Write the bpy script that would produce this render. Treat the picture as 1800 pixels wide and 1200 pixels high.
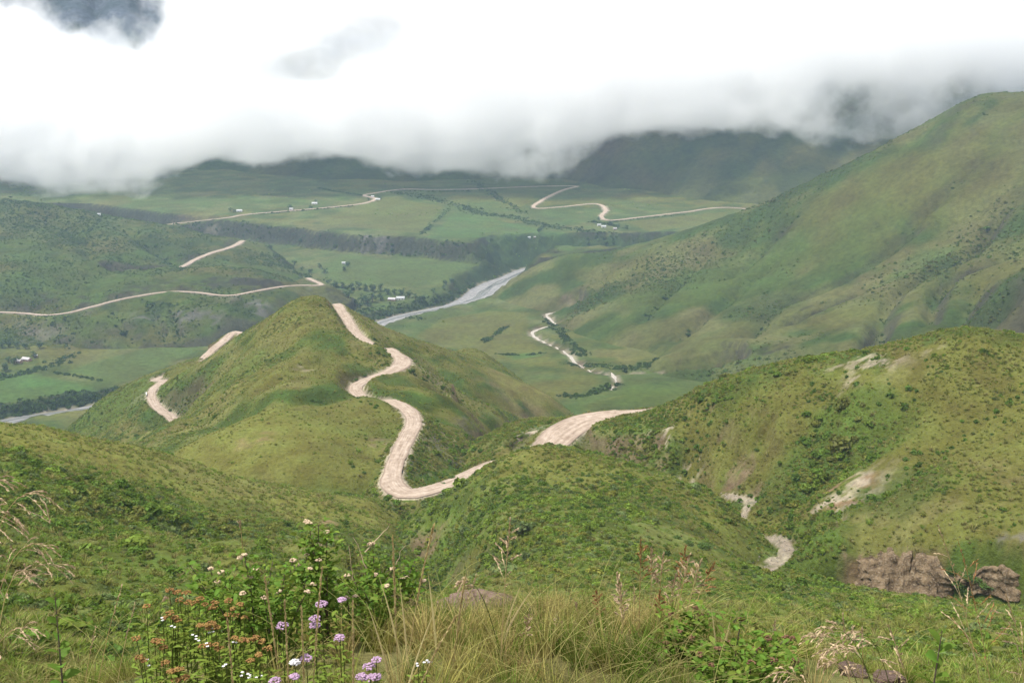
import bpy, bmesh, math, random
import numpy as np
from mathutils import Vector, Matrix, Euler

for o in list(bpy.data.objects): bpy.data.objects.remove(o, do_unlink=True)
scene = bpy.context.scene
COL = scene.collection
R = math.radians

# ---------------------------------------------------------------- camera
cam_data = bpy.data.cameras.new('camera'); cam = bpy.data.objects.new('camera', cam_data); COL.objects.link(cam)
cam_data.lens = 36.0; cam_data.sensor_width = 36.0; cam_data.clip_start = 0.05; cam_data.clip_end = 20000
cam.location = (0, 0, 0); cam.rotation_euler = (math.pi / 2 - math.atan(470 / 1800), 0, 0)
scene.camera = cam

# ---------------------------------------------------------------- sky, sun, exposure
SUN_EL, SUN_AZ = R(65), R(-98)            # azimuth from +Y (straight ahead) towards +X
world = bpy.data.worlds.new('World'); scene.world = world; world.use_nodes = True
nt = world.node_tree; N = nt.nodes; N.clear(); L = nt.links
out = N.new('ShaderNodeOutputWorld'); bg = N.new('ShaderNodeBackground'); sky = N.new('ShaderNodeTexSky')
sky.sky_type = 'NISHITA'; sky.sun_disc = False; sky.sun_elevation = SUN_EL; sky.sun_rotation = SUN_AZ
sky.altitude = 2600; sky.dust_density = 1.5
bg.inputs['Strength'].default_value = 0.1
# broken high cloud over the blue: white veil driven by noise on the view direction
tc = N.new('ShaderNodeTexCoord'); mp = N.new('ShaderNodeMapping'); mp.inputs['Scale'].default_value = (1.6, 1.6, 4.0)
no = N.new('ShaderNodeTexNoise'); no.inputs['Scale'].default_value = 1.7; no.inputs['Detail'].default_value = 6
cr = N.new('ShaderNodeMapRange'); cr.inputs[1].default_value = .30; cr.inputs[2].default_value = .62; cr.inputs[3].default_value = .45; cr.inputs[4].default_value = .95
mx = N.new('ShaderNodeMix'); mx.data_type = 'RGBA'
mx.inputs[7].default_value = (10.6, 10.6, 10.9, 1)
L.new(tc.outputs['Generated'], mp.inputs[0]); L.new(mp.outputs[0], no.inputs['Vector']); L.new(no.outputs[0], cr.inputs[0])
L.new(cr.outputs[0], mx.inputs[0]); L.new(sky.outputs[0], mx.inputs[6]); L.new(mx.outputs[2], bg.inputs[0]); L.new(bg.outputs[0], out.inputs[0])
sun_d = bpy.data.lights.new('sun', 'SUN'); sun = bpy.data.objects.new('sun', sun_d); COL.objects.link(sun)
sun_d.energy = 5.0; sun_d.angle = R(2.5); sun_d.color = (1, .965, .9)
sd = Vector((math.sin(SUN_AZ) * math.cos(SUN_EL), math.cos(SUN_AZ) * math.cos(SUN_EL), math.sin(SUN_EL)))
sun.rotation_euler = sd.to_track_quat('Z', 'Y').to_euler()
vs = scene.view_settings; vs.view_transform = 'Standard'; vs.look = 'None'; vs.gamma = 1; vs.use_curve_mapping = False; vs.exposure = 0.35
scene.render.engine = 'CYCLES'
cy = scene.cycles
cy.use_denoising = True; cy.denoiser = 'OPENIMAGEDENOISE'
cy.use_adaptive_sampling = True; cy.adaptive_threshold = .02
cy.max_bounces = 18; cy.diffuse_bounces = 2; cy.glossy_bounces = 2; cy.transmission_bounces = 3; cy.transparent_max_bounces = 8; cy.volume_bounces = 16
cy.caustics_reflective = False; cy.caustics_refractive = False

LAND = {
  'near': {'pts':[[-8,-8,-1.2],[8,-8,-1],[0,-8,-0.9],[0,0,-1.55],[-5,0,-1.9],[5,0,-1.8],[0,2.5,-1.85],[-2,2.5,-2],[2,2.5,-2],[0,4.5,-2.65],[-1.6,4.5,-2.9],[2.2,4.5,-3],[0,7,-4],[-1.5,7,-4.7],[2,7,-4.75],[0.6,9.5,-5.65],[-1.8,9.5,-7],[2.6,9,-6.6],[-4.5,4.5,-3.9],[4.5,4.5,-3.7],[-5,8,-6.6],[5.5,8,-7],[0,13,-9.2],[-5,13,-11],[6,13,-11.5],[0,22,-19],[-8,22,-21],[9,22,-19.5],[-12,4,-5.5],[12,4,-5.2],[-12,12,-12.5],[13,12,-11],[-12,-8,-2],[12,-8,-2],[0,-30,4],[-25,-30,3],[25,-30,3],[-25,0,-4],[25,0,-3],[0,30,-28],[-20,25,-26],[20,25,-24]],'c':1.5,'poly':None,'fall':0.8,'noise':[[0.22,2.2,4,1],[0.08,0.5,3,2]],'rill':None,'bounds':[-24,24,-30,30],'res':0.16},
  'spur': {'pts':[[9.56,270.0,-101.3],[16.07,272.0,-102.9],[31.77,268.0,-105.3],[46.83,262.0,-108.7],[56.51,255.0,-111.6],[58.85,238.0,-111.1],[57.01,215.0,-110.3],[0,266.0,-102.0],[-6.22,262.0,-104.1],[-17.61,268.0,-114.0],[-26.66,278.0,-122.5],[0,235.0,-100.5],[13.86,232.0,-99.27],[27.53,230.0,-99.89],[38.84,215.0,-98.95],[-6.18,205.0,-95.69],[11.37,188.0,-90.23],[28.06,185.0,-91.23],[45.03,195.0,-97.46],[-16,230.0,-110.4],[-12.19,200.0,-102.6],[0,150.0,-77.97],[13.3,145.0,-76.35],[27.6,150.0,-81],[49.68,180.0,-97.2],[68.65,212.0,-110.9],[75.38,205.0,-110.0],[87.15,203.0,-109.6],[97.27,198.0,-108.0],[104.1,188.0,-104.1],[59.15,160.0,-89.67],[67.12,145.0,-82.26],[73.43,135.0,-77.51],[0,95,-53.89],[16.72,90,-52.29],[31.72,85,-51.16],[39.78,75,-46.18],[0,30,-22.5],[-30,30,-25],[30,30,-23],[60,30,-26],[0,60,-38],[40,60,-39],[90,60,-41],[0,14,-11.5],[-20,14,-14],[20,14,-12.5],[130.0,130.0,-78],[150.0,185.0,-106.0],[120.0,225.0,-122.0],[80,245.0,-128.0],[66,270.0,-132.0],[0,310.0,-128.0],[40,310.0,-132.0],[75,290.0,-132.0],[-25,305.0,-142.0],[-60,270.0,-146.0],[-60,220.0,-126.0],[-50,180.0,-112.0],[-45,120.0,-84],[-35,80,-56],[20,350.0,-152.0],[60,330.0,-150.0]],'c':9,'poly':[[-60,5],[80,5],[190.0,90],[210.0,240.0],[120.0,262.0],[80,300.0],[20,330.0],[-45,320.0],[-70,240.0],[-60,120.0]],'fall':0.7,'noise':[[3,34,3,3],[1.7,11,3,4],[0.7,3.5,2,5]],'rill':None,'bounds':[-95,235,10,365],'res':0.9},
  'left_hill': {'pts':[[-124.8,222.0,-76.11],[-121.4,230.0,-80.27],[-110.9,245.0,-88.09],[-101.3,268.0,-101.9],[-79.15,283.0,-116.0],[-51.63,288.0,-123.2],[-36.46,290.0,-126.3],[-90.37,158.0,-65.58],[-88.47,165.0,-68.48],[-79.24,190.0,-78.86],[-67.33,225.0,-97.72],[-50.43,240.0,-107.3],[-35.43,235.0,-109.7],[-66.78,115.0,-55.19],[-65.33,120.0,-57.59],[-57.16,135.0,-64.79],[-48.47,160.0,-77.84],[-37.22,175.0,-87.46],[-27.05,212.0,-106.0],[-23.05,238.0,-115.0],[-29.86,284.0,-127.9],[-46.99,85,-46.48],[-39.62,92,-50.93],[-33.84,110.0,-60.9],[-22.15,120.0,-66.43],[-18.4,150.0,-81],[-28.45,48,-29.56],[-28.08,50,-30.79],[-22.46,60,-36.95],[-13.08,70,-42.62],[-20,14,-12.5],[-50,14,-14],[-40,30,-25],[0,40,-36],[10,80,-72],[-5,140.0,-108.0],[5,200.0,-130.0],[10,260.0,-142.0],[-10,300.0,-140.0],[-40,340.0,-150.0],[-90,340.0,-150.0],[-150.0,320.0,-138.0],[-140.0,300.0,-118.0],[-200.0,290.0,-122.0],[-190.0,330.0,-150.0],[-120.0,350.0,-158.0],[-260.0,250.0,-96],[-260.0,300.0,-140.0],[-230.0,180.0,-70],[-160.0,100.0,-52],[-110.0,50,-33]],'c':10,'poly':[[-50,8],[10,20],[5,120.0],[0,220.0],[-5,300.0],[-60,320.0],[-130.0,300.0],[-280.0,270.0],[-280.0,80],[-130.0,10]],'fall':0.6,'noise':[[3.2,30,3,6],[1.9,9,3,7],[0.8,3.2,2,8]],'rill':None,'bounds':[-300,30,8,350],'res':0.9},
  'right_hill': {'pts':[[132.8,290.0,-72.29],[146.6,284.0,-72.81],[157.9,275.0,-71.81],[118.5,295.0,-76.5],[103.8,300.0,-83.16],[88.16,305.0,-88.2],[64.16,315.0,-99.68],[53.93,330.0,-108.5],[47.89,344.0,-116.2],[50.36,318.0,-111.0],[41.09,303.0,-112.3],[68.66,292.0,-104.6],[80.83,275.0,-98.54],[92.41,262.0,-93.88],[108.0,245.0,-87.79],[121.6,235.0,-84.2],[132.3,225.0,-80.62],[49.9,300.0,-120.7],[63.32,272.0,-115.0],[68.07,252.0,-112.7],[69.46,230.0,-108.9],[66.05,222.0,-110.2],[83.31,232.0,-100.8],[96.51,215.0,-93.38],[110.1,209.0,-90.77],[119.1,199.0,-86.43],[77.06,212.0,-103.1],[92.31,203.0,-99.43],[103.0,193.0,-94.54],[112.2,185.0,-90.62],[67.51,213.0,-109.3],[71.24,213.0,-107.2],[36.81,330.0,-116.6],[34.1,322.0,-116.4],[28.43,334.0,-118.0],[20.25,345.0,-121.5],[12.18,345.0,-124.7],[3.11,352.0,-127.2],[-3.96,335.0,-127.4],[33.89,362.0,-122.5],[21.43,366.0,-125.5],[6.77,385.0,-133.2],[0,320.0,-128.0],[-20,340.0,-138.0],[20,400.0,-152.0],[60,400.0,-140.0],[110.0,390.0,-130.0],[150.0,370.0,-128.0],[200.0,350.0,-118.0],[200.0,420.0,-165.0],[120.0,450.0,-172.0],[50,450.0,-175.0],[280.0,350.0,-115.0],[300.0,420.0,-160.0],[40,292.0,-136.0],[48,264.0,-134.0],[50,238.0,-130.0],[52,222.0,-124.0]],'c':9,'poly':[[-20,345.0],[0,322.0],[18.4,312.0],[35.5,300.0],[49.7,288.0],[60.8,268.0],[61.4,256.0],[62.7,242.0],[65.5,228.0],[63.1,221.0],[69.8,212.0],[73.2,211.0],[76.6,210.0],[83.4,208.0],[92.9,204.0],[99.7,200.0],[105.7,193.0],[112.8,185.0],[128.0,175.0],[340.0,200.0],[340.0,420.0],[200.0,400.0],[110.0,420.0],[30,420.0],[-20,400.0]],'fall':2.2,'noise':[[2.8,36,3,9],[1.6,10,3,10],[0.7,3.3,2,11]],'rill':None,'bounds':[-50,345,180,470],'res':0.85},
  'centre_hill': {'pts':[[-116.9,580.0,-124.6],[-125.2,572.0,-125.8],[-121.0,576.0,-124.7],[-111.7,582.0,-125.7],[-107.6,588.0,-128.7],[-107.0,520.0,-126.6],[-134.3,560.0,-133.0],[-98.01,460.0,-125.6],[-92.95,400.0,-123.7],[-93.63,355.0,-122.8],[-90.19,325.0,-122.5],[-111.8,345.0,-126.8],[-63.94,318.0,-121.9],[-69.04,395.0,-126.9],[-51.73,352.0,-126.1],[-46.34,326.0,-127.0],[-39.66,310.0,-127.1],[-78.83,455.0,-129.7],[-71.92,480.0,-132.5],[-57.07,400.0,-127.8],[-62.19,408.0,-128.6],[-50.26,392.0,-126.4],[-66.14,496.0,-131.6],[-71.74,510.0,-133.2],[-34.16,376.0,-130.1],[-28.6,346.0,-130.5],[-30.25,318.0,-128.9],[-28.13,400.0,-138.4],[-35.02,430.0,-135.6],[-48.87,420.0,-132.4],[-48.17,462.0,-137.2],[-46.27,500.0,-145.5],[-75.68,550.0,-140.3],[-95.69,610.0,-143.1],[-107.9,632.0,-142.7],[-68.9,600.0,-156.7],[-51.59,690.0,-185.1],[-29.79,740.0,-198.5],[0,690.0,-204.1],[29.4,630.0,-205.5],[-32.53,560.0,-173.1],[-6.19,530.0,-176.8],[-13.77,470.0,-162.6],[-14.29,405.0,-146.4],[-20.7,350.0,-134.2],[-18,382.0,-140.4],[5.86,500.0,-171.4],[-172.5,640.0,-163.3],[-203.3,640.0,-182.4],[-194.9,555.0,-188.6],[-221.7,600.0,-189.1],[-208.8,634.0,-181.4],[-213.4,627.0,-184.0],[-281.1,690.0,-218.3],[-310.2,680.0,-240.3],[-229.0,740.0,-207.0],[-262.0,715.0,-218.0],[-187.4,565.0,-178.8],[-125.7,432.0,-136.7],[-133.9,445.0,-141.6],[-149.3,440.0,-149.2],[-123.2,455.0,-137.6],[-116.8,470.0,-135.4],[-142.0,402.0,-146.6],[-161.9,560.0,-162.3],[-212.7,540.0,-194.2],[-123.8,368.0,-138.8],[-136.4,372.0,-143.1],[-128.2,405.0,-140.1],[-120.0,680.0,-176.0],[-60,720.0,-200.0],[-120.0,800.0,-285.0],[0,820.0,-280.0],[-220.0,800.0,-275.0],[-330.0,800.0,-320.0],[-330.0,720.0,-285.0],[-380.0,640.0,-290.0],[-330.0,560.0,-270.0],[-260.0,480.0,-225.0],[-200.0,400.0,-178.0],[-170.0,350.0,-158.0],[70,820.0,-285.0],[60,700.0,-262.0],[120.0,640.0,-262.0],[50,560.0,-215.0],[30,500.0,-190.0],[20,430.0,-165.0],[0,380.0,-150.0],[-10,340.0,-138.0],[-40,300.0,-134.0],[-80,290.0,-134.0],[-130.0,300.0,-138.0],[40,600.0,-225.0]],'c':12,'poly':[[-20,290.0],[-10,380.0],[30,500.0],[80,620.0],[90,780.0],[-80,760.0],[-200.0,790.0],[-320.0,740.0],[-370.0,640.0],[-300.0,470.0],[-200.0,340.0],[-90,290.0]],'fall':0.6,'noise':[[3,60,3,12],[1.5,18,3,13],[0.8,5,2,14]],'rill':[2.4,9,-0.55,7],'bounds':[-400,150,270,860],'res':1.6},
  'right_mountain': {'pts':[[-25.51,1500.0,-314.3],[26.04,1540.0,-285.5],[93.89,1520.0,-260.1],[186.9,1450.0,-237.5],[261.6,1420.0,-208.6],[364.2,1400.0,-158.9],[454.5,1380.0,-111.4],[514.8,1350.0,-69.02],[580.3,1310.0,-25.34],[621.7,1280.0,-19.38],[668.4,1240.0,-12.93],[742.3,1200.0,-3.12],[80.37,1420.0,-287.7],[150.6,1330.0,-269.5],[47.1,1380.0,-307.6],[74.11,1300.0,-301.1],[193.5,1130.0,-268.4],[218.4,1290.0,-246.5],[226.2,985.0,-257.2],[325.4,1150.0,-233.0],[286.3,1000.0,-249.3],[412.8,1130.0,-196.6],[345.1,930.0,-220.9],[491.0,1100.0,-160.3],[408.7,900.0,-192.8],[554.6,1120.0,-101.4],[480.5,950.0,-165.3],[411.0,800.0,-190.0],[473.8,1230.0,-111.3],[298.1,1330.0,-216.3],[147.1,1020.0,-284.6],[236.9,935.0,-255.3],[185.2,915.0,-266.3],[278.7,880.0,-240.2],[556.6,950.0,-138.5],[464.9,780.0,-167.1],[647.1,980.0,-88.7],[1100.0,700.0,-120.0],[900.0,560.0,-190.0],[650.0,620.0,-230.0],[1300.0,900.0,-30],[1400.0,1200.0,-20],[480.0,760.0,-262.0],[-60,1560.0,-345.0],[100.0,1700.0,-340.0],[300.0,1680.0,-310.0],[600.0,1650.0,-260.0],[900.0,1560.0,-200.0],[1200.0,1500.0,-160.0],[-40,1440.0,-338.0],[40,1330.0,-322.0],[130.0,1050.0,-305.0],[1500.0,1500.0,-150.0],[1600.0,900.0,-60]],'c':30,'poly':[[-60,1520.0],[10,1420.0],[70,1260.0],[150.0,1010.0],[330.0,850.0],[480.0,720.0],[700.0,560.0],[1000.0,500.0],[1650.0,700.0],[1650.0,1600.0],[900.0,1680.0],[200.0,1680.0]],'fall':0.35,'noise':[[10,130,4,15],[3.6,40,3,16],[2,14,2,17]],'rill':[6,24,0.62,9],'bounds':[-120,1500,540,1820],'res':5},
  'left_ridge': {'pts':[[-976.0,1680.0,-188.9],[-847.3,1700.0,-196.8],[-796.0,1710.0,-202.6],[-716.5,1720.0,-219.1],[-573.9,1715.0,-246.2],[-459.4,1710.0,-269.4],[-746.4,1480.0,-240.7],[-853.1,1450.0,-235.8],[-714.2,1600.0,-233.2],[-611.0,1560.0,-244.9],[-535.3,1590.0,-267.6],[-599.3,1420.0,-255.2],[-513.6,1400.0,-267.6],[-478.6,1490.0,-276.2],[-606.7,1340.0,-271.5],[-662.2,1300.0,-263.4],[-766.6,1290.0,-261.4],[-648.8,1265.0,-291.6],[-586.9,1255.0,-292.9],[-531.6,1262.0,-285.0],[-446.3,1290.0,-271.8],[-368.9,1300.0,-277.7],[-312.3,1345.0,-275.6],[-291.9,1375.0,-279.4],[-422.0,1440.0,-267.0],[-368.5,1420.0,-269.8],[-340.2,1400.0,-275.6],[-425.9,1370.0,-269.7],[-627.0,1215.0,-310.1],[-552.7,1205.0,-307.5],[-481.6,1200.0,-306.2],[-417.1,1215.0,-299.3],[-353.9,1240.0,-294.5],[-308.4,1290.0,-291.3],[-743.3,1240.0,-294.5],[-250.0,1395.0,-318.0],[-260.0,1550.0,-322.0],[-300.0,1750.0,-315.0],[-500.0,1850.0,-300.0],[-800.0,1850.0,-260.0],[-1150.0,1850.0,-225.0],[-280.0,1250.0,-336.0],[-400.0,1160.0,-336.0],[-600.0,1120.0,-336.0],[-850.0,1130.0,-336.0],[-1200.0,1200.0,-320.0],[-1200.0,1500.0,-240.0],[-1200.0,1700.0,-190.0]],'c':22,'poly':[[-1500.0,1190.0],[-560.0,1180.0],[-400.0,1190.0],[-280.0,1290.0],[-270.0,1420.0],[-330.0,1560.0],[-420.0,1740.0],[-900.0,1840.0],[-1500.0,1840.0]],'fall':0.5,'noise':[[10,90,4,18],[5,28,3,19],[1.5,9,2,20]],'rill':[3,18,1.5,8],'bounds':[-1500,-220,1100,1875],'res':4.5},
  'floor': {'pts':[[-1800.0,1000.0,-300.0],[-1200.0,1050.0,-318.0],[-700.0,1000.0,-318.0],[-450.0,1050.0,-318.0],[-450.0,1200.0,-317.0],[-300.0,1350.0,-320.0],[-600.0,1350.0,-312.0],[-200.0,1500.0,-316.0],[-300.0,1650.0,-308.0],[-100.0,1650.0,-308.0],[0,1750.0,-309.0],[-50,1420.0,-322.0],[-350.0,900.0,-322.0],[-600.0,850.0,-322.0],[-1000.0,800.0,-318.0],[-200.0,850.0,-312.0],[-100.0,1000.0,-306.0],[0,1200.0,-312.0],[50,1350.0,-314.0],[0,900.0,-290.0],[60,1050.0,-296.0],[100.0,870.0,-277.0],[140.0,980.0,-288.0],[250.0,840.0,-268.0],[250.0,980.0,-285.0],[450.0,780.0,-252.0],[700.0,600.0,-235.0],[0,700.0,-285.0],[150.0,650.0,-258.0],[-300.0,600.0,-310.0],[-700.0,600.0,-310.0],[0,500.0,-270.0],[-400.0,300.0,-300.0],[300.0,450.0,-235.0],[700.0,300.0,-200.0],[-1800.0,1500.0,-290.0],[-1800.0,1900.0,-300.0],[-900.0,1900.0,-312.0],[-500.0,1900.0,-311.0],[0,1900.0,-311.0],[500.0,1900.0,-311.0],[1800.0,1900.0,-300.0],[1800.0,1500.0,-300.0],[600.0,1600.0,-318.0],[-1800.0,2200.0,-296.0],[-900.0,2200.0,-298.0],[-400.0,2200.0,-300.0],[0,2200.0,-303.0],[400.0,2150.0,-303.0],[900.0,2100.0,-305.0],[0,2500.0,-292.0],[-600.0,2500.0,-286.0],[-1200.0,2500.0,-280.0],[600.0,2500.0,-295.0],[-600.0,2900.0,-268.0],[0,2900.0,-275.0],[-2500.0,2500.0,-270.0],[2500.0,2500.0,-290.0]],'c':60,'poly':None,'fall':0.8,'noise':[[5,160,4,21],[1.6,30,3,22]],'rill':None,'bounds':[-1900,1900,380,2790],'res':7},
  'range': {'pts':[[-2600.0,2600.0,-240.0],[-1400.0,2640.0,-236.0],[-700.0,2640.0,-240.0],[-350.0,2640.0,-242.0],[-100.0,2620.0,-246.0],[60,2640.0,-252.0],[160.0,2580.0,-260.0],[300.0,2420.0,-268.0],[480.0,2200.0,-272.0],[700.0,2100.0,-275.0],[1200.0,2000.0,-270.0],[2600.0,1950.0,-260.0],[300.0,2600.0,-140.0],[500.0,2500.0,-120.0],[700.0,2450.0,-90],[1000.0,2400.0,-60],[1600.0,2350.0,-20],[2600.0,2300.0,0],[160.0,2800.0,-120.0],[0,2800.0,-190.0],[-300.0,2850.0,-180.0],[-560.0,2800.0,-172.0],[-560.0,2700.0,-215.0],[-300.0,2720.0,-215.0],[-900.0,2820.0,-190.0],[-1400.0,2850.0,-160.0],[-2600.0,2850.0,-150.0],[0,3200.0,0],[-600.0,3200.0,-10],[-1200.0,3200.0,40],[-2000.0,3200.0,60],[600.0,3000.0,120.0],[1200.0,2900.0,180.0],[2600.0,2900.0,220.0],[-2600.0,3300.0,100.0],[-1500.0,3900.0,420.0],[-1000.0,4000.0,460.0],[-500.0,4000.0,380.0],[300.0,3900.0,380.0],[1200.0,3800.0,420.0],[2600.0,3800.0,480.0],[-2600.0,4000.0,460.0],[-1500.0,4600.0,700.0],[-700.0,4700.0,760.0],[300.0,4700.0,640.0],[1500.0,4600.0,660.0],[3000.0,4600.0,700.0],[-3000.0,4600.0,680.0],[-1400.0,2450.0,-330.0],[-600.0,2450.0,-340.0],[0,2400.0,-345.0],[300.0,2150.0,-350.0],[700.0,1950.0,-345.0],[1500.0,1880.0,-330.0],[-2600.0,2400.0,-320.0]],'c':40,'poly':None,'fall':0.8,'noise':[[70,420,5,24],[14,90,3,25]],'rill':[42,150,0.35,7],'bounds':[-3000,3000,1890,4900],'res':14},
}
SCARPS = [
  {'line':[[-2600.0,2250.0,0,1],[-909.7,2182.3,0,1],[-778.0,2118.8,0,1],[-648.5,2042.3,0,1],[-516.7,1971.0,0,1],[-426.9,1911.5,0,1],[-353.9,1862.2,0,1],[-262.3,1802.3,0,1],[-199.7,1783.2,0,1],[-159.2,1776.9,0,1],[-96.6,1722.1,0,1],[-47.2,1681.6,0,1],[18.1,1606.0,0,1],[72,1600.9,0,1],[151.0,1681.6,0,1],[222.8,1728.0,0,1],[500.0,1760.0,0,1],[2600.0,1760.0,0,1]],'w':9,'h':30},
]
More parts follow.
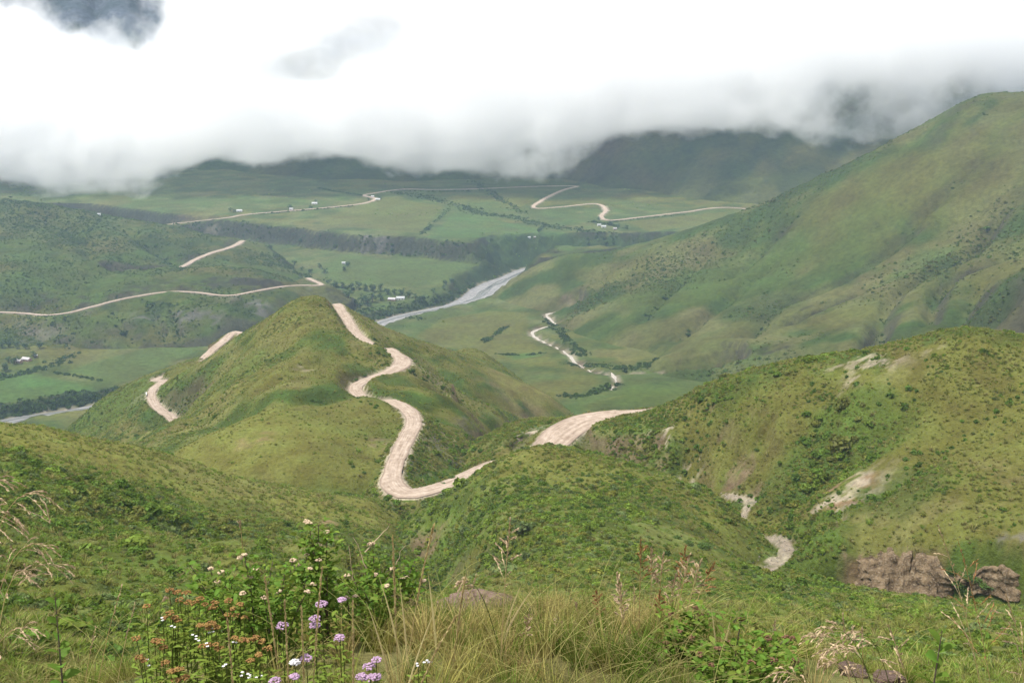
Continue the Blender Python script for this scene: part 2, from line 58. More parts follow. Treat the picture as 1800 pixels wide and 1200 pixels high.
GULLIES = [
  {'on':'right_mountain','w':16,'line':[[505.4,1069.4,-155.9,4.5],[500.8,1065.0,-158.6,5.5],[496.1,1060.3,-161.3,6.6],[491.4,1055.3,-164.1,7.7],[486.6,1050.4,-166.8,8.8],[481.9,1045.6,-169.6,9.8],[477.3,1041.2,-172.2,10.8],[472.7,1037.4,-174.8,11.7],[468.3,1034.3,-177.3,12.4],[464.0,1032.1,-179.6,13],[457.0,1031.6,-183.2,13.5],[450.7,1034.6,-186.4,13.6],[444.5,1038.5,-189.3,13.4],[437.8,1041.0,-192.3,13.1],[429.8,1039.7,-195.7,13],[426.0,1037.8,-197.3,13],[421.9,1035.6,-199.0,13],[417.7,1033.0,-200.8,13],[413.3,1030.0,-202.6,13],[408.7,1026.6,-204.4,13],[404.1,1022.9,-206.3,13],[399.3,1018.7,-208.1,13],[394.6,1014.2,-209.9,13],[389.8,1009.2,-211.7,13],[385.1,1003.8,-213.4,13],[380.4,998.0,-215.0,13],[375.8,991.7,-216.4,13],[373.1,987.7,-217.3,13],[370.4,983.4,-218.1,13],[367.7,978.9,-218.8,13],[365.0,974.1,-219.5,13],[362.3,969.2,-220.2,13],[359.6,964.0,-220.9,13],[356.8,958.7,-221.6,13],[354.1,953.2,-222.2,13],[351.4,947.6,-222.8,13],[348.7,941.9,-223.4,13],[345.9,936.2,-224.0,13],[343.2,930.4,-224.6,13],[340.5,924.6,-225.2,13],[337.8,918.7,-225.8,13],[335.0,912.9,-226.4,13],[332.3,907.1,-227.0,13],[329.6,901.4,-227.6,13],[326.9,895.7,-228.2,13],[324.1,890.2,-228.8,13],[321.4,884.7,-229.4,13]]},
  {'on':'right_mountain','w':15,'line':[[500.2,991.7,-161.3,5.2],[493.8,988.9,-163.9,7.4],[487.4,985.7,-166.3,9.6],[481.0,982.7,-168.9,11.8],[474.6,980.5,-171.5,13.7],[468.3,979.4,-174.3,15],[462.1,980.7,-177.5,15.6],[455.9,983.9,-180.9,15.7],[449.8,987.5,-184.3,15.5],[443.7,989.9,-187.7,15.2],[437.4,989.5,-190.8,15],[432.9,987.4,-192.8,15],[428.4,984.3,-194.8,15],[423.8,980.4,-196.7,15],[419.2,975.6,-198.5,15],[414.7,970.0,-200.2,15],[410.1,963.7,-201.8,15],[405.5,956.8,-203.3,15],[402.8,952.3,-204.1,15],[400.2,947.4,-204.8,15],[397.5,942.1,-205.5,15],[394.8,936.5,-206.2,15],[392.2,930.6,-206.8,15],[389.5,924.6,-207.4,15],[386.9,918.4,-207.9,15],[384.2,912.2,-208.5,15],[381.5,905.9,-209.1,15],[378.9,899.7,-209.7,15],[376.2,893.7,-210.3,15],[373.5,887.8,-210.9,15]]},
  {'on':'right_mountain','w':15,'line':[[456.1,1139.6,-168.0,4.5],[449.5,1139.3,-172.1,6.9],[443.1,1139.1,-176.1,9.3],[436.3,1138.7,-180.3,11.5],[428.9,1137.3,-185.0,13],[423.4,1135.8,-188.6,13.5],[417.6,1133.8,-192.7,13.6],[411.5,1131.5,-196.9,13.5],[405.2,1129.1,-201.0,13.3],[399.0,1126.7,-205.0,13.1],[392.9,1124.5,-208.5,13],[387.0,1122.3,-211.4,13],[381.4,1120.0,-213.9,13],[375.7,1117.7,-216.2,13],[369.8,1115.5,-218.4,13],[363.6,1113.8,-220.8,13],[356.8,1112.5,-223.5,13],[351.3,1111.9,-225.7,13],[345.5,1111.6,-228.1,13],[339.4,1111.6,-230.6,13],[333.2,1111.7,-233.1,13],[326.8,1111.9,-235.7,13],[320.4,1112.2,-238.3,13],[314.1,1112.4,-240.9,13],[307.9,1112.5,-243.4,13]]},
  {'on':'right_mountain','w':17,'line':[[390.7,1063.2,-211.1,5.9],[383.9,1062.4,-214.1,7.9],[376.8,1061.7,-217.3,10],[369.8,1061.0,-220.4,12.2],[362.9,1060.3,-223.4,14.1],[356.4,1059.5,-226.2,15.8],[350.5,1058.7,-228.6,17],[343.0,1057.6,-231.4,17.8],[336.7,1056.5,-233.6,17.7],[330.6,1055.1,-235.6,17.3],[323.8,1053.4,-237.9,17],[317.5,1051.6,-240.0,17],[310.8,1049.5,-242.4,17],[303.9,1047.3,-244.7,17],[296.9,1045.0,-247.2,17],[290.0,1042.8,-249.5,17]]},
  {'on':'right_mountain','w':22,'line':[[441.9,938.6,-184.8,6.3],[438.3,933.6,-185.6,7.3],[434.6,928.4,-186.5,8.4],[430.9,923.2,-187.3,9.5],[427.1,917.9,-188.2,10.6],[423.2,912.6,-189.1,11.8],[419.5,907.4,-189.9,12.9],[415.8,902.2,-190.8,14],[412.2,897.2,-191.6,15],[408.9,892.4,-192.5,15.9],[405.7,887.9,-193.4,16.7],[402.8,883.6,-194.2,17.4],[400.2,879.7,-195.1,18],[395.3,871.9,-197.1,18.7],[391.8,865.7,-199.2,18.8],[389.1,860.4,-201.2,18.6],[386.6,855.4,-203.3,18.2],[383.7,849.9,-205.3,18]]},
  {'on':'right_mountain','w':18,'line':[[419.8,822.9,-171.5,5.9],[415.4,827.6,-177.5,12.2],[409.8,831.2,-184.3,17],[403.8,831.7,-190.3,17.8],[396.8,831.3,-197.0,17.4],[389.7,830.9,-203.7,17]]},
  {'on':'right_mountain','w':17,'line':[[311.7,1221.6,-224.4,3.8],[307.0,1217.8,-226.9,4.7],[302.5,1214.4,-229.5,5.6],[298.0,1211.1,-232.2,6.5],[293.5,1207.8,-234.8,7.4],[288.9,1204.4,-237.4,8.3],[284.2,1200.6,-240.0,9.1],[279.4,1196.5,-242.5,9.9],[274.3,1191.9,-244.9,10.5],[269.0,1186.5,-247.3,11],[265.3,1182.6,-248.7,11.2],[261.4,1178.1,-250.2,11.4],[257.2,1173.3,-251.6,11.5],[253.0,1168.2,-253.0,11.5],[248.6,1162.8,-254.4,11.5],[244.1,1157.4,-255.8,11.5],[239.7,1151.8,-257.2,11.4],[235.3,1146.3,-258.5,11.4],[231.0,1140.9,-259.8,11.3],[226.8,1135.6,-261.0,11.2],[222.8,1130.7,-262.2,11.1],[219.1,1126.1,-263.4,11.1],[215.7,1122.0,-264.5,11],[212.6,1118.3,-265.6,11],[205.6,1110.6,-268.3,11],[200.5,1105.2,-270.7,11],[196.3,1101.2,-272.8,11],[192.4,1097.5,-274.9,11],[188.0,1093.2,-277.0,11]]},
  {'on':'right_mountain','w':17,'line':[[304.7,1117.2,-243.8,3.8],[301.1,1111.8,-244.9,4.4],[297.5,1106.3,-246.0,5],[293.8,1100.6,-247.1,5.6],[290.0,1094.9,-248.2,6.3],[286.3,1089.1,-249.4,6.9],[282.5,1083.4,-250.6,7.6],[278.8,1077.8,-251.7,8.2],[275.2,1072.3,-252.8,8.8],[271.7,1067.0,-253.8,9.3],[268.4,1061.9,-254.7,9.8],[265.3,1057.1,-255.6,10.3],[262.3,1052.7,-256.4,10.7],[259.7,1048.6,-257.1,11],[254.8,1041.2,-258.1,11.4],[251.0,1035.3,-258.7,11.5],[247.9,1030.5,-259.0,11.4],[245.0,1026.2,-259.1,11.3],[242.2,1021.8,-259.2,11.1],[239.1,1017.0,-259.5,11]]},
  {'on':'right_mountain','w':15,'line':[[520.0,1174.0,-106.2,3.5],[513.7,1172.2,-111.7,4.5],[507.3,1170.5,-117.4,5.5],[500.8,1168.7,-123.0,6.6],[494.4,1167.0,-128.6,7.7],[488.3,1165.3,-134.0,8.6],[482.5,1163.7,-139.0,9.4],[477.2,1162.2,-143.5,10],[469.3,1159.7,-150.0,10.5],[462.7,1157.6,-155.2,10.4],[456.6,1155.5,-159.9,10.2],[450.2,1153.3,-164.9,10]]},
  {'on':'right_mountain','w':15,'line':[[538.9,1091.1,-125.7,3.8],[532.8,1088.3,-131.0,5.1],[526.6,1085.6,-136.6,6.5],[520.3,1082.8,-142.1,7.9],[514.3,1080.0,-147.5,9.1],[508.6,1077.1,-152.4,10.2],[503.5,1074.1,-156.6,11],[497.0,1069.3,-161.4,11.5],[491.6,1064.3,-165.0,11.4],[486.6,1059.2,-168.1,11.2],[481.4,1054.1,-171.5,11]]},
  {'on':'right_mountain','w':17,'line':[[264.7,1347.5,-226.8,3.5],[261.2,1342.4,-228.5,3.9],[257.8,1337.3,-230.2,4.3],[254.4,1332.2,-231.9,4.7],[251.0,1327.1,-233.6,5.2],[247.5,1321.9,-235.4,5.6],[244.1,1316.8,-237.1,6.1],[240.6,1311.7,-238.9,6.5],[237.2,1306.6,-240.6,6.9],[233.8,1301.5,-242.3,7.4],[230.3,1296.4,-244.0,7.8],[226.9,1291.3,-245.7,8.2],[223.5,1286.2,-247.4,8.6],[220.2,1281.1,-249.1,8.9],[216.8,1276.0,-250.7,9.2],[213.5,1270.9,-252.3,9.5],[210.2,1265.7,-253.9,9.8],[206.9,1260.6,-255.4,10],[203.7,1255.5,-256.9,10.2],[200.5,1250.4,-258.4,10.3],[197.3,1245.3,-259.8,10.4],[194.1,1240.1,-261.3,10.4],[191.0,1235.0,-262.7,10.5],[187.9,1229.9,-264.0,10.5],[184.8,1224.7,-265.4,10.5],[181.7,1219.6,-266.7,10.4],[178.6,1214.4,-268.1,10.4],[175.6,1209.3,-269.4,10.3],[172.5,1204.2,-270.7,10.3],[169.5,1199.0,-272.0,10.2],[166.4,1193.9,-273.3,10.1],[163.3,1188.8,-274.6,10.1],[160.2,1183.6,-276.0,10],[157.2,1178.5,-277.3,10],[154.1,1173.4,-278.7,10]]},
  {'on':'right_mountain','w':17,'line':[[361.3,1298.8,-174.8,3.5],[355.6,1296.1,-179.9,4.4],[349.7,1293.7,-185.3,5.3],[343.9,1291.2,-190.6,6.2],[338.1,1288.8,-196.0,7.2],[332.3,1286.2,-201.2,8],[326.5,1283.4,-206.2,8.8],[320.8,1280.3,-210.8,9.5],[315.3,1276.8,-214.9,10],[310.4,1273.3,-218.1,10.3],[305.6,1269.5,-221.0,10.4],[300.8,1265.4,-223.6,10.5],[296.1,1261.1,-225.9,10.4],[291.4,1256.7,-228.1,10.4],[286.8,1252.3,-230.2,10.2],[282.1,1247.8,-232.3,10.1],[277.4,1243.4,-234.5,10],[272.7,1239.1,-236.8,10]]},
  {'on':'right_mountain','w':20,'line':[[300.8,870.7,-237.7,4.5],[306.1,874.4,-235.6,6.4],[311.3,877.7,-233.3,8.3],[316.6,881.2,-231.2,10.2],[321.8,885.5,-229.1,11.9],[327.0,891.1,-227.4,13],[330.2,895.5,-226.5,13.4],[333.4,900.5,-225.7,13.6],[336.6,905.9,-225.0,13.6],[339.7,911.7,-224.4,13.5],[342.9,917.6,-223.9,13.4],[346.0,923.6,-223.3,13.2],[349.2,929.5,-222.7,13.1],[352.3,935.1,-222.1,13]]},
  {'on':'left_ridge','w':30,'line':[[-775.8,1663.3,-210.0,3.1],[-770.8,1659.5,-211.4,3.4],[-765.8,1655.9,-212.9,3.7],[-760.7,1652.3,-214.4,4],[-755.5,1648.7,-215.9,4.4],[-750.3,1645.2,-217.4,4.7],[-745.1,1641.7,-218.9,5],[-739.9,1638.3,-220.5,5.3],[-734.7,1634.8,-222.0,5.6],[-729.5,1631.3,-223.5,6],[-724.3,1627.8,-225.0,6.3],[-719.1,1624.2,-226.6,6.6],[-714.0,1620.6,-228.0,6.9],[-709.0,1617.0,-229.5,7.2],[-704.0,1613.2,-230.9,7.5],[-699.2,1609.4,-232.3,7.8],[-694.4,1605.4,-233.7,8],[-689.7,1601.3,-235.0,8.3],[-685.2,1597.1,-236.3,8.5],[-680.8,1592.7,-237.5,8.7],[-676.5,1588.2,-238.6,8.8],[-672.5,1583.5,-239.7,9],[-668.9,1579.0,-240.6,9.1],[-665.4,1574.4,-241.5,9.2],[-662.1,1569.6,-242.4,9.3],[-658.9,1564.7,-243.1,9.3],[-655.8,1559.7,-243.9,9.4],[-652.8,1554.6,-244.6,9.4],[-649.9,1549.4,-245.3,9.4],[-647.1,1544.1,-245.9,9.4],[-644.3,1538.7,-246.5,9.4],[-641.6,1533.3,-247.1,9.4],[-639.0,1527.8,-247.7,9.4],[-636.4,1522.3,-248.2,9.3],[-633.8,1516.7,-248.7,9.3],[-631.2,1511.1,-249.3,9.3],[-628.7,1505.5,-249.8,9.2],[-626.2,1499.9,-250.3,9.2],[-623.6,1494.2,-250.8,9.1],[-621.1,1488.7,-251.4,9.1],[-618.5,1483.1,-251.9,9.1],[-615.8,1477.6,-252.5,9],[-613.2,1472.1,-253.0,9],[-610.5,1466.7,-253.6,9],[-607.7,1461.3,-254.3,9]]},
  {'on':'left_ridge','w':26,'line':[[-674.5,1682.3,-231.1,3.5],[-669.9,1678.2,-232.3,3.8],[-665.2,1674.1,-233.5,4.1],[-660.5,1669.9,-234.8,4.4],[-655.8,1665.7,-236.0,4.7],[-651.0,1661.5,-237.3,5],[-646.1,1657.3,-238.5,5.4],[-641.3,1653.0,-239.8,5.7],[-636.5,1648.7,-241.0,6],[-631.6,1644.5,-242.3,6.3],[-626.8,1640.2,-243.5,6.7],[-622.0,1636.0,-244.8,7],[-617.2,1631.8,-246.0,7.3],[-612.5,1627.6,-247.3,7.6],[-607.8,1623.4,-248.5,7.9],[-603.2,1619.3,-249.7,8.2],[-598.7,1615.3,-250.9,8.5],[-594.2,1611.3,-252.0,8.8],[-589.9,1607.4,-253.2,9],[-585.6,1603.5,-254.3,9.3],[-581.5,1599.8,-255.4,9.5],[-577.5,1596.1,-256.4,9.7],[-573.6,1592.5,-257.5,9.8],[-569.9,1589.0,-258.5,10],[-564.4,1583.9,-259.9,10.2],[-559.3,1579.0,-261.3,10.3],[-554.5,1574.3,-262.6,10.4],[-550.0,1569.8,-263.8,10.5],[-545.7,1565.4,-265.0,10.5],[-541.5,1561.2,-266.1,10.5],[-537.5,1557.0,-267.2,10.4],[-533.6,1553.0,-268.2,10.4],[-529.8,1549.0,-269.3,10.3],[-526.0,1545.0,-270.3,10.2],[-522.2,1541.1,-271.4,10.2],[-518.4,1537.1,-272.4,10.1],[-514.5,1533.0,-273.5,10.1],[-510.5,1528.9,-274.6,10],[-506.4,1524.6,-275.7,10]]},
  {'on':'left_ridge','w':12,'line':[[-466.2,1271.7,-279.8,2.4],[-462.4,1266.1,-281.6,3.1],[-458.5,1260.4,-283.5,3.9],[-454.6,1254.6,-285.3,4.6],[-450.7,1248.9,-287.1,5.4],[-446.9,1243.3,-289.0,6],[-443.3,1238.0,-290.9,6.6],[-439.9,1233.0,-292.8,7],[-435.7,1226.6,-295.6,7.3],[-431.9,1220.7,-298.5,7.3],[-428.3,1215.2,-301.4,7.2],[-424.8,1209.7,-304.4,7.1],[-421.1,1204.1,-307.3,7]]},
  {'on':'left_ridge','w':10,'line':[[-436.7,1281.4,-278.2,2.4],[-434.3,1275.0,-280.4,3.3],[-431.9,1268.6,-282.6,4.1],[-429.5,1262.3,-284.7,5],[-427.1,1255.9,-287.0,5.8],[-424.6,1249.5,-289.2,6.5],[-422.0,1243.2,-291.6,7],[-419.2,1236.9,-294.2,7.3],[-416.3,1230.6,-296.8,7.3],[-413.4,1224.4,-299.5,7.3],[-410.4,1218.2,-302.2,7.2],[-407.4,1212.0,-305.0,7.1],[-404.4,1205.7,-307.7,7]]},
  {'on':'left_ridge','w':14,'line':[[-499.2,1251.8,-286.3,2.1],[-495.5,1246.3,-288.0,2.8],[-491.8,1240.8,-289.7,3.5],[-488.2,1235.2,-291.3,4.3],[-484.5,1229.7,-293.0,5],[-480.9,1224.4,-294.8,5.6],[-477.5,1219.2,-296.7,6],[-473.5,1213.4,-299.4,6.2],[-469.6,1207.7,-302.2,6.3],[-465.9,1202.3,-305.2,6.2],[-462.1,1196.9,-308.2,6.1],[-458.3,1191.4,-311.1,6]]},
  {'on':'left_ridge','w':14,'line':[[-575.5,1244.6,-295.6,1.8],[-571.7,1239.6,-297.1,2.2],[-567.8,1234.5,-298.7,2.6],[-563.8,1229.2,-300.3,3.1],[-559.9,1224.0,-301.9,3.6],[-556.1,1219.0,-303.4,4],[-552.4,1214.2,-304.9,4.4],[-549.1,1209.8,-306.3,4.7],[-546.2,1205.8,-307.7,5],[-541.5,1199.5,-310.2,5.2],[-538.1,1194.6,-312.4,5.2],[-535.0,1190.3,-314.5,5.1],[-531.8,1185.7,-316.7,5]]},
  {'on':'right_hill','w':10,'line':[[98.6,293.8,-85.5,1.4],[95.2,288.0,-88.5,2.1],[91.8,281.9,-91.4,2.9],[88.4,276.4,-94.4,3.5],[84.8,272.2,-97.5,4],[76.8,268.7,-104.2,4.2],[68.5,267.4,-111.0,4]]},
  {'on':'right_hill','w':12,'line':[[114.2,274.2,-79.8,1.9],[109.6,269.0,-83.2,3.2],[104.9,263.7,-86.6,4.6],[100.4,259.6,-89.8,5.5],[94.2,257.2,-93.9,5.7],[87.8,256.0,-98.1,5.5],[80.3,254.0,-103.6,5.5],[72.4,251.9,-109.4,5.5]]},
  {'on':'right_hill','w':8,'line':[[63.9,313.4,-100.7,1.4],[60.6,309.6,-106.2,2.9],[57.6,305.9,-111.5,4],[55.4,302.8,-116.2,4.2],[53.4,299.8,-120.6,4]]},
  {'on':'right_hill','w':10,'line':[[127.5,248.7,-79.9,1.2],[121.4,245.9,-82.4,1.8],[115.1,243.1,-85,2.5],[109.1,240.3,-87.5,3.1],[104.0,238.0,-89.7,3.5],[96.8,234.5,-93.1,3.6],[91,231.5,-96.1,3.5]]},
  {'on':'left_hill','w':9,'line':[[-72.7,213.3,-91.3,1.2],[-66,211.3,-92.7,2.1],[-59.3,209.3,-94.1,2.9],[-52.6,208.0,-95.8,3.5],[-46,208.0,-97.7,3.7],[-39.5,208.8,-99.8,3.6],[-33,209.5,-101.9,3.5]]},
  {'on':'left_hill','w':8,'line':[[-72.7,161.4,-72.2,1],[-67,169.7,-77.5,2.1],[-59.2,172.3,-80.4,3],[-55.8,169.8,-79.9,3.1],[-51.7,165.8,-78.7,3.1],[-47.3,160.8,-77.1,3.1],[-42.6,155.1,-75.2,3.1],[-37.8,149.1,-73.1,3.1],[-33.1,143.3,-71.2,3],[-28.5,138.0,-69.4,3]]},
  {'on':'centre_hill','w':18,'line':[[-202.0,578.6,-182.4,1.8],[-199.5,572.8,-180.8,1.9],[-196.9,566.9,-179.3,2],[-194.4,560.9,-177.6,2.2],[-191.7,554.8,-176.0,2.3],[-189.1,548.6,-174.3,2.5],[-186.4,542.4,-172.6,2.6],[-183.8,536.1,-170.9,2.8],[-181.1,529.8,-169.2,2.9],[-178.4,523.5,-167.5,3.1],[-175.8,517.2,-165.8,3.2],[-173.1,510.9,-164.1,3.4],[-170.4,504.7,-162.5,3.5],[-167.8,498.5,-160.8,3.7],[-165.2,492.5,-159.2,3.8],[-162.6,486.5,-157.5,3.9],[-160.1,480.6,-156.0,4.1],[-157.6,474.9,-154.4,4.2],[-155.2,469.3,-152.9,4.3],[-152.8,463.9,-151.5,4.4],[-150.5,458.7,-150.1,4.6],[-148.2,453.6,-148.8,4.7],[-146.1,448.8,-147.5,4.8],[-143.9,444.3,-146.3,4.9],[-141.9,440.0,-145.1,4.9],[-140.0,435.9,-144.1,5],[-135.6,427.1,-141.8,5.1],[-131.7,419.8,-139.9,5.2],[-128.2,413.7,-138.5,5.2],[-125.0,408.7,-137.3,5.2],[-122.1,404.3,-136.3,5.2],[-119.3,400.5,-135.4,5.2],[-116.6,396.8,-134.6,5.1],[-113.9,393.0,-133.7,5.1],[-111.0,388.9,-132.8,5],[-108.0,384.1,-131.7,5]]},
  {'on':'centre_hill','w':16,'line':[[-280.4,637.9,-220.7,1.8],[-274.6,634.8,-217.7,2.3],[-268.8,631.8,-214.7,3],[-263.0,628.8,-211.7,3.6],[-257.2,625.7,-208.7,4.2],[-251.4,622.4,-205.7,4.6],[-245.5,618.9,-202.6,5],[-240.5,615.5,-200.0,5.2],[-235.5,612.0,-197.2,5.2],[-230.4,608.3,-194.5,5.2],[-225.3,604.5,-191.7,5.2],[-220.3,600.6,-188.9,5.1],[-215.2,596.8,-186.1,5],[-210.2,593.0,-183.3,5]]},
  {'on':'centre_hill','w':16,'line':[[-47.9,593.0,-169.0,2.1],[-42.1,587.8,-171.9,3.2],[-36.5,581.8,-174.7,4.3],[-30.5,577.3,-177.8,5.3],[-23.5,576.3,-181.7,6],[-18.8,578.1,-184.3,6.2],[-13.7,581.4,-187.3,6.3],[-8.3,585.7,-190.5,6.3],[-2.7,590.7,-193.9,6.2],[3,596.0,-197.3,6.1],[8.7,601.1,-200.7,6],[14.2,605.7,-203.9,6]]},
  {'on':'centre_hill','w':9,'line':[[-22.8,350.4,-135.4,2.4],[-21.8,356.3,-136.3,3.7],[-20.9,362.1,-137.2,5],[-19.9,368.1,-138.2,6.2],[-18.8,374.8,-139.4,7],[-17.8,380.2,-140.5,7.3],[-16.8,385.5,-141.6,7.3],[-15.6,391.3,-143.0,7.2],[-14.4,398.3,-144.7,7.1],[-13.2,407.1,-147.1,7],[-12.6,411.7,-148.4,7],[-12.1,416.4,-149.8,7],[-11.6,421.3,-151.3,7],[-11.1,426.5,-152.9,7],[-10.5,432.0,-154.6,7],[-9.9,437.8,-156.4,7],[-9.3,444.1,-158.3,7],[-8.6,450.8,-160.4,7],[-7.7,457.9,-162.6,7],[-6.7,465.7,-165.0,7],[-5.6,474.0,-167.5,7],[-4.9,478.9,-169.0,7],[-4.1,484.1,-170.5,7],[-3.3,489.5,-172.2,7],[-2.4,495.1,-173.9,7],[-1.5,500.9,-175.6,7],[-0.6,506.9,-177.5,7],[0.4,513.1,-179.3,7],[1.4,519.4,-181.2,7],[2.4,525.8,-183.2,7],[3.5,532.3,-185.1,7],[4.5,538.9,-187.1,7],[5.6,545.5,-189.1,7],[6.7,552.1,-191.1,7],[7.8,558.8,-193.1,7],[8.8,565.4,-195.1,7],[9.9,572.0,-197.1,7],[11,578.5,-199.1,7],[12,585.0,-201.1,7],[13,591.4,-203.0,7],[14,597.6,-204.9,7]]},
  {'on':'left_hill','w':15,'line':[[-31.1,291.3,-128.8,2.8],[-29.7,285.4,-128.1,4.2],[-28.3,279.6,-127.5,5.7],[-26.9,273.6,-126.7,7.1],[-25.5,267.0,-125.5,8],[-24.3,260.8,-124.0,8.3],[-23,253.9,-122.0,8.4],[-21.7,246.9,-119.9,8.2],[-20.5,240.5,-118.1,8.1],[-19.3,235.5,-116.9,8],[-16.5,229.1,-116.8,8],[-13.8,225.5,-118.0,8]]},
  {'on':'spur','w':13,'line':[[-22.1,243.8,-114.6,8],[-20.9,237.6,-112.8,8],[-19.7,231.2,-111.0,8],[-18.5,225.0,-109.2,8],[-17.4,219.0,-107.5,8],[-16.2,213.6,-106.1,8],[-14.3,206.1,-104.1,8],[-12.5,199.6,-102.6,8],[-10.6,193.1,-101.0,8]]},
  {'on':'spur','w':5,'line':[[-7.1,195.3,-98.2,0.8],[-3.7,195.6,-96.3,1.6],[0,192.1,-93.4,2.2],[1.6,187.2,-91.4,2.3],[3.3,180.5,-89,2.3],[5.1,172.8,-86.2,2.3],[6.9,164.9,-83.4,2.2],[8.6,157.4,-80.8,2.2]]},
]
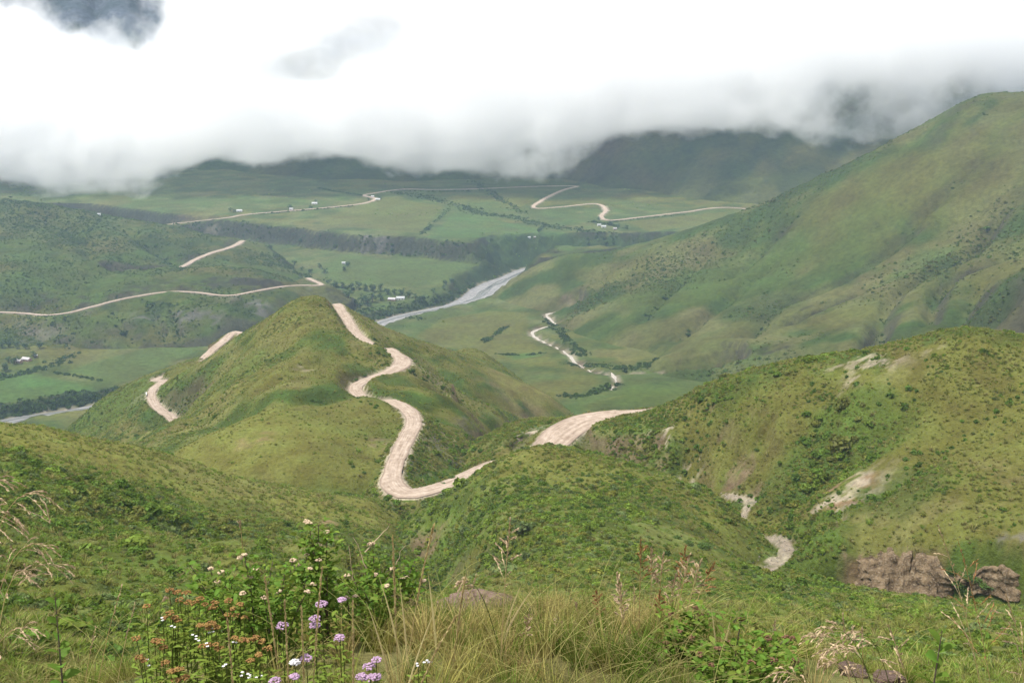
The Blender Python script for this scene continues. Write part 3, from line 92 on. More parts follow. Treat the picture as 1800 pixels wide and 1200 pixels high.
ROADS = [
  {'name':'main','path':[[189.0,373.0,-120.3,6.2],[186.1,373.1,-120.3,6.2],[183.3,373.2,-120.2,6.19],[180.6,373.4,-120.2,6.17],[178.0,373.6,-120.1,6.16],[175.4,373.8,-120.1,6.14],[172.8,374.0,-120.0,6.12],[170.2,374.2,-119.9,6.1],[167.5,374.4,-119.8,6.09],[164.7,374.5,-119.8,6.08],[161.8,374.5,-119.7,6.07],[158.8,374.4,-119.6,6.07],[155.5,374.3,-119.5,6.07],[152.1,374.0,-119.4,6.09],[148.4,373.7,-119.3,6.11],[144.4,373.2,-119.3,6.15],[140.2,372.6,-119.2,6.2],[137.8,372.2,-119.2,6.23],[135.2,371.8,-119.1,6.27],[132.5,371.3,-119.1,6.3],[129.6,370.8,-119.1,6.34],[126.6,370.3,-119.1,6.38],[123.5,369.7,-119.1,6.43],[120.3,369.1,-119.1,6.47],[117.1,368.5,-119.1,6.52],[113.7,367.9,-119.1,6.57],[110.3,367.3,-119.1,6.62],[106.9,366.7,-119.1,6.68],[103.5,366.1,-119.2,6.73],[99.98,365.4,-119.2,6.79],[96.5,364.8,-119.2,6.85],[93.03,364.1,-119.2,6.91],[89.57,363.5,-119.3,6.98],[86.16,362.8,-119.3,7.04],[82.78,362.2,-119.3,7.11],[79.47,361.5,-119.4,7.18],[76.22,360.9,-119.4,7.24],[73.06,360.3,-119.4,7.32],[70,359.7,-119.5,7.39],[67.04,359.1,-119.5,7.46],[64.21,358.5,-119.5,7.53],[61.52,357.9,-119.5,7.61],[58.97,357.4,-119.5,7.69],[56.59,357.0,-119.5,7.76],[54.39,356.5,-119.5,7.84],[52.37,356.2,-119.6,7.92],[50.56,355.9,-119.6,8],[41.86,354.7,-119.7,8.69],[39.04,354.6,-119.8,9.49],[38.67,354.6,-119.8,10.29],[37.3,354.2,-119.9,11],[33.47,353.1,-120.1,11.81],[29.94,351.7,-120.3,12.52],[26.64,349.7,-120.5,13],[23.51,347.0,-120.8,13.22],[20.61,343.8,-121.2,13.22],[18,340.3,-121.5,13],[15.95,336.5,-121.8,12.59],[14.2,332.3,-122.2,11.95],[12,328.0,-122.5,11],[10.18,325.2,-122.6,10.14],[8.06,322.1,-122.8,9.05],[5.85,319.0,-122.9,7.91],[3.76,316.3,-123.0,6.9],[1.98,314.4,-123.1,6.2],[-1.14,314.2,-123.2,5.9],[-3.74,315.3,-123.2,6.2],[-6.29,313.8,-123.3,6.2],[-9.22,310.9,-123.5,6.2],[-11.91,307.9,-123.6,6.17],[-14.93,304.3,-123.8,6.14],[-17.93,301.2,-124.0,6.2],[-20.85,298.8,-124.3,6.4],[-23.75,296.8,-124.5,6.69],[-26.43,295.3,-124.7,7],[-29.96,293.8,-124.9,7.55],[-33.01,294.0,-125.0,8],[-35.72,297.2,-125.2,8.17],[-37.76,301.8,-125.3,8],[-38.62,306.2,-125.3,7.1],[-38.86,311.5,-125.3,6.2],[-38.92,314.8,-125.3,6.07],[-38.9,318.5,-125.3,6.09],[-38.79,322.4,-125.2,6.16],[-38.62,326.6,-125.2,6.2],[-38.45,329.6,-125.2,6.2],[-38.23,333.0,-125.1,6.2],[-37.99,336.5,-125.1,6.2],[-37.74,340.1,-125.2,6.2],[-37.51,343.5,-125.2,6.2],[-37.31,346.6,-125.3,6.2],[-37.08,349.8,-125.4,6.2],[-36.83,352.6,-125.5,6.2],[-36.62,355.2,-125.6,6.2],[-36.52,357.9,-125.7,6.2],[-36.61,360.8,-125.9,6.2],[-36.84,363.5,-126.1,6.2],[-37.18,366.5,-126.3,6.2],[-37.61,369.5,-126.6,6.2],[-38.14,372.6,-126.8,6.2],[-38.74,375.6,-127.1,6.2],[-39.39,378.4,-127.4,6.2],[-40.53,382.4,-127.8,6.2],[-41.86,386.1,-128.3,6.2],[-43.3,389.7,-128.8,6.2],[-44.75,393.2,-129.2,6.2],[-46.24,396.7,-129.7,6.2],[-47.78,400.1,-130.3,6.2],[-49.33,403.1,-130.8,6.2],[-50.8,405.3,-131.2,6.2],[-53.41,406.3,-131.9,6.2],[-55.99,406.8,-132.4,6.2],[-57.91,408.8,-132.9,6.2],[-59.9,411.5,-133.3,6.2],[-61.86,414.6,-133.7,6.2],[-63.86,418.1,-134.1,6.2],[-65.82,422.0,-134.3,6.2],[-67.41,425.9,-134.5,6.2],[-69.07,431.8,-134.7,6.2],[-69.65,437.7,-134.8,6.2],[-69.11,441.3,-134.9,6.17],[-67.94,444.7,-135.0,6.14],[-66.29,448.4,-135.1,6.2],[-64.99,450.7,-135.2,6.29],[-63.41,453.2,-135.2,6.4],[-61.71,455.7,-135.3,6.56],[-60.07,458.2,-135.4,6.75],[-58.66,460.7,-135.4,7],[-57.15,463.8,-135.5,7.49],[-55.79,466.9,-135.6,8.11],[-54.65,469.9,-135.6,8.68],[-53.83,472.9,-135.6,9],[-53.23,476.8,-135.7,8.92],[-53.16,480.6,-135.7,8.5],[-53.66,484.5,-135.7,8],[-54.96,488.7,-135.8,7.39],[-56.86,493.1,-135.9,6.7],[-58.72,497.3,-136.1,6.2],[-60.33,501.6,-136.2,6.07],[-61.9,505.6,-136.4,6.13],[-63.45,508.3,-136.6,6.2],[-64.88,508.4,-136.9,6.2],[-66.25,507.2,-137.3,6.2],[-67.77,507.5,-137.6,6.2],[-69.59,510.4,-138.0,6.2],[-71.56,514.6,-138.3,6.2],[-73.4,518.9,-138.6,6.2],[-74.83,522.8,-138.8,6.2],[-76.14,526.8,-138.9,6.2],[-77.87,531.8,-139.2,6.2],[-78.86,534.2,-139.3,6.2],[-79.98,536.9,-139.4,6.21],[-81.19,539.7,-139.6,6.21],[-82.45,542.6,-139.7,6.21],[-83.7,545.7,-139.9,6.21],[-84.92,548.8,-140.1,6.21],[-86.06,552.0,-140.2,6.2],[-86.99,554.9,-140.3,6.18],[-87.9,557.9,-140.5,6.15],[-88.79,561.0,-140.7,6.12],[-89.66,564.2,-140.8,6.09],[-90.51,567.4,-140.9,6.05],[-91.34,570.5,-141.1,6.03],[-92.16,573.5,-141.2,6.01],[-92.96,576.4,-141.3,6],[-93.85,579.5,-141.4,6.01],[-94.69,582.5,-141.5,6.03],[-95.5,585.5,-141.6,6.07],[-96.3,588.3,-141.6,6.11],[-97.1,591.1,-141.7,6.15],[-97.92,593.9,-141.7,6.18],[-98.78,596.6,-141.7,6.2],[-99.8,599.9,-141.7,6.21],[-100.9,603.3,-141.7,6.21],[-101.9,606.7,-141.8,6.21],[-103.1,610.2,-141.8,6.21],[-104.3,613.9,-141.9,6.2],[-105.6,617.8,-142.0,6.2],[-107.0,622.8,-142.2,6.2],[-108.5,629.3,-142.4,6.2],[-110.1,636.0,-142.7,6.2],[-111.8,642.0,-143.0,6.2],[-113.7,646.4,-143.6,6.2],[-115.9,648.9,-144.6,6.2],[-116.9,649.3,-145.2,6.2],[-117.9,649.5,-146.0,6.2],[-119.0,649.6,-147.0,6.2],[-120.3,650.0,-148.1,6.2],[-121.7,650.6,-149.4,6.2],[-123.1,651.5,-150.8,6.2],[-124.7,652.7,-152.4,6.2],[-126.4,654.2,-154.1,6.2],[-128.2,655.9,-155.8,6.2],[-130.0,657.7,-157.5,6.2],[-131.8,659.4,-159.2,6.2],[-133.5,661.2,-160.7,6.2],[-135.3,662.8,-162.1,6.2],[-137.1,664.5,-163.4,6.2],[-138.8,666.3,-164.6,6.2],[-141.2,668.8,-166.0,6.2],[-143.8,671.5,-167.2,6.2],[-146.4,674.1,-168.4,6.2],[-149.1,676.8,-169.4,6.2],[-151.7,679.3,-170.3,6.2],[-154.4,681.6,-171.1,6.2],[-156.9,683.8,-171.8,6.2],[-159.4,685.7,-172.4,6.2],[-161.7,687.2,-172.9,6.2],[-163.9,688.3,-173.4,6.2],[-165.8,689.0,-173.8,6.2],[-168.9,689.3,-174.3,6.2],[-171.7,689.0,-174.8,6.2],[-174.3,688.5,-175.1,6.2],[-176.8,688.0,-175.3,6.2],[-179.2,687.9,-175.5,6.2],[-181.5,688.3,-175.6,6.2],[-186.7,692.7,-175.9,6.2],[-191.9,699.4,-176.1,6.2],[-195.9,702.4,-176.3,6.2],[-197.6,698.5,-176.6,6.2],[-197.8,691.1,-176.9,6.2],[-198.2,683.9,-177.4,6.2],[-199.0,679.6,-177.8,6.2],[-199.9,675.5,-178.3,6.2],[-200.9,671.7,-178.9,6.2],[-201.8,668.0,-179.6,6.2],[-202.7,665.9,-180.3,6.2],[-203.8,664.5,-181.3,6.2],[-204.9,663.0,-182.3,6.2],[-205.4,660.5,-183.0,6.2],[-205.4,657.0,-183.3,6.2],[-205.5,656.6,-183.7,6.2],[-205.7,657.2,-184.3,6.2],[-206.1,658.6,-185.1,6.2],[-206.6,660.8,-186.2,6.2],[-207.3,663.7,-187.4,6.2],[-208.3,667.2,-188.8,6.2],[-209.3,671.1,-190.2,6.2],[-210.5,675.0,-191.7,6.2],[-211.7,678.6,-193.1,6.2],[-212.8,681.6,-194.3,6.2],[-214.0,683.7,-195.4,6.2],[-215.1,685.0,-196.1,6.2],[-217.7,686.2,-197.4,6.2],[-220.8,686.7,-198.4,6.2],[-224.3,686.4,-199.2,6.2],[-227.8,685.5,-199.9,6.2],[-230.8,683.9,-200.3,6.2],[-233.3,682.0,-200.6,6.2],[-234.5,680.6,-200.8,6.2],[-235.7,679.1,-200.9,6.2],[-236.9,677.3,-200.9,6.2],[-237.9,675.2,-200.8,6.2],[-238.7,672.7,-200.6,6.2],[-239.3,670.0,-200.3,6.2],[-239.7,667.0,-199.9,6.2],[-239.8,663.9,-199.4,6.2],[-239.6,660.8,-198.9,6.2],[-239.3,658.0,-198.4,6.2],[-238.6,655.4,-197.8,6.2],[-237.5,652.9,-197.2,6.22],[-236.1,650.5,-196.5,6.23],[-234.6,648.2,-195.8,6.25],[-232.9,646.0,-195.1,6.26],[-231.3,644.0,-194.5,6.27],[-229.7,642.2,-193.9,6.27],[-228.4,640.5,-193.4,6.26],[-227.3,638.8,-193.0,6.24],[-226.5,637.2,-192.7,6.2],[-225.8,633.0,-192.2,6],[-225.9,628.7,-192.0,5.7],[-226.2,624.2,-191.8,5.4],[-226.1,619.9,-191.6,5.2],[-225.7,616.6,-191.5,5.12],[-225.2,613.5,-191.5,5.08],[-224.6,610.4,-191.5,5.08],[-223.9,607.4,-191.6,5.12],[-223.0,604.4,-191.6,5.2],[-221.6,600.6,-191.7,5.4],[-220.0,596.6,-191.9,5.7],[-218.1,592.7,-192.0,6],[-216.1,589.0,-192.2,6.2],[-214.5,586.3,-192.3,6.26],[-212.7,583.6,-192.4,6.27],[-210.8,581.0,-192.6,6.25],[-208.9,578.4,-192.7,6.22],[-207.0,575.9,-192.8,6.2],[-205.2,573.8,-192.9,6.2],[-203.4,572.2,-193.1,6.2],[-201.5,570.5,-193.2,6.2],[-199.6,568.1,-193.3,6.2],[-197.4,564.6,-193.6,6.2],[-196.1,562.4,-193.7,6.2],[-194.6,560.0,-193.9,6.2],[-193.0,557.4,-194.2,6.2],[-191.4,554.8,-194.4,6.2],[-189.8,552.1,-194.8,6.2],[-188.4,549.4,-195.2,6.2],[-187.3,546.6,-195.6,6.2],[-186.4,543.7,-196.1,6.2],[-185.9,540.8,-196.5,6.2],[-186.0,537.8,-197.0,6.2],[-186.5,534.6,-197.5,6.2],[-187.4,531.4,-198.1,6.2],[-188.8,528.0,-198.8,6.2],[-190.4,524.7,-199.6,6.2],[-192.4,521.5,-200.4,6.2],[-194.6,518.5,-201.2,6.2],[-197.0,515.6,-202.1,6.2],[-199.5,513.0,-202.9,6.2],[-202.0,510.7,-203.7,6.2],[-204.5,508.7,-204.5,6.2],[-207.0,507.0,-205.2,6.2],[-209.7,505.5,-205.9,6.2],[-212.5,504.2,-206.6,6.2],[-215.4,503.1,-207.2,6.2],[-218.4,502.2,-207.9,6.2],[-221.6,501.5,-208.5,6.2],[-224.9,500.9,-209.2,6.2],[-228.2,500.6,-209.8,6.2],[-231.7,500.5,-210.5,6.2],[-235.3,500.6,-211.3,6.2],[-237.6,500.9,-211.7,6.2],[-240.0,501.3,-212.2,6.2],[-242.5,501.9,-212.8,6.2],[-245.1,502.6,-213.3,6.2],[-247.7,503.5,-213.9,6.2],[-250.4,504.5,-214.4,6.2],[-253.1,505.6,-215.0,6.2],[-255.8,506.7,-215.6,6.2],[-258.6,507.8,-216.1,6.2],[-261.3,508.8,-216.7,6.2],[-263.9,509.8,-217.2,6.2],[-266.5,510.7,-217.6,6.2],[-269.1,511.5,-218.0,6.2],[-271.6,512.2,-218.4,6.2],[-273.9,512.7,-218.7,6.2],[-276.2,513.0,-219.0,6.2]],'cuts':['spur','left_hill','right_hill','centre_hill'],'fills':['centre_hill','right_hill'],'cut':1.5,'fill':0.75,'reach':26,'sink':0.35,'margin':0.6},
  {'name':'ridge_low','path':[[-907.4,1265.3,-274.2,7],[-900.3,1264.0,-274.4,7],[-893.1,1262.8,-274.6,7],[-885.8,1261.7,-274.9,7],[-878.5,1260.7,-275.1,7],[-871.2,1259.7,-275.4,7],[-863.9,1258.9,-275.7,7],[-856.7,1258.2,-276.1,7],[-849.4,1257.6,-276.5,7],[-842.3,1257.1,-276.9,7],[-835.1,1256.8,-277.3,7],[-828.1,1256.6,-277.8,7],[-821.1,1256.5,-278.3,7],[-814.1,1256.4,-278.8,7],[-807.2,1256.5,-279.3,7],[-800.4,1256.5,-279.9,7],[-793.6,1256.7,-280.4,7],[-786.9,1256.8,-280.9,7],[-780.3,1256.9,-281.5,7],[-773.7,1257.0,-282.0,7],[-767.2,1257.1,-282.5,7],[-760.8,1257.1,-283.0,7],[-754.4,1257.1,-283.5,7],[-748.2,1257.1,-283.9,7],[-742.1,1257.0,-284.4,7],[-736.1,1257.0,-284.8,7],[-730.3,1256.9,-285.2,7],[-724.6,1256.8,-285.6,7],[-719.1,1256.7,-285.9,7],[-713.9,1256.6,-286.3,7],[-708.8,1256.6,-286.6,7],[-704.0,1256.5,-287.0,7],[-699.4,1256.5,-287.3,7],[-695.0,1256.4,-287.6,7],[-691.0,1256.4,-287.9,7],[-687.2,1256.4,-288.1,7],[-670.0,1256.5,-289.2,7],[-660.0,1256.9,-289.8,7],[-654.9,1257.8,-290.1,7],[-652.5,1258.9,-290.2,7],[-650.5,1259.9,-290.3,7],[-646.4,1260.3,-290.5,7],[-639.8,1260.2,-290.8,7],[-633.8,1260.0,-290.9,7],[-628.1,1259.4,-291.1,7],[-622.5,1258.5,-291.2,7],[-616.4,1257.3,-291.3,7],[-609.7,1255.2,-291.2,7],[-602.7,1252.3,-291.2,7],[-595.5,1249.2,-291.0,7],[-588.5,1246.4,-290.8,7],[-582.0,1244.5,-290.5,7],[-574.4,1243.6,-290.0,7],[-567.3,1243.5,-289.4,7],[-560.5,1244.4,-288.7,7],[-554.0,1246.1,-287.9,7],[-548.3,1249.0,-287.2,7],[-543.4,1253.0,-286.4,7],[-538.2,1257.9,-285.5,7],[-532.0,1263.2,-284.5,7],[-527.8,1266.5,-283.8,7],[-523.4,1270.1,-283.1,7],[-518.7,1274.0,-282.2,7],[-513.8,1278.0,-281.4,7],[-508.7,1281.9,-280.6,7],[-503.4,1285.7,-279.8,7],[-497.8,1289.0,-279.1,7],[-492.6,1291.7,-278.4,7],[-487.1,1294.5,-277.8,7],[-481.3,1297.3,-277.2,7],[-475.4,1300.2,-276.6,7],[-469.6,1303.0,-276.2,7],[-463.9,1305.7,-275.8,7],[-458.4,1308.1,-275.5,7],[-453.2,1310.2,-275.3,7],[-445.6,1312.3,-275.1,7],[-438.5,1313.1,-275.1,7],[-431.5,1313.0,-275.2,7],[-424.3,1312.1,-275.3,7],[-416.3,1311.1,-275.5,7],[-409.9,1309.8,-275.7,7],[-402.9,1307.3,-276.0,7],[-395.6,1304.4,-276.3,7],[-388.2,1301.5,-276.6,7],[-381.0,1299.2,-276.9,7],[-374.3,1297.9,-277.1,7],[-368.4,1298.3,-277.3,7],[-362.5,1301.2,-277.5,7],[-357.2,1306.0,-277.7,7],[-352.5,1312.1,-277.8,7],[-348.1,1318.7,-277.9,7],[-343.8,1325.1,-278.0,7],[-339.4,1330.7,-278.1,7],[-334.3,1336.7,-278.1,7],[-329.6,1342.9,-278.2,7],[-325.0,1349.1,-278.4,7],[-320.5,1355.0,-278.6,7],[-315.9,1360.5,-278.8,7],[-312.6,1364.2,-279.0,7],[-309.6,1367.9,-279.4,7],[-306.6,1371.6,-279.7,7],[-303.7,1375.5,-280.2,7],[-300.8,1379.5,-280.8,7],[-297.7,1383.5,-281.3,7],[-294.5,1387.6,-281.9,7],[-290.6,1391.0,-282.6,7],[-285.8,1393.9,-283.2,7],[-280.7,1396.4,-283.9,7],[-275.9,1398.9,-284.5,7],[-271.8,1401.8,-285.1,7],[-269.1,1405.6,-285.6,7],[-268.3,1411.0,-286.2,7],[-269.0,1415.5,-286.5,7],[-270.5,1420.7,-286.9,7],[-272.7,1426.4,-287.2,7],[-275.5,1432.6,-287.6,7],[-278.7,1439.0,-287.9,7],[-282.2,1445.5,-288.2,7],[-285.8,1452.0,-288.4,7],[-289.4,1458.3,-288.7,7],[-292.9,1464.4,-288.8,7],[-296.2,1470.1,-289.0,7],[-299.1,1475.4,-289.1,7]],'cuts':['left_ridge'],'fills':['left_ridge'],'cut':1.6,'fill':0.7,'reach':45,'sink':0.8,'margin':8},
  {'name':'ridge_high','path':[[-560.6,1431.6,-276.3,9],[-555.4,1434.6,-276.4,9],[-550.0,1437.5,-276.4,9],[-544.6,1440.5,-276.5,9],[-539.2,1443.6,-276.6,9],[-533.9,1446.9,-276.8,9],[-528.9,1450.4,-277.0,9],[-524.2,1454.3,-277.1,9],[-519.9,1458.6,-277.4,9],[-516.2,1463.5,-277.7,9],[-513.6,1467.8,-277.9,9],[-511.3,1472.5,-278.2,9],[-509.2,1477.5,-278.6,9],[-507.4,1482.7,-279.0,9],[-505.8,1488.0,-279.4,9],[-504.3,1493.2,-279.7,9],[-502.8,1498.1,-280.0,9],[-501.3,1502.6,-280.1,9],[-499.7,1506.8,-280.1,9],[-498.2,1510.6,-280.1,9],[-496.7,1514.5,-279.9,9],[-494.5,1522.2,-279.6,8.99],[-493.1,1531.2,-279.2,8.96],[-492.4,1541.0,-278.8,8.94],[-491.8,1551.0,-278.4,8.93],[-491.0,1560.5,-277.9,8.94],[-489.6,1568.7,-277.4,9],[-487.9,1574.6,-276.9,9.1],[-486.1,1580.2,-276.3,9.24],[-484.2,1585.5,-275.8,9.41],[-482.3,1590.8,-275.3,9.59],[-480.3,1596.1,-274.8,9.76],[-478.4,1601.5,-274.4,9.9],[-476.4,1607.0,-274.1,10],[-473.9,1613.3,-273.8,10.05],[-471.1,1619.4,-273.6,10.04],[-468.2,1625.3,-273.3,10],[-465.4,1631.2,-273.1,9.96],[-462.8,1637.0,-273.0,9.95],[-460.8,1643.1,-272.8,10],[-459.2,1649.4,-272.7,10.14],[-457.9,1655.7,-272.6,10.37],[-456.9,1662.0,-272.6,10.62],[-456.1,1668.5,-272.6,10.85],[-455.5,1675.2,-272.6,11],[-455.2,1682.2,-272.7,11],[-455.2,1687.0,-272.7,10.91],[-455.3,1691.9,-272.8,10.76],[-455.6,1696.9,-272.9,10.56],[-455.9,1702.0,-273.1,10.32],[-456.3,1707.2,-273.2,10.05],[-456.8,1712.3,-273.4,9.78],[-457.3,1717.4,-273.6,9.5],[-457.7,1722.5,-273.7,9.24],[-458.0,1727.5,-273.8,9]],'cuts':['left_ridge'],'fills':['left_ridge'],'cut':1.3,'fill':0.7,'reach':45,'sink':0.8,'margin':4.5},
  {'name':'far','path':[[-678.9,2036.6,-288.9,8.5],[-671.6,2037.8,-288.3,8.5],[-664.0,2038.1,-287.5,8.5],[-656.2,2037.6,-286.7,8.5],[-648.1,2036.5,-285.7,8.5],[-639.8,2035.2,-284.7,8.5],[-631.4,2034.0,-283.7,8.5],[-623.0,2033.3,-282.8,8.5],[-610.6,2033.0,-281.4,8.5],[-597.8,2033.6,-280.1,8.5],[-585.4,2035.6,-278.9,8.5],[-574.4,2039.2,-278.0,8.5],[-565.4,2044.0,-277.4,8.5],[-558.6,2051.1,-276.9,8.5],[-554.9,2057.8,-276.4,8.5],[-550.5,2065.0,-276.0,8.5],[-542.0,2073.3,-275.6,8.5],[-535.3,2077.8,-275.4,8.5],[-527.2,2082.6,-275.1,8.5],[-518.1,2087.4,-274.9,8.5],[-508.3,2092.3,-274.6,8.5],[-498.2,2097.2,-274.4,8.5],[-488.1,2101.9,-274.1,8.5],[-478.3,2106.6,-273.8,8.5],[-469.3,2111.1,-273.6,8.5],[-459.6,2116.0,-273.3,8.5],[-450.3,2120.7,-273.1,8.5],[-441.1,2125.2,-272.9,8.5],[-432.1,2129.7,-272.6,8.5],[-423.1,2134.3,-272.4,8.5],[-414.0,2139.0,-272.1,8.5],[-404.8,2144.1,-271.9,8.5],[-395.2,2149.5,-271.6,8.5],[-385.2,2155.2,-271.3,8.5],[-375.0,2161.1,-271.0,8.5],[-364.9,2167.0,-270.6,8.5],[-355.5,2173.0,-270.3,8.5],[-346.8,2178.8,-270.0,8.5],[-339.4,2184.6,-269.8,8.5],[-329.1,2193.8,-269.3,8.5],[-321.3,2202.5,-268.9,8.5],[-315.3,2211.4,-268.5,8.5],[-310.4,2221.4,-268.1,8.5],[-305.9,2232.7,-267.7,8.5],[-302.3,2245.1,-267.4,8.5],[-300.7,2257.9,-267.0,8.5],[-301.9,2270.8,-266.6,8.5],[-305.6,2279.3,-266.3,8.5],[-311.8,2287.7,-266.0,8.5],[-319.1,2296.1,-265.6,8.5],[-326.2,2304.6,-265.4,8.5],[-331.7,2313.2,-265.1,8.5],[-334.2,2321.9,-264.9,8.5],[-332.8,2332.1,-264.6,8.5],[-328.0,2341.7,-264.4,8.5],[-321.4,2350.9,-264.1,8.5],[-314.2,2359.6,-263.9,8.5],[-307.8,2368.1,-263.6,8.5],[-301.1,2378.6,-263.3,8.5],[-294.3,2388.9,-263.1,8.5],[-287.2,2398.6,-262.8,8.5],[-279.4,2406.9,-262.6,8.5],[-271.0,2414.2,-262.5,8.5],[-262.1,2420.5,-262.4,8.5],[-252.4,2425.3,-262.3,8.5],[-241.6,2428.0,-262.3,8.5],[-232.3,2427.4,-262.3,8.5],[-222.8,2424.7,-262.3,8.5],[-212.4,2421.1,-262.3,8.5],[-200.7,2418.2,-262.4,8.5],[-187.1,2417.6,-262.5,8.5],[-178.5,2418.2,-262.5,8.5],[-169.1,2419.2,-262.6,8.5],[-159.1,2420.5,-262.7,8.5],[-148.5,2422.1,-262.7,8.5],[-137.7,2424.0,-262.8,8.5],[-126.7,2426.2,-262.8,8.5],[-115.7,2428.7,-262.9,8.5],[-104.8,2431.6,-262.9,8.5],[-94.2,2434.7,-263.0,8.5],[-84.77,2438.0,-263.1,8.5],[-75.25,2441.8,-263.1,8.5],[-65.66,2446.0,-263.2,8.5],[-56.05,2450.5,-263.2,8.5],[-46.45,2455.1,-263.3,8.5],[-36.9,2459.7,-263.3,8.5],[-27.44,2464.2,-263.3,8.5],[-18.12,2468.4,-263.3,8.5],[-8.96,2472.2,-263.3,8.5],[0,2475.5,-263.3,8.5],[10.95,2479.2,-263.3,8.5],[21.7,2482.7,-263.3,8.5],[32.28,2486.0,-263.2,8.5],[42.68,2489.0,-263.1,8.5],[52.92,2491.7,-263.1,8.5],[63.01,2493.9,-263.0,8.5],[72.95,2495.8,-262.9,8.5],[82.75,2497.2,-262.9,8.5],[94.62,2498.7,-262.8,8.5],[107.4,2500.4,-262.8,8.5],[120.3,2502.1,-262.8,8.5],[132.4,2503.4,-262.8,8.5],[143.0,2503.6,-262.9,8.5],[151.1,2502.2,-263.0,8.5],[155.9,2498.6,-263.0,8.5],[156.7,2491.6,-263.1,8.5],[153.2,2482.8,-263.2,8.5],[146.8,2472.8,-263.5,8.5],[138.8,2461.9,-263.8,8.5],[130.8,2450.2,-264.2,8.5],[124.0,2437.8,-264.7,8.5],[120.4,2429.5,-265.0,8.5],[116.7,2420.4,-265.3,8.5],[112.8,2410.6,-265.6,8.5],[108.8,2400.3,-266.0,8.5],[104.8,2389.7,-266.4,8.5],[100.9,2379.2,-266.8,8.5],[97.06,2368.8,-267.2,8.5],[93.4,2358.7,-267.6,8.5],[89.96,2349.2,-267.9,8.5],[86.81,2340.4,-268.3,8.5],[82.77,2328.8,-268.8,8.5],[79.13,2317.8,-269.2,8.5],[75.8,2307.3,-269.6,8.5],[72.72,2297.0,-270.0,8.5],[69.79,2287.0,-270.4,8.5],[66.94,2276.9,-270.7,8.5],[64.08,2266.8,-271.1,8.5],[61.05,2256.2,-271.5,8.5],[57.87,2245.2,-271.9,8.5],[54.72,2234.2,-272.3,8.5],[51.8,2223.4,-272.6,8.5],[49.29,2213.0,-273.0,8.5],[47.39,2203.4,-273.2,8.5],[46.29,2195.0,-273.5,8.5],[46.27,2171.8,-273.9,8.5],[55.22,2161.6,-274.1,8.5],[62.99,2163.2,-274.2,8.5],[73.14,2168.2,-274.2,8.5],[84.83,2174.9,-274.2,8.5],[97.19,2182.2,-274.1,8.5],[109.4,2189.2,-274.0,8.5],[118.4,2194.8,-273.8,8.5],[128.2,2201.9,-273.7,8.5],[138.4,2209.7,-273.5,8.5],[148.5,2217.6,-273.4,8.5],[158.0,2224.8,-273.4,8.5],[166.5,2230.4,-273.3,8.5],[173.4,2233.4,-273.3,8.5],[184.1,2231.4,-273.3,8.5],[189.7,2220.8,-273.4,8.5],[193.3,2204.6,-273.4,8.5],[194.6,2195.9,-273.5,8.5],[195.6,2185.7,-273.6,8.5],[196.2,2174.5,-273.8,8.5],[196.5,2162.8,-273.9,8.5],[196.4,2151.0,-274.1,8.5],[195.9,2139.5,-274.4,8.5],[195.2,2128.6,-274.6,8.5],[193.6,2117.9,-274.9,8.5],[191.2,2106.8,-275.2,8.5],[188.2,2095.8,-275.5,8.5],[185.2,2084.8,-275.8,8.5],[182.4,2074.2,-276.1,8.5],[180.4,2064.2,-276.4,8.5],[179.5,2054.9,-276.6,8.5],[179.3,2042.0,-276.9,8.5],[179.7,2028.6,-277.1,8.5],[181.5,2016.3,-277.3,8.5],[185.3,2007.1,-277.4,8.5],[191.9,2003.1,-277.4,8.5],[198.7,2004.4,-277.4,8.5],[207.2,2008.7,-277.4,8.5],[216.9,2015.0,-277.3,8.5],[227.6,2022.4,-277.2,8.5],[238.9,2030.2,-276.9,8.5],[250.3,2037.9,-276.6,8.5],[261.7,2044.8,-276.4,8.5],[269.6,2049.5,-276.2,8.5],[277.7,2054.4,-276.0,8.5],[285.9,2059.6,-275.8,8.5],[294.3,2064.9,-275.6,8.5],[302.8,2070.4,-275.3,8.5],[311.6,2075.9,-275.1,8.5],[320.7,2081.4,-274.9,8.5],[330.1,2086.9,-274.6,8.5],[339.8,2092.2,-274.4,8.5],[349.8,2097.4,-274.1,8.5],[357.7,2102.1,-273.9,8.5],[365.7,2108.1,-273.7,8.5],[373.8,2115.0,-273.5,8.5],[382.2,2122.4,-273.2,8.5],[390.7,2130.1,-273.0,8.5],[399.4,2137.8,-272.9,8.5],[408.4,2145.2,-272.7,8.5],[417.7,2152.0,-272.6,8.5],[427.2,2157.8,-272.6,8.5],[437.1,2162.3,-272.6,8.5],[447.3,2165.1,-272.8,8.5],[457.8,2165.7,-272.9,8.5],[468.6,2163.9,-273.2,8.5],[475.8,2161.3,-273.4,8.5],[483.3,2157.7,-273.7,8.5],[491.0,2153.3,-274.0,8.5],[498.9,2148.2,-274.4,8.5],[506.9,2142.6,-274.8,8.5],[515.2,2136.5,-275.3,8.5],[523.7,2130.2,-275.8,8.5],[532.4,2123.6,-276.4,8.5],[541.2,2116.8,-277.1,8.5],[550.1,2109.9,-277.8,8.5],[559.1,2102.8,-278.5,8.5],[568.2,2095.4,-279.2,8.5],[577.2,2087.8,-280.0,8.5],[586.1,2079.9,-280.6,8.5],[594.9,2071.7,-281.2,8.5],[603.6,2063.1,-281.8,8.5],[612.0,2054.3,-282.3,8.5],[620.3,2045.4,-282.7,8.5],[628.3,2036.5,-283.0,8.5],[636.2,2027.8,-283.3,8.5]],'cuts':['floor'],'fills':['floor'],'cut':0.8,'fill':0.6,'reach':40,'sink':0.9,'margin':7},
]
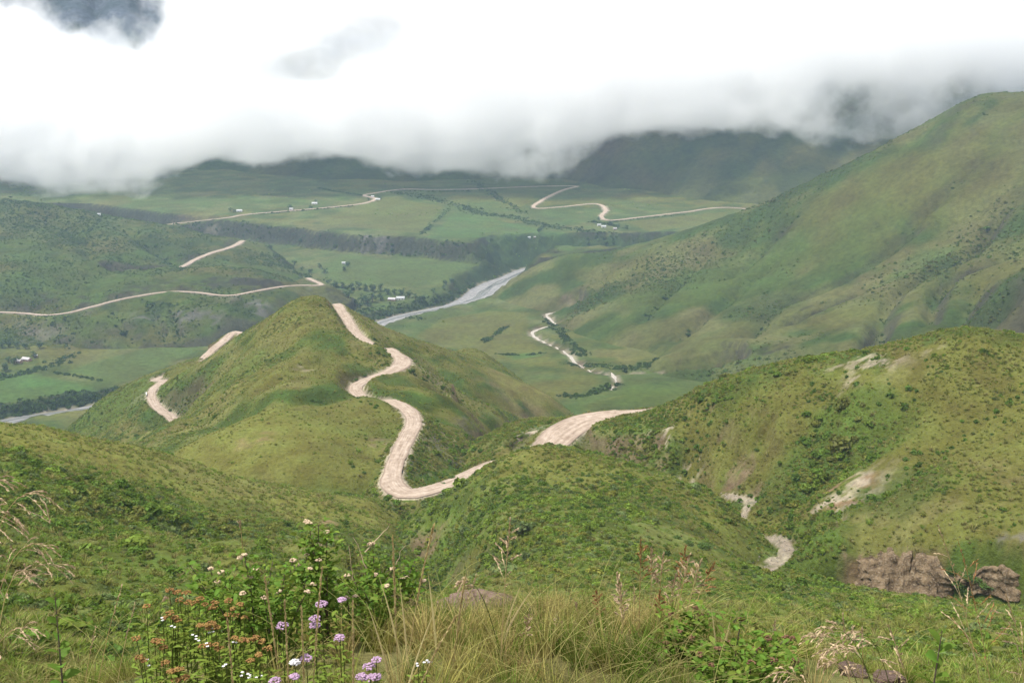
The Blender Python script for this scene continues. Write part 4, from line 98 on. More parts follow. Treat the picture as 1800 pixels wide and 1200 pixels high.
CHANNELS = [
  {'name':'river','path':[[-1900.0,900.0,-331.0,30],[-1887.9,900.7,-331.0,30],[-1875.7,901.5,-331.0,30],[-1863.5,902.2,-331.0,30],[-1851.1,903.0,-331.0,30],[-1838.7,903.8,-331.0,30.01],[-1826.2,904.5,-331.0,30.01],[-1813.6,905.3,-331.0,30.01],[-1801.0,906.1,-331.0,30.02],[-1788.3,906.9,-331.0,30.02],[-1775.5,907.8,-331.0,30.03],[-1762.7,908.6,-331.0,30.03],[-1749.8,909.4,-331.0,30.04],[-1736.9,910.3,-331.0,30.04],[-1723.9,911.1,-331.0,30.05],[-1710.9,912.0,-331.0,30.05],[-1697.8,912.8,-331.0,30.06],[-1684.7,913.7,-331.0,30.07],[-1671.6,914.5,-331.0,30.07],[-1658.4,915.4,-331.0,30.08],[-1645.2,916.3,-331.0,30.09],[-1632.0,917.2,-331.0,30.1],[-1618.7,918.0,-331.0,30.1],[-1605.5,918.9,-331.0,30.11],[-1592.2,919.8,-331.0,30.12],[-1578.9,920.7,-331.0,30.13],[-1565.6,921.6,-331.0,30.13],[-1552.3,922.5,-331.0,30.14],[-1539.0,923.4,-331.0,30.15],[-1525.7,924.3,-331.0,30.16],[-1512.4,925.2,-331.0,30.17],[-1499.1,926.0,-331.0,30.17],[-1485.8,926.9,-331.0,30.18],[-1472.5,927.8,-331.0,30.19],[-1459.3,928.7,-331.0,30.2],[-1446.0,929.6,-331.0,30.21],[-1432.8,930.5,-331.0,30.21],[-1419.6,931.3,-331.0,30.22],[-1406.5,932.2,-331.0,30.23],[-1393.4,933.1,-331.0,30.23],[-1380.3,933.9,-331.0,30.24],[-1367.2,934.8,-331.0,30.25],[-1354.3,935.6,-331.0,30.25],[-1341.3,936.5,-331.0,30.26],[-1328.4,937.3,-331.0,30.26],[-1315.6,938.1,-331.0,30.27],[-1302.8,939.0,-331.0,30.27],[-1290.1,939.8,-331.0,30.28],[-1277.4,940.6,-331.0,30.28],[-1264.8,941.4,-331.0,30.29],[-1252.3,942.1,-331.0,30.29],[-1239.8,942.9,-331.0,30.29],[-1227.5,943.7,-331.0,30.29],[-1215.2,944.5,-331.0,30.29],[-1203.0,945.2,-331.0,30.3],[-1190.8,945.9,-331.0,30.3],[-1178.8,946.6,-331.0,30.3],[-1166.9,947.4,-331.0,30.3],[-1155.0,948.0,-331.0,30.29],[-1143.3,948.7,-331.0,30.29],[-1131.6,949.4,-331.0,30.29],[-1120.1,950.1,-331.0,30.29],[-1108.7,950.7,-331.0,30.28],[-1097.4,951.3,-331.0,30.28],[-1086.2,951.9,-331.0,30.27],[-1075.1,952.5,-331.0,30.27],[-1064.2,953.1,-331.0,30.26],[-1053.3,953.7,-331.0,30.25],[-1042.6,954.2,-331.0,30.24],[-1032.1,954.7,-331.0,30.23],[-1021.6,955.2,-331.0,30.22],[-1011.4,955.7,-331.0,30.21],[-1001.2,956.2,-331.0,30.2],[-991.2,956.6,-331.0,30.19],[-981.4,957.1,-331.0,30.17],[-971.7,957.5,-331.0,30.16],[-962.1,957.9,-331.0,30.14],[-952.8,958.2,-331.0,30.12],[-943.5,958.6,-331.0,30.11],[-934.5,958.9,-331.0,30.09],[-925.6,959.2,-331.0,30.07],[-916.9,959.5,-331.0,30.05],[-908.4,959.8,-331.0,30.02],[-900.0,960.0,-331.0,30],[-878.3,960.5,-331.0,29.93],[-857.6,960.8,-331.0,29.85],[-837.8,960.9,-331.0,29.75],[-818.8,960.8,-331.0,29.65],[-800.7,960.6,-331.0,29.54],[-783.3,960.2,-331.0,29.42],[-766.8,959.6,-331.0,29.29],[-751.0,959.0,-331.0,29.15],[-735.9,958.2,-331.0,29.01],[-721.5,957.3,-331.0,28.86],[-707.8,956.4,-331.0,28.71],[-694.7,955.3,-331.0,28.56],[-682.2,954.2,-331.0,28.4],[-670.3,953.0,-331.0,28.24],[-658.9,951.8,-331.0,28.08],[-648.1,950.6,-331.0,27.92],[-637.7,949.3,-331.0,27.76],[-627.9,948.0,-331.0,27.6],[-618.4,946.8,-331.0,27.44],[-609.3,945.6,-331.0,27.29],[-600.6,944.4,-331.0,27.14],[-592.3,943.2,-331.0,26.99],[-584.3,942.1,-331.0,26.85],[-576.5,941.1,-331.0,26.71],[-569.1,940.1,-331.0,26.58],[-561.8,939.2,-331.0,26.46],[-554.8,938.5,-331.0,26.35],[-547.9,937.9,-331.0,26.25],[-541.2,937.3,-331.0,26.15],[-534.5,937.0,-331.0,26.07],[-528.0,936.8,-331.0,26],[-490.4,942.0,-331.0,25.62],[-496.7,951.8,-331.0,26],[-485.6,958.7,-331.0,26.75],[-475.0,965.5,-331.0,28],[-460.9,972.5,-331.0,30],[-447.0,979.6,-331.0,32],[-438.7,986.7,-331.0,33.25],[-426.9,994.1,-331.0,34],[-415.6,996.0,-331.0,34.14],[-401.6,996.7,-331.0,34.12],[-386.0,1000.1,-331.0,34.05],[-370.0,1010.0,-331.0,34],[-363.5,1016.4,-331.0,34],[-356.7,1024.0,-331.0,34],[-349.6,1032.6,-331.0,34],[-342.5,1042.0,-331.0,34],[-335.2,1052.2,-331.0,34],[-327.9,1063.1,-331.0,34],[-320.7,1074.4,-331.0,34],[-313.6,1086.1,-331.0,34],[-306.6,1098.0,-331.0,34],[-300.0,1110.0,-331.0,34],[-294.6,1120.3,-331.0,34],[-289.4,1131.3,-331.0,34],[-284.3,1142.8,-331.0,34],[-279.3,1154.7,-331.0,34],[-274.3,1166.8,-331.0,34],[-269.4,1179.2,-331.0,34],[-264.6,1191.5,-331.0,34],[-259.7,1203.8,-331.0,34],[-254.8,1215.9,-331.0,34],[-249.9,1227.8,-331.0,34],[-245.0,1239.1,-331.0,34],[-240.0,1250.0,-331.0,34],[-233.9,1262.7,-331.0,34.02],[-227.6,1275.3,-331.0,34.06],[-221.2,1287.8,-331.0,34.13],[-214.8,1300.0,-331.0,34.19],[-208.5,1312.0,-331.0,34.25],[-202.2,1323.5,-331.0,34.29],[-196.1,1334.4,-331.0,34.29],[-190.2,1344.8,-331.0,34.26],[-184.5,1354.4,-331.0,34.16],[-179.2,1363.3,-331.0,34],[-169.7,1378.1,-331.0,33.39],[-161.3,1389.8,-331.0,32.5],[-153.6,1399.5,-331.0,31.5],[-145.8,1408.5,-331.0,30.61],[-137.5,1418.1,-331.0,30],[-128.4,1428.1,-331.0,29.52],[-118.8,1437.6,-331.0,29.04],[-109.2,1446.8,-331.0,28.8],[-100.1,1456.2,-331.0,29.04],[-91.78,1465.8,-331.0,30],[-82.55,1478.2,-331.0,32.56],[-74.18,1490.8,-331.0,36.25],[-66.75,1503.6,-331.0,40.31],[-60.32,1516.7,-331.0,44],[-55.3,1529.9,-331.0,47.56],[-51.52,1543.3,-331.0,51.25],[-48.2,1557.0,-331.0,54.31],[-44.54,1570.9,-331.0,56],[-41.33,1582.3,-331.0,56.11],[-38.16,1593.9,-331.0,55.38],[-34.9,1605.6,-331.0,53.98],[-31.44,1617.4,-331.0,52.13],[-27.66,1629.0,-331.0,50],[-23.66,1640.2,-331.0,47.18],[-19.5,1651.0,-331.0,43.55],[-15.06,1662.0,-331.0,39.73],[-10.19,1673.6,-331.0,36.34],[-4.76,1686.3,-331.0,34],[-0.66,1696.8,-331.0,33.16],[3.52,1708.5,-331.0,32.83],[7.9,1720.7,-331.0,32.88],[12.6,1733.0,-331.0,33.16],[17.74,1744.7,-331.0,33.53],[23.45,1755.1,-331.0,33.86],[29.83,1763.6,-331.0,34],[37.83,1772.6,-331.0,34],[44.87,1779.1,-331.0,34],[53.92,1783.8,-331.0,34],[67.97,1787.2,-331.0,34],[90,1790.0,-331.0,34],[97.81,1790.7,-331.0,34],[105.5,1791.3,-331.0,34],[113.1,1791.7,-331.0,34],[120.8,1792.0,-331.0,34],[128.9,1792.2,-331.0,34],[137.3,1792.3,-331.0,34],[146.3,1792.4,-331.0,34],[156.1,1792.3,-331.0,34],[166.7,1792.2,-331.0,34],[178.3,1792.0,-331.0,34],[191.0,1791.8,-331.0,34],[205.1,1791.5,-331.0,34],[220.6,1791.2,-331.0,34],[237.7,1790.9,-331.0,34],[256.5,1790.6,-331.0,34],[277.2,1790.3,-331.0,34],[300.0,1790.0,-331.0,34],[308.2,1789.9,-331.0,34],[316.5,1789.8,-331.0,34],[325.0,1789.7,-331.0,34],[333.6,1789.5,-331.0,34],[342.4,1789.4,-331.0,34],[351.3,1789.2,-331.0,34],[360.4,1789.0,-331.0,34],[369.7,1788.9,-331.0,34],[379.1,1788.7,-331.0,34],[388.6,1788.5,-331.0,34],[398.4,1788.3,-331.0,34],[408.2,1788.1,-331.0,34],[418.2,1787.9,-331.0,34],[428.4,1787.6,-331.0,34],[438.7,1787.4,-331.0,34],[449.2,1787.2,-331.0,34],[459.9,1787.0,-331.0,34],[470.7,1786.7,-331.0,34],[481.6,1786.5,-331.0,34],[492.7,1786.2,-331.0,34],[504.0,1786.0,-331.0,34],[515.4,1785.8,-331.0,34],[527.0,1785.5,-331.0,34],[538.7,1785.2,-331.0,34],[550.6,1785.0,-331.0,34],[562.7,1784.8,-331.0,34],[574.9,1784.5,-331.0,34],[587.3,1784.2,-331.0,34],[599.8,1784.0,-331.0,34],[612.5,1783.8,-331.0,34],[625.3,1783.5,-331.0,34],[638.3,1783.3,-331.0,34],[651.5,1783.0,-331.0,34],[664.8,1782.8,-331.0,34],[678.3,1782.6,-331.0,34],[692.0,1782.4,-331.0,34],[705.8,1782.1,-331.0,34],[719.7,1781.9,-331.0,34],[733.9,1781.7,-331.0,34],[748.2,1781.5,-331.0,34],[762.6,1781.3,-331.0,34],[777.2,1781.1,-331.0,34],[792.0,1781.0,-331.0,34],[806.9,1780.8,-331.0,34],[822.0,1780.6,-331.0,34],[837.3,1780.5,-331.0,34],[852.7,1780.3,-331.0,34],[868.3,1780.2,-331.0,34],[884.1,1780.1,-331.0,34],[900.0,1780.0,-331.0,34],[909.7,1779.9,-331.0,34],[919.5,1779.9,-331.0,34],[929.4,1779.8,-331.0,34],[939.5,1779.8,-331.0,34],[949.6,1779.7,-331.0,34],[959.9,1779.7,-331.0,34],[970.2,1779.7,-331.0,34],[980.6,1779.6,-331.0,34],[991.2,1779.6,-331.0,34],[1001.8,1779.5,-331.0,34],[1012.6,1779.5,-331.0,34],[1023.4,1779.5,-331.0,34],[1034.3,1779.4,-331.0,34],[1045.4,1779.4,-331.0,34],[1056.5,1779.4,-331.0,34],[1067.7,1779.4,-331.0,34],[1078.9,1779.3,-331.0,34],[1090.3,1779.3,-331.0,34],[1101.7,1779.3,-331.0,34],[1113.2,1779.3,-331.0,34],[1124.8,1779.3,-331.0,34],[1136.4,1779.3,-331.0,34],[1148.2,1779.3,-331.0,34],[1159.9,1779.3,-331.0,34],[1171.8,1779.3,-331.0,34],[1183.7,1779.3,-331.0,34],[1195.7,1779.3,-331.0,34],[1207.7,1779.3,-331.0,34],[1219.8,1779.3,-331.0,34],[1232.0,1779.3,-331.0,34],[1244.2,1779.3,-331.0,34],[1256.4,1779.3,-331.0,34],[1268.7,1779.3,-331.0,34],[1281.1,1779.3,-331.0,34],[1293.5,1779.3,-331.0,34],[1305.9,1779.3,-331.0,34],[1318.4,1779.3,-331.0,34],[1330.9,1779.3,-331.0,34],[1343.5,1779.3,-331.0,34],[1356.1,1779.3,-331.0,34],[1368.7,1779.4,-331.0,34],[1381.3,1779.4,-331.0,34],[1394.0,1779.4,-331.0,34],[1406.7,1779.4,-331.0,34],[1419.4,1779.4,-331.0,34],[1432.2,1779.5,-331.0,34],[1445.0,1779.5,-331.0,34],[1457.8,1779.5,-331.0,34],[1470.5,1779.5,-331.0,34],[1483.4,1779.5,-331.0,34],[1496.2,1779.5,-331.0,34],[1509.0,1779.6,-331.0,34],[1521.9,1779.6,-331.0,34],[1534.7,1779.6,-331.0,34],[1547.6,1779.6,-331.0,34],[1560.4,1779.6,-331.0,34],[1573.3,1779.7,-331.0,34],[1586.1,1779.7,-331.0,34],[1599.0,1779.7,-331.0,34],[1611.8,1779.7,-331.0,34],[1624.6,1779.7,-331.0,34],[1637.4,1779.8,-331.0,34],[1650.2,1779.8,-331.0,34],[1663.0,1779.8,-331.0,34],[1675.8,1779.8,-331.0,34],[1688.5,1779.8,-331.0,34],[1701.2,1779.8,-331.0,34],[1713.9,1779.9,-331.0,34],[1726.6,1779.9,-331.0,34],[1739.2,1779.9,-331.0,34],[1751.8,1779.9,-331.0,34],[1764.4,1779.9,-331.0,34],[1777.0,1779.9,-331.0,34],[1789.5,1780.0,-331.0,34],[1801.9,1780.0,-331.0,34],[1814.4,1780.0,-331.0,34],[1826.7,1780.0,-331.0,34],[1839.1,1780.0,-331.0,34],[1851.4,1780.0,-331.0,34],[1863.6,1780.0,-331.0,34],[1875.8,1780.0,-331.0,34],[1887.9,1780.0,-331.0,34],[1900.0,1780.0,-331.0,34]],'cuts':['floor','right_mountain','left_ridge','centre_hill'],'fills':[],'cut':0.95,'fill':1,'reach':70,'sink':0.5},
  {'name':'side_stream','path':[[66.28,1368.9,-316.7,6],[59.46,1366.7,-316.7,5.39],[52.63,1364.4,-316.7,4.78],[48.05,1359.8,-316.7,4.5],[47.04,1353.9,-316.7,4.75],[47.54,1346.3,-316.6,5.28],[48.81,1338.0,-316.6,5.8],[50.09,1330.0,-316.5,6],[51.43,1323.4,-316.4,5.79],[53.36,1316.6,-316.4,5.36],[55.26,1309.8,-316.3,4.82],[56.47,1303.4,-316.3,4.33],[56.36,1298.0,-316.2,4],[52.57,1291.5,-316.2,3.8],[46.3,1286.8,-316.2,3.81],[40.3,1281.3,-316.2,4],[36.33,1276.0,-316.2,4.29],[32.29,1270.4,-316.1,4.72],[28.84,1264.2,-316.0,5.16],[26.63,1257.3,-315.9,5.5],[25.99,1251.3,-315.7,5.7],[26.11,1244.8,-315.5,5.87],[26.83,1237.9,-315.3,5.99],[28,1230.7,-315.0,6.04],[29.46,1223.2,-314.6,6],[30.74,1217.7,-314.2,5.89],[32.32,1212.0,-313.9,5.7],[34.13,1206.2,-313.5,5.47],[36.09,1200.2,-313.0,5.21],[38.12,1194.1,-312.5,4.95],[40.14,1188.1,-312.0,4.71],[42.08,1182.1,-311.5,4.5],[44.01,1176.1,-311.0,4.3],[46.03,1170.1,-310.4,4.06],[48.08,1164.1,-309.8,3.83],[50.12,1158.1,-309.2,3.62],[52.1,1152.0,-308.6,3.48],[53.97,1145.7,-308.0,3.43],[55.69,1139.4,-307.3,3.5],[57.3,1132.8,-306.6,3.75],[58.84,1125.7,-305.9,4.18],[60.31,1118.5,-305.2,4.72],[61.66,1111.3,-304.5,5.28],[62.89,1104.5,-303.9,5.82],[63.95,1098.2,-303.3,6.25],[64.83,1092.7,-302.8,6.5],[65.47,1085.9,-302.3,6.57],[65.33,1081.5,-301.9,6.36],[65.36,1076.7,-301.5,5.96],[66.55,1068.6,-300.9,5.5],[67.5,1063.7,-300.5,5.28],[68.64,1058.0,-300.0,5.02],[69.96,1051.6,-299.4,4.72],[71.42,1044.7,-298.8,4.39],[73,1037.6,-298.1,4.06],[74.65,1030.5,-297.4,3.74],[76.36,1023.7,-296.8,3.44],[78.1,1017.3,-296.2,3.17],[79.82,1011.7,-295.7,2.95],[81.52,1007.0,-295.3,2.8],[85.55,998.3,-294.6,2.71],[89.64,992.4,-294.2,2.87],[94.25,988.5,-293.9,3.1],[99.85,985.8,-293.6,3.2],[104.7,985.1,-293.4,3.13],[109.8,986.1,-293.1,3],[115.6,987.7,-292.9,2.84],[122.6,988.7,-292.6,2.7],[131.5,988.1,-292.2,2.6],[136.4,987.2,-292.0,2.58],[141.7,985.9,-291.8,2.56],[147.6,984.3,-291.5,2.56],[153.7,982.5,-291.1,2.56],[160.2,980.5,-290.8,2.56],[166.8,978.4,-290.4,2.57],[173.6,976.3,-290.1,2.57],[180.3,974.1,-289.7,2.58],[187.1,972.0,-289.4,2.59],[193.6,969.9,-289.1,2.6],[200.0,968.0,-288.9,2.6]],'cuts':['floor','right_mountain'],'fills':[],'cut':0.7,'fill':1,'reach':30,'sink':0.5},
  {'name':'side_branch','path':[[99.85,985.8,-289.7,3],[100.0,980.4,-289.5,3.01],[100.3,974.7,-289.2,3.02],[100.6,969.1,-288.9,3.03],[100.8,963.5,-288.7,3.04],[100.9,958.2,-288.4,3.04],[100.9,953.1,-288.1,3.03],[100.7,948.4,-287.9,3],[99.82,942.7,-287.5,2.92],[98.57,937.6,-287.2,2.79],[97.1,933.0,-286.9,2.65],[95.65,928.5,-286.7,2.52],[94.42,924.1,-286.4,2.4],[93.24,918.6,-286.2,2.29],[92.22,913.3,-285.9,2.19],[91.26,908.2,-285.7,2.1],[90.27,903.0,-285.4,2]],'cuts':['floor'],'fills':[],'cut':0.7,'fill':1,'reach':25,'sink':0.5},
  {'name':'gully_stream','path':[[55.9,213.0,-111.8,1.8],[56.43,213.8,-111.8,1.91],[57.15,215.0,-111.8,2.2],[58.34,217.3,-111.8,3.16],[59.94,220.0,-111.9,4],[61.36,221.7,-112.0,4],[62.97,223.3,-112.0,3.74],[64.42,225.0,-112.1,3.5],[66.17,227.4,-112.2,3.37],[67.39,230.0,-112.3,3.2],[67.72,232.2,-112.4,2.96],[67.74,234.6,-112.5,2.67],[67.51,237.0,-112.7,2.4],[66.97,239.3,-112.8,2.16],[66.17,241.7,-113.0,1.93],[65.35,244.0,-113.1,1.8],[64.52,246.3,-113.3,1.79],[63.67,248.7,-113.5,1.87],[62.98,251.0,-113.6,2],[62.37,253.3,-113.8,2.19],[61.93,255.5,-114.0,2.43],[62.12,258.0,-114.3,2.6],[62.86,259.7,-114.5,2.63],[64.06,261.6,-114.7,2.62],[65.37,263.5,-115.0,2.6],[66.46,265.4,-115.3,2.58],[66.99,267.0,-115.5,2.6],[66.6,268.9,-115.9,2.74],[65.28,270.5,-116.2,2.92],[63.55,273.0,-116.7,3],[62.75,274.6,-117.1,2.97],[61.87,276.4,-117.4,2.91],[60.9,278.5,-117.8,2.82],[59.87,280.6,-118.3,2.73],[58.78,282.8,-118.6,2.63],[57.62,285.0,-119.0,2.55],[56.41,287.0,-119.3,2.5],[55.38,288.6,-119.5,2.48],[54.42,290.1,-119.7,2.46],[53.45,291.6,-119.8,2.46],[52.41,293.0,-120.0,2.47],[51.24,294.5,-120.2,2.48],[49.87,296.1,-120.4,2.49],[48.24,297.9,-120.8,2.5],[46.28,300.0,-121.2,2.5],[45.13,301.1,-121.5,2.5],[43.87,302.3,-121.8,2.5],[42.5,303.6,-122.2,2.5],[41.03,304.8,-122.6,2.5],[39.49,306.2,-123.1,2.5],[37.89,307.6,-123.6,2.5],[36.24,308.9,-124.2,2.5],[34.57,310.4,-124.9,2.5],[32.88,311.8,-125.5,2.5],[31.19,313.3,-126.2,2.5],[29.52,314.8,-126.9,2.5],[27.89,316.2,-127.6,2.5],[26.3,317.7,-128.3,2.5],[24.78,319.1,-129.0,2.5],[23.34,320.6,-129.6,2.5],[22,322.0,-130.2,2.5],[20.56,323.6,-130.8,2.5],[19.19,325.2,-131.4,2.5],[17.88,326.9,-131.9,2.5],[16.61,328.5,-132.5,2.5],[15.39,330.1,-133.0,2.5],[14.21,331.8,-133.5,2.5],[13.05,333.4,-133.9,2.5],[11.9,335.1,-134.4,2.5],[10.77,336.7,-134.7,2.5],[9.65,338.4,-135.1,2.5],[8.51,340.1,-135.4,2.5],[7.36,341.7,-135.7,2.5],[6.2,343.4,-135.9,2.5],[5,345.0,-136.2,2.5]],'cuts':['spur','right_hill'],'fills':[],'cut':1.1,'fill':1,'reach':14,'sink':0.5},
]
CLIFFS = [
  {'top':[[70.36,210.6,-108.1],[73.44,210.0,-105.8],[77.37,210.5,-104.8],[82.71,209.6,-103.9],[87.42,205.8,-101.8],[91.16,203.0,-100.2],[94.87,200.3,-99.32],[98.61,198.0,-98.67],[102.1,194.2,-97.31],[105.8,191.1,-96.5],[110.1,186.3,-95.1]],'base':[[70.81,210.1,-109.5],[75.16,208.2,-110.4],[78.45,204.8,-109.8],[81.91,202.3,-109.3],[85.53,199.1,-108.2],[88.99,195.8,-106.9],[94.37,197.1,-107.2],[98.07,194.9,-105.8],[101.6,191.2,-104.6],[105.0,187.6,-103.6],[109.5,183.4,-101.8]]},
]
HEDGES = [
  {'line':[[-162.6,1818.0],[-148.9,1979.6],[-131.8,2158.1]],'w':7,'d':0.6},
  {'line':[[-275.0,2367.3],[-205.6,2321.0],[-122.6,2209.1],[-58.1,2088.9],[0,2050.1],[44.2,1982.7],[106.6,1909.8],[166.2,1857.3],[227.6,1847.4]],'w':22,'d':2.2},
  {'line':[[-457.8,2436.6],[-392.8,2367.1],[-333.8,2319.1]],'w':6,'d':1.5},
  {'line':[[-34.5,1202.9],[-21.4,1245.9],[-7.4,1290.0]],'w':4,'d':1},
  {'line':[[-19.4,1120.7],[12.7,1103.7],[38.3,1107.7]],'w':3,'d':1},
  {'line':[[-560.3,1050.3],[-546.0,1071.2],[-530.8,1092.4],[-517.3,1120.0],[-513.8,1158.5]],'w':10,'d':2},
  {'line':[[-504.8,1083.3],[-477.9,1071.5],[-444.0,1056.1]],'w':3,'d':1.2},
  {'line':[[-517.6,962.6],[-483.4,986.0],[-457.5,1006.6],[-417.2,1025.3]],'w':8,'d':3},
  {'line':[[-515.0,955.9],[-482.0,981.7],[-450.8,1003.4],[-421.4,1019.4]],'w':10,'d':3},
  {'line':[[-218.1,1365.5],[-162.4,1425.3],[-117.3,1473.6],[-86.7,1526.8],[-64,1615.6]],'w':10,'d':1.6},
  {'line':[[-206.1,1390.7],[-163.2,1434.7]],'w':14,'d':1.5},
  {'line':[[-675.8,2018.6],[-581.9,2006.1],[-491.2,1954.0],[-403.4,1897.2],[-307.0,1825.7],[-220.8,1788.6],[-137.5,1749.5],[-57.1,1693.6]],'w':12,'d':0.9},
  {'line':[[-541.6,2071.6],[-466.4,2097.6],[-402.2,2129.5],[-337.8,2173.6]],'w':3,'d':0.8},
  {'line':[[193.5,1984.3],[258.9,2022.0],[346.3,2075.5]],'w':5,'d':2},
  {'line':[[154.8,1984.3],[175.8,1971.0],[212.9,1906.8]],'w':8,'d':2},
  {'line':[[-265.2,2397.7],[-184.3,2380.7],[-92.9,2399.9]],'w':3,'d':0.8},
  {'line':[[-99.3,2572.9],[-67.9,2459.1],[-25.4,2291.0],[23.3,2097.0]],'w':16,'d':1.3},
  {'line':[[-339.1,1624.0],[-297.3,1544.9],[-259.4,1526.5],[-222.7,1510.9]],'w':9,'d':2},
  {'line':[[-189.7,1384.4],[-165.4,1378.7],[-123.9,1357.0]],'w':8,'d':2},
  {'line':[[59.9,1037.2],[89.3,1030.6],[116.4,1006.8],[148.4,1028.1]],'w':14,'d':2.5},
  {'line':[[45.7,1334.8],[67.4,1174.7],[80.9,1080.3]],'w':7,'d':1.6},
  {'line':[[97.2,929.2],[66.6,880.0],[44.1,890.4]],'w':8,'d':2.2},
  {'line':[[-81.6,547.1],[-55.1,477.3],[-43.4,468.2],[-27.6,473.5]],'w':5,'d':1.2},
  {'line':[[-63.5,396.2],[-53.7,383.3]],'w':2,'d':1},
  {'line':[[-24.8,320.6],[-18.5,347.4],[-14.3,404.4]],'w':6,'d':1.5},
]
TREES = [
  [-295.7,1536.2,-313.0,'row',1],
  [-281.5,1529.6,-313.5,'row',1],
  [-268.3,1523.0,-313.8,'row',1],
  [-255.7,1519.7,-314.1,'row',1],
  [-241.5,1511.0,-314.9,'row',1],
  [-231.8,1520.8,-314.3,'row',1],
  [-218.8,1507.9,-315.1,'row',1],
  [-207.8,1502.2,-315.6,'row',1],
  [-197.2,1505.5,-315.5,'row',1],
  [-185.2,1490.6,-316.7,'row',1],
  [-174.8,1487.8,-316.9,'row',1],
  [-162.8,1478.1,-317.4,'row',1],
  [-152.2,1472.8,-318.0,'row',1],
  [-140.9,1458.8,-319.2,'row',1],
  [-131.9,1459.6,-322.0,'row',1],
  [-230.8,1412.6,-319.8,'grove',1.15],
  [-222.4,1421.2,-319.3,'grove',1.15],
  [-212.2,1434.8,-319.0,'grove',1.15],
  [-201.3,1445.2,-318.8,'grove',1.15],
  [-191.2,1456.9,-318.8,'grove',1.15],
  [-214.4,1410.0,-320.0,'grove',1.15],
  [-204.8,1422.7,-319.6,'grove',1.15],
  [-102.6,1549.9,-314.9,'river terrace',0.8],
  [-103.7,1525.6,-317.0,'river terrace',0.8],
  [-93.1,1566.0,-316.4,'river terrace',0.8],
  [-117.3,1498.7,-317.5,'river terrace',0.8],
  [-272.1,1635.1,-308.8,'meadow',0.75],
  [-271.5,1667.1,-308.1,'meadow',0.75],
  [-316.5,1661.1,-309.9,'meadow',0.75],
  [-325.2,1623.2,-310.2,'meadow',0.75],
  [-342.2,1644.0,-310.4,'meadow',0.75],
  [-300.8,1619.6,-310.5,'meadow',0.75],
  [-386.6,1656.6,-309.0,'meadow',0.75],
  [-370.0,1639.9,-310.6,'meadow',0.75],
  [-406.8,1708.3,-308.9,'meadow',0.75],
  [-363.5,1689.6,-309.4,'meadow',0.75],
  [-605.7,1176.7,-315.6,'farm',0.8],
  [-600.8,1182.0,-315.7,'farm',0.8],
  [-587.7,1174.3,-315.7,'farm',0.8],
  [-577.2,1173.5,-315.5,'farm',0.8],
  [-570.6,1116.9,-316.3,'farm',0.8],
  [-559.9,1086.2,-317.4,'farm',0.8],
  [-562.2,1177.6,-315.9,'farm',0.8],
  [-551.2,1138.1,-316.8,'farm',0.8],
  [-560.8,1111.0,-316.6,'farm',0.8],
  [-578.5,2102.8,-273.7,'far farms',0.75],
  [-567.0,2090.1,-274.3,'far farms',0.75],
  [-463.4,2139.1,-272.4,'far farms',0.75],
  [-420.8,2198.8,-269.1,'far farms',0.75],
  [-420.4,2144.4,-273.1,'far farms',0.75],
  [-313.4,2243.9,-268.4,'far farms',0.75],
  [-290.6,2260.2,-267.8,'far farms',0.75],
  [158.8,1965.2,-278.8,'far farms',0.75],
  [169.3,2000.0,-278.1,'far farms',0.75],
  [187.0,1949.4,-279.8,'far farms',0.75],
  [198.7,1914.6,-280.2,'far farms',0.75],
  [213.2,1900.1,-280.2,'far farms',0.75],
  [49,1865.4,-281.3,'far farms',0.75],
  [54.9,1890.7,-282.0,'far farms',0.75],
]
HOUSES = [
  [-559.9,1118.7,-316.8,7.6,-0.35,'tin',33],
  [-554.3,1126.2,-316.9,10.2,-0.35,'tin',47],
  [-174.8,1458.2,-319.1,10.7,-0.2,'tin',689],
  [-163.0,1464.0,-318.6,11.6,0.1,'white',704],
  [-560.3,2104.4,-273.9,10.7,0,'white',421],
  [-422.3,2193.5,-269.6,11.2,0.1,'white',553],
  [-459.1,2129.6,-273.6,7.2,0.2,'white',512],
  [-311.3,2293.8,-266.8,6.5,0,'white',655],
  [-294.5,2251.4,-268.0,10.2,0.1,'white',664],
  [165.6,1940.5,-279.6,6.6,0.3,'white',1053],
  [172.6,1920.7,-280.0,8.7,0.1,'white',1061],
  [191.6,1896.3,-280.7,6.4,0.2,'tin',1081],
  [31,1848.7,-283.0,5.2,0.2,'white',930],
  [42.36,1848.8,-280.9,5.2,0.1,'tin',941],
  [-282.3,1694.0,-308.2,5.8,0.1,'white',604],
  [-550.2,1140.3,-316.8,3.9,0.3,'tin',63],
  [-688.6,1705.1,-227.6,5,0.2,'white',174],
]
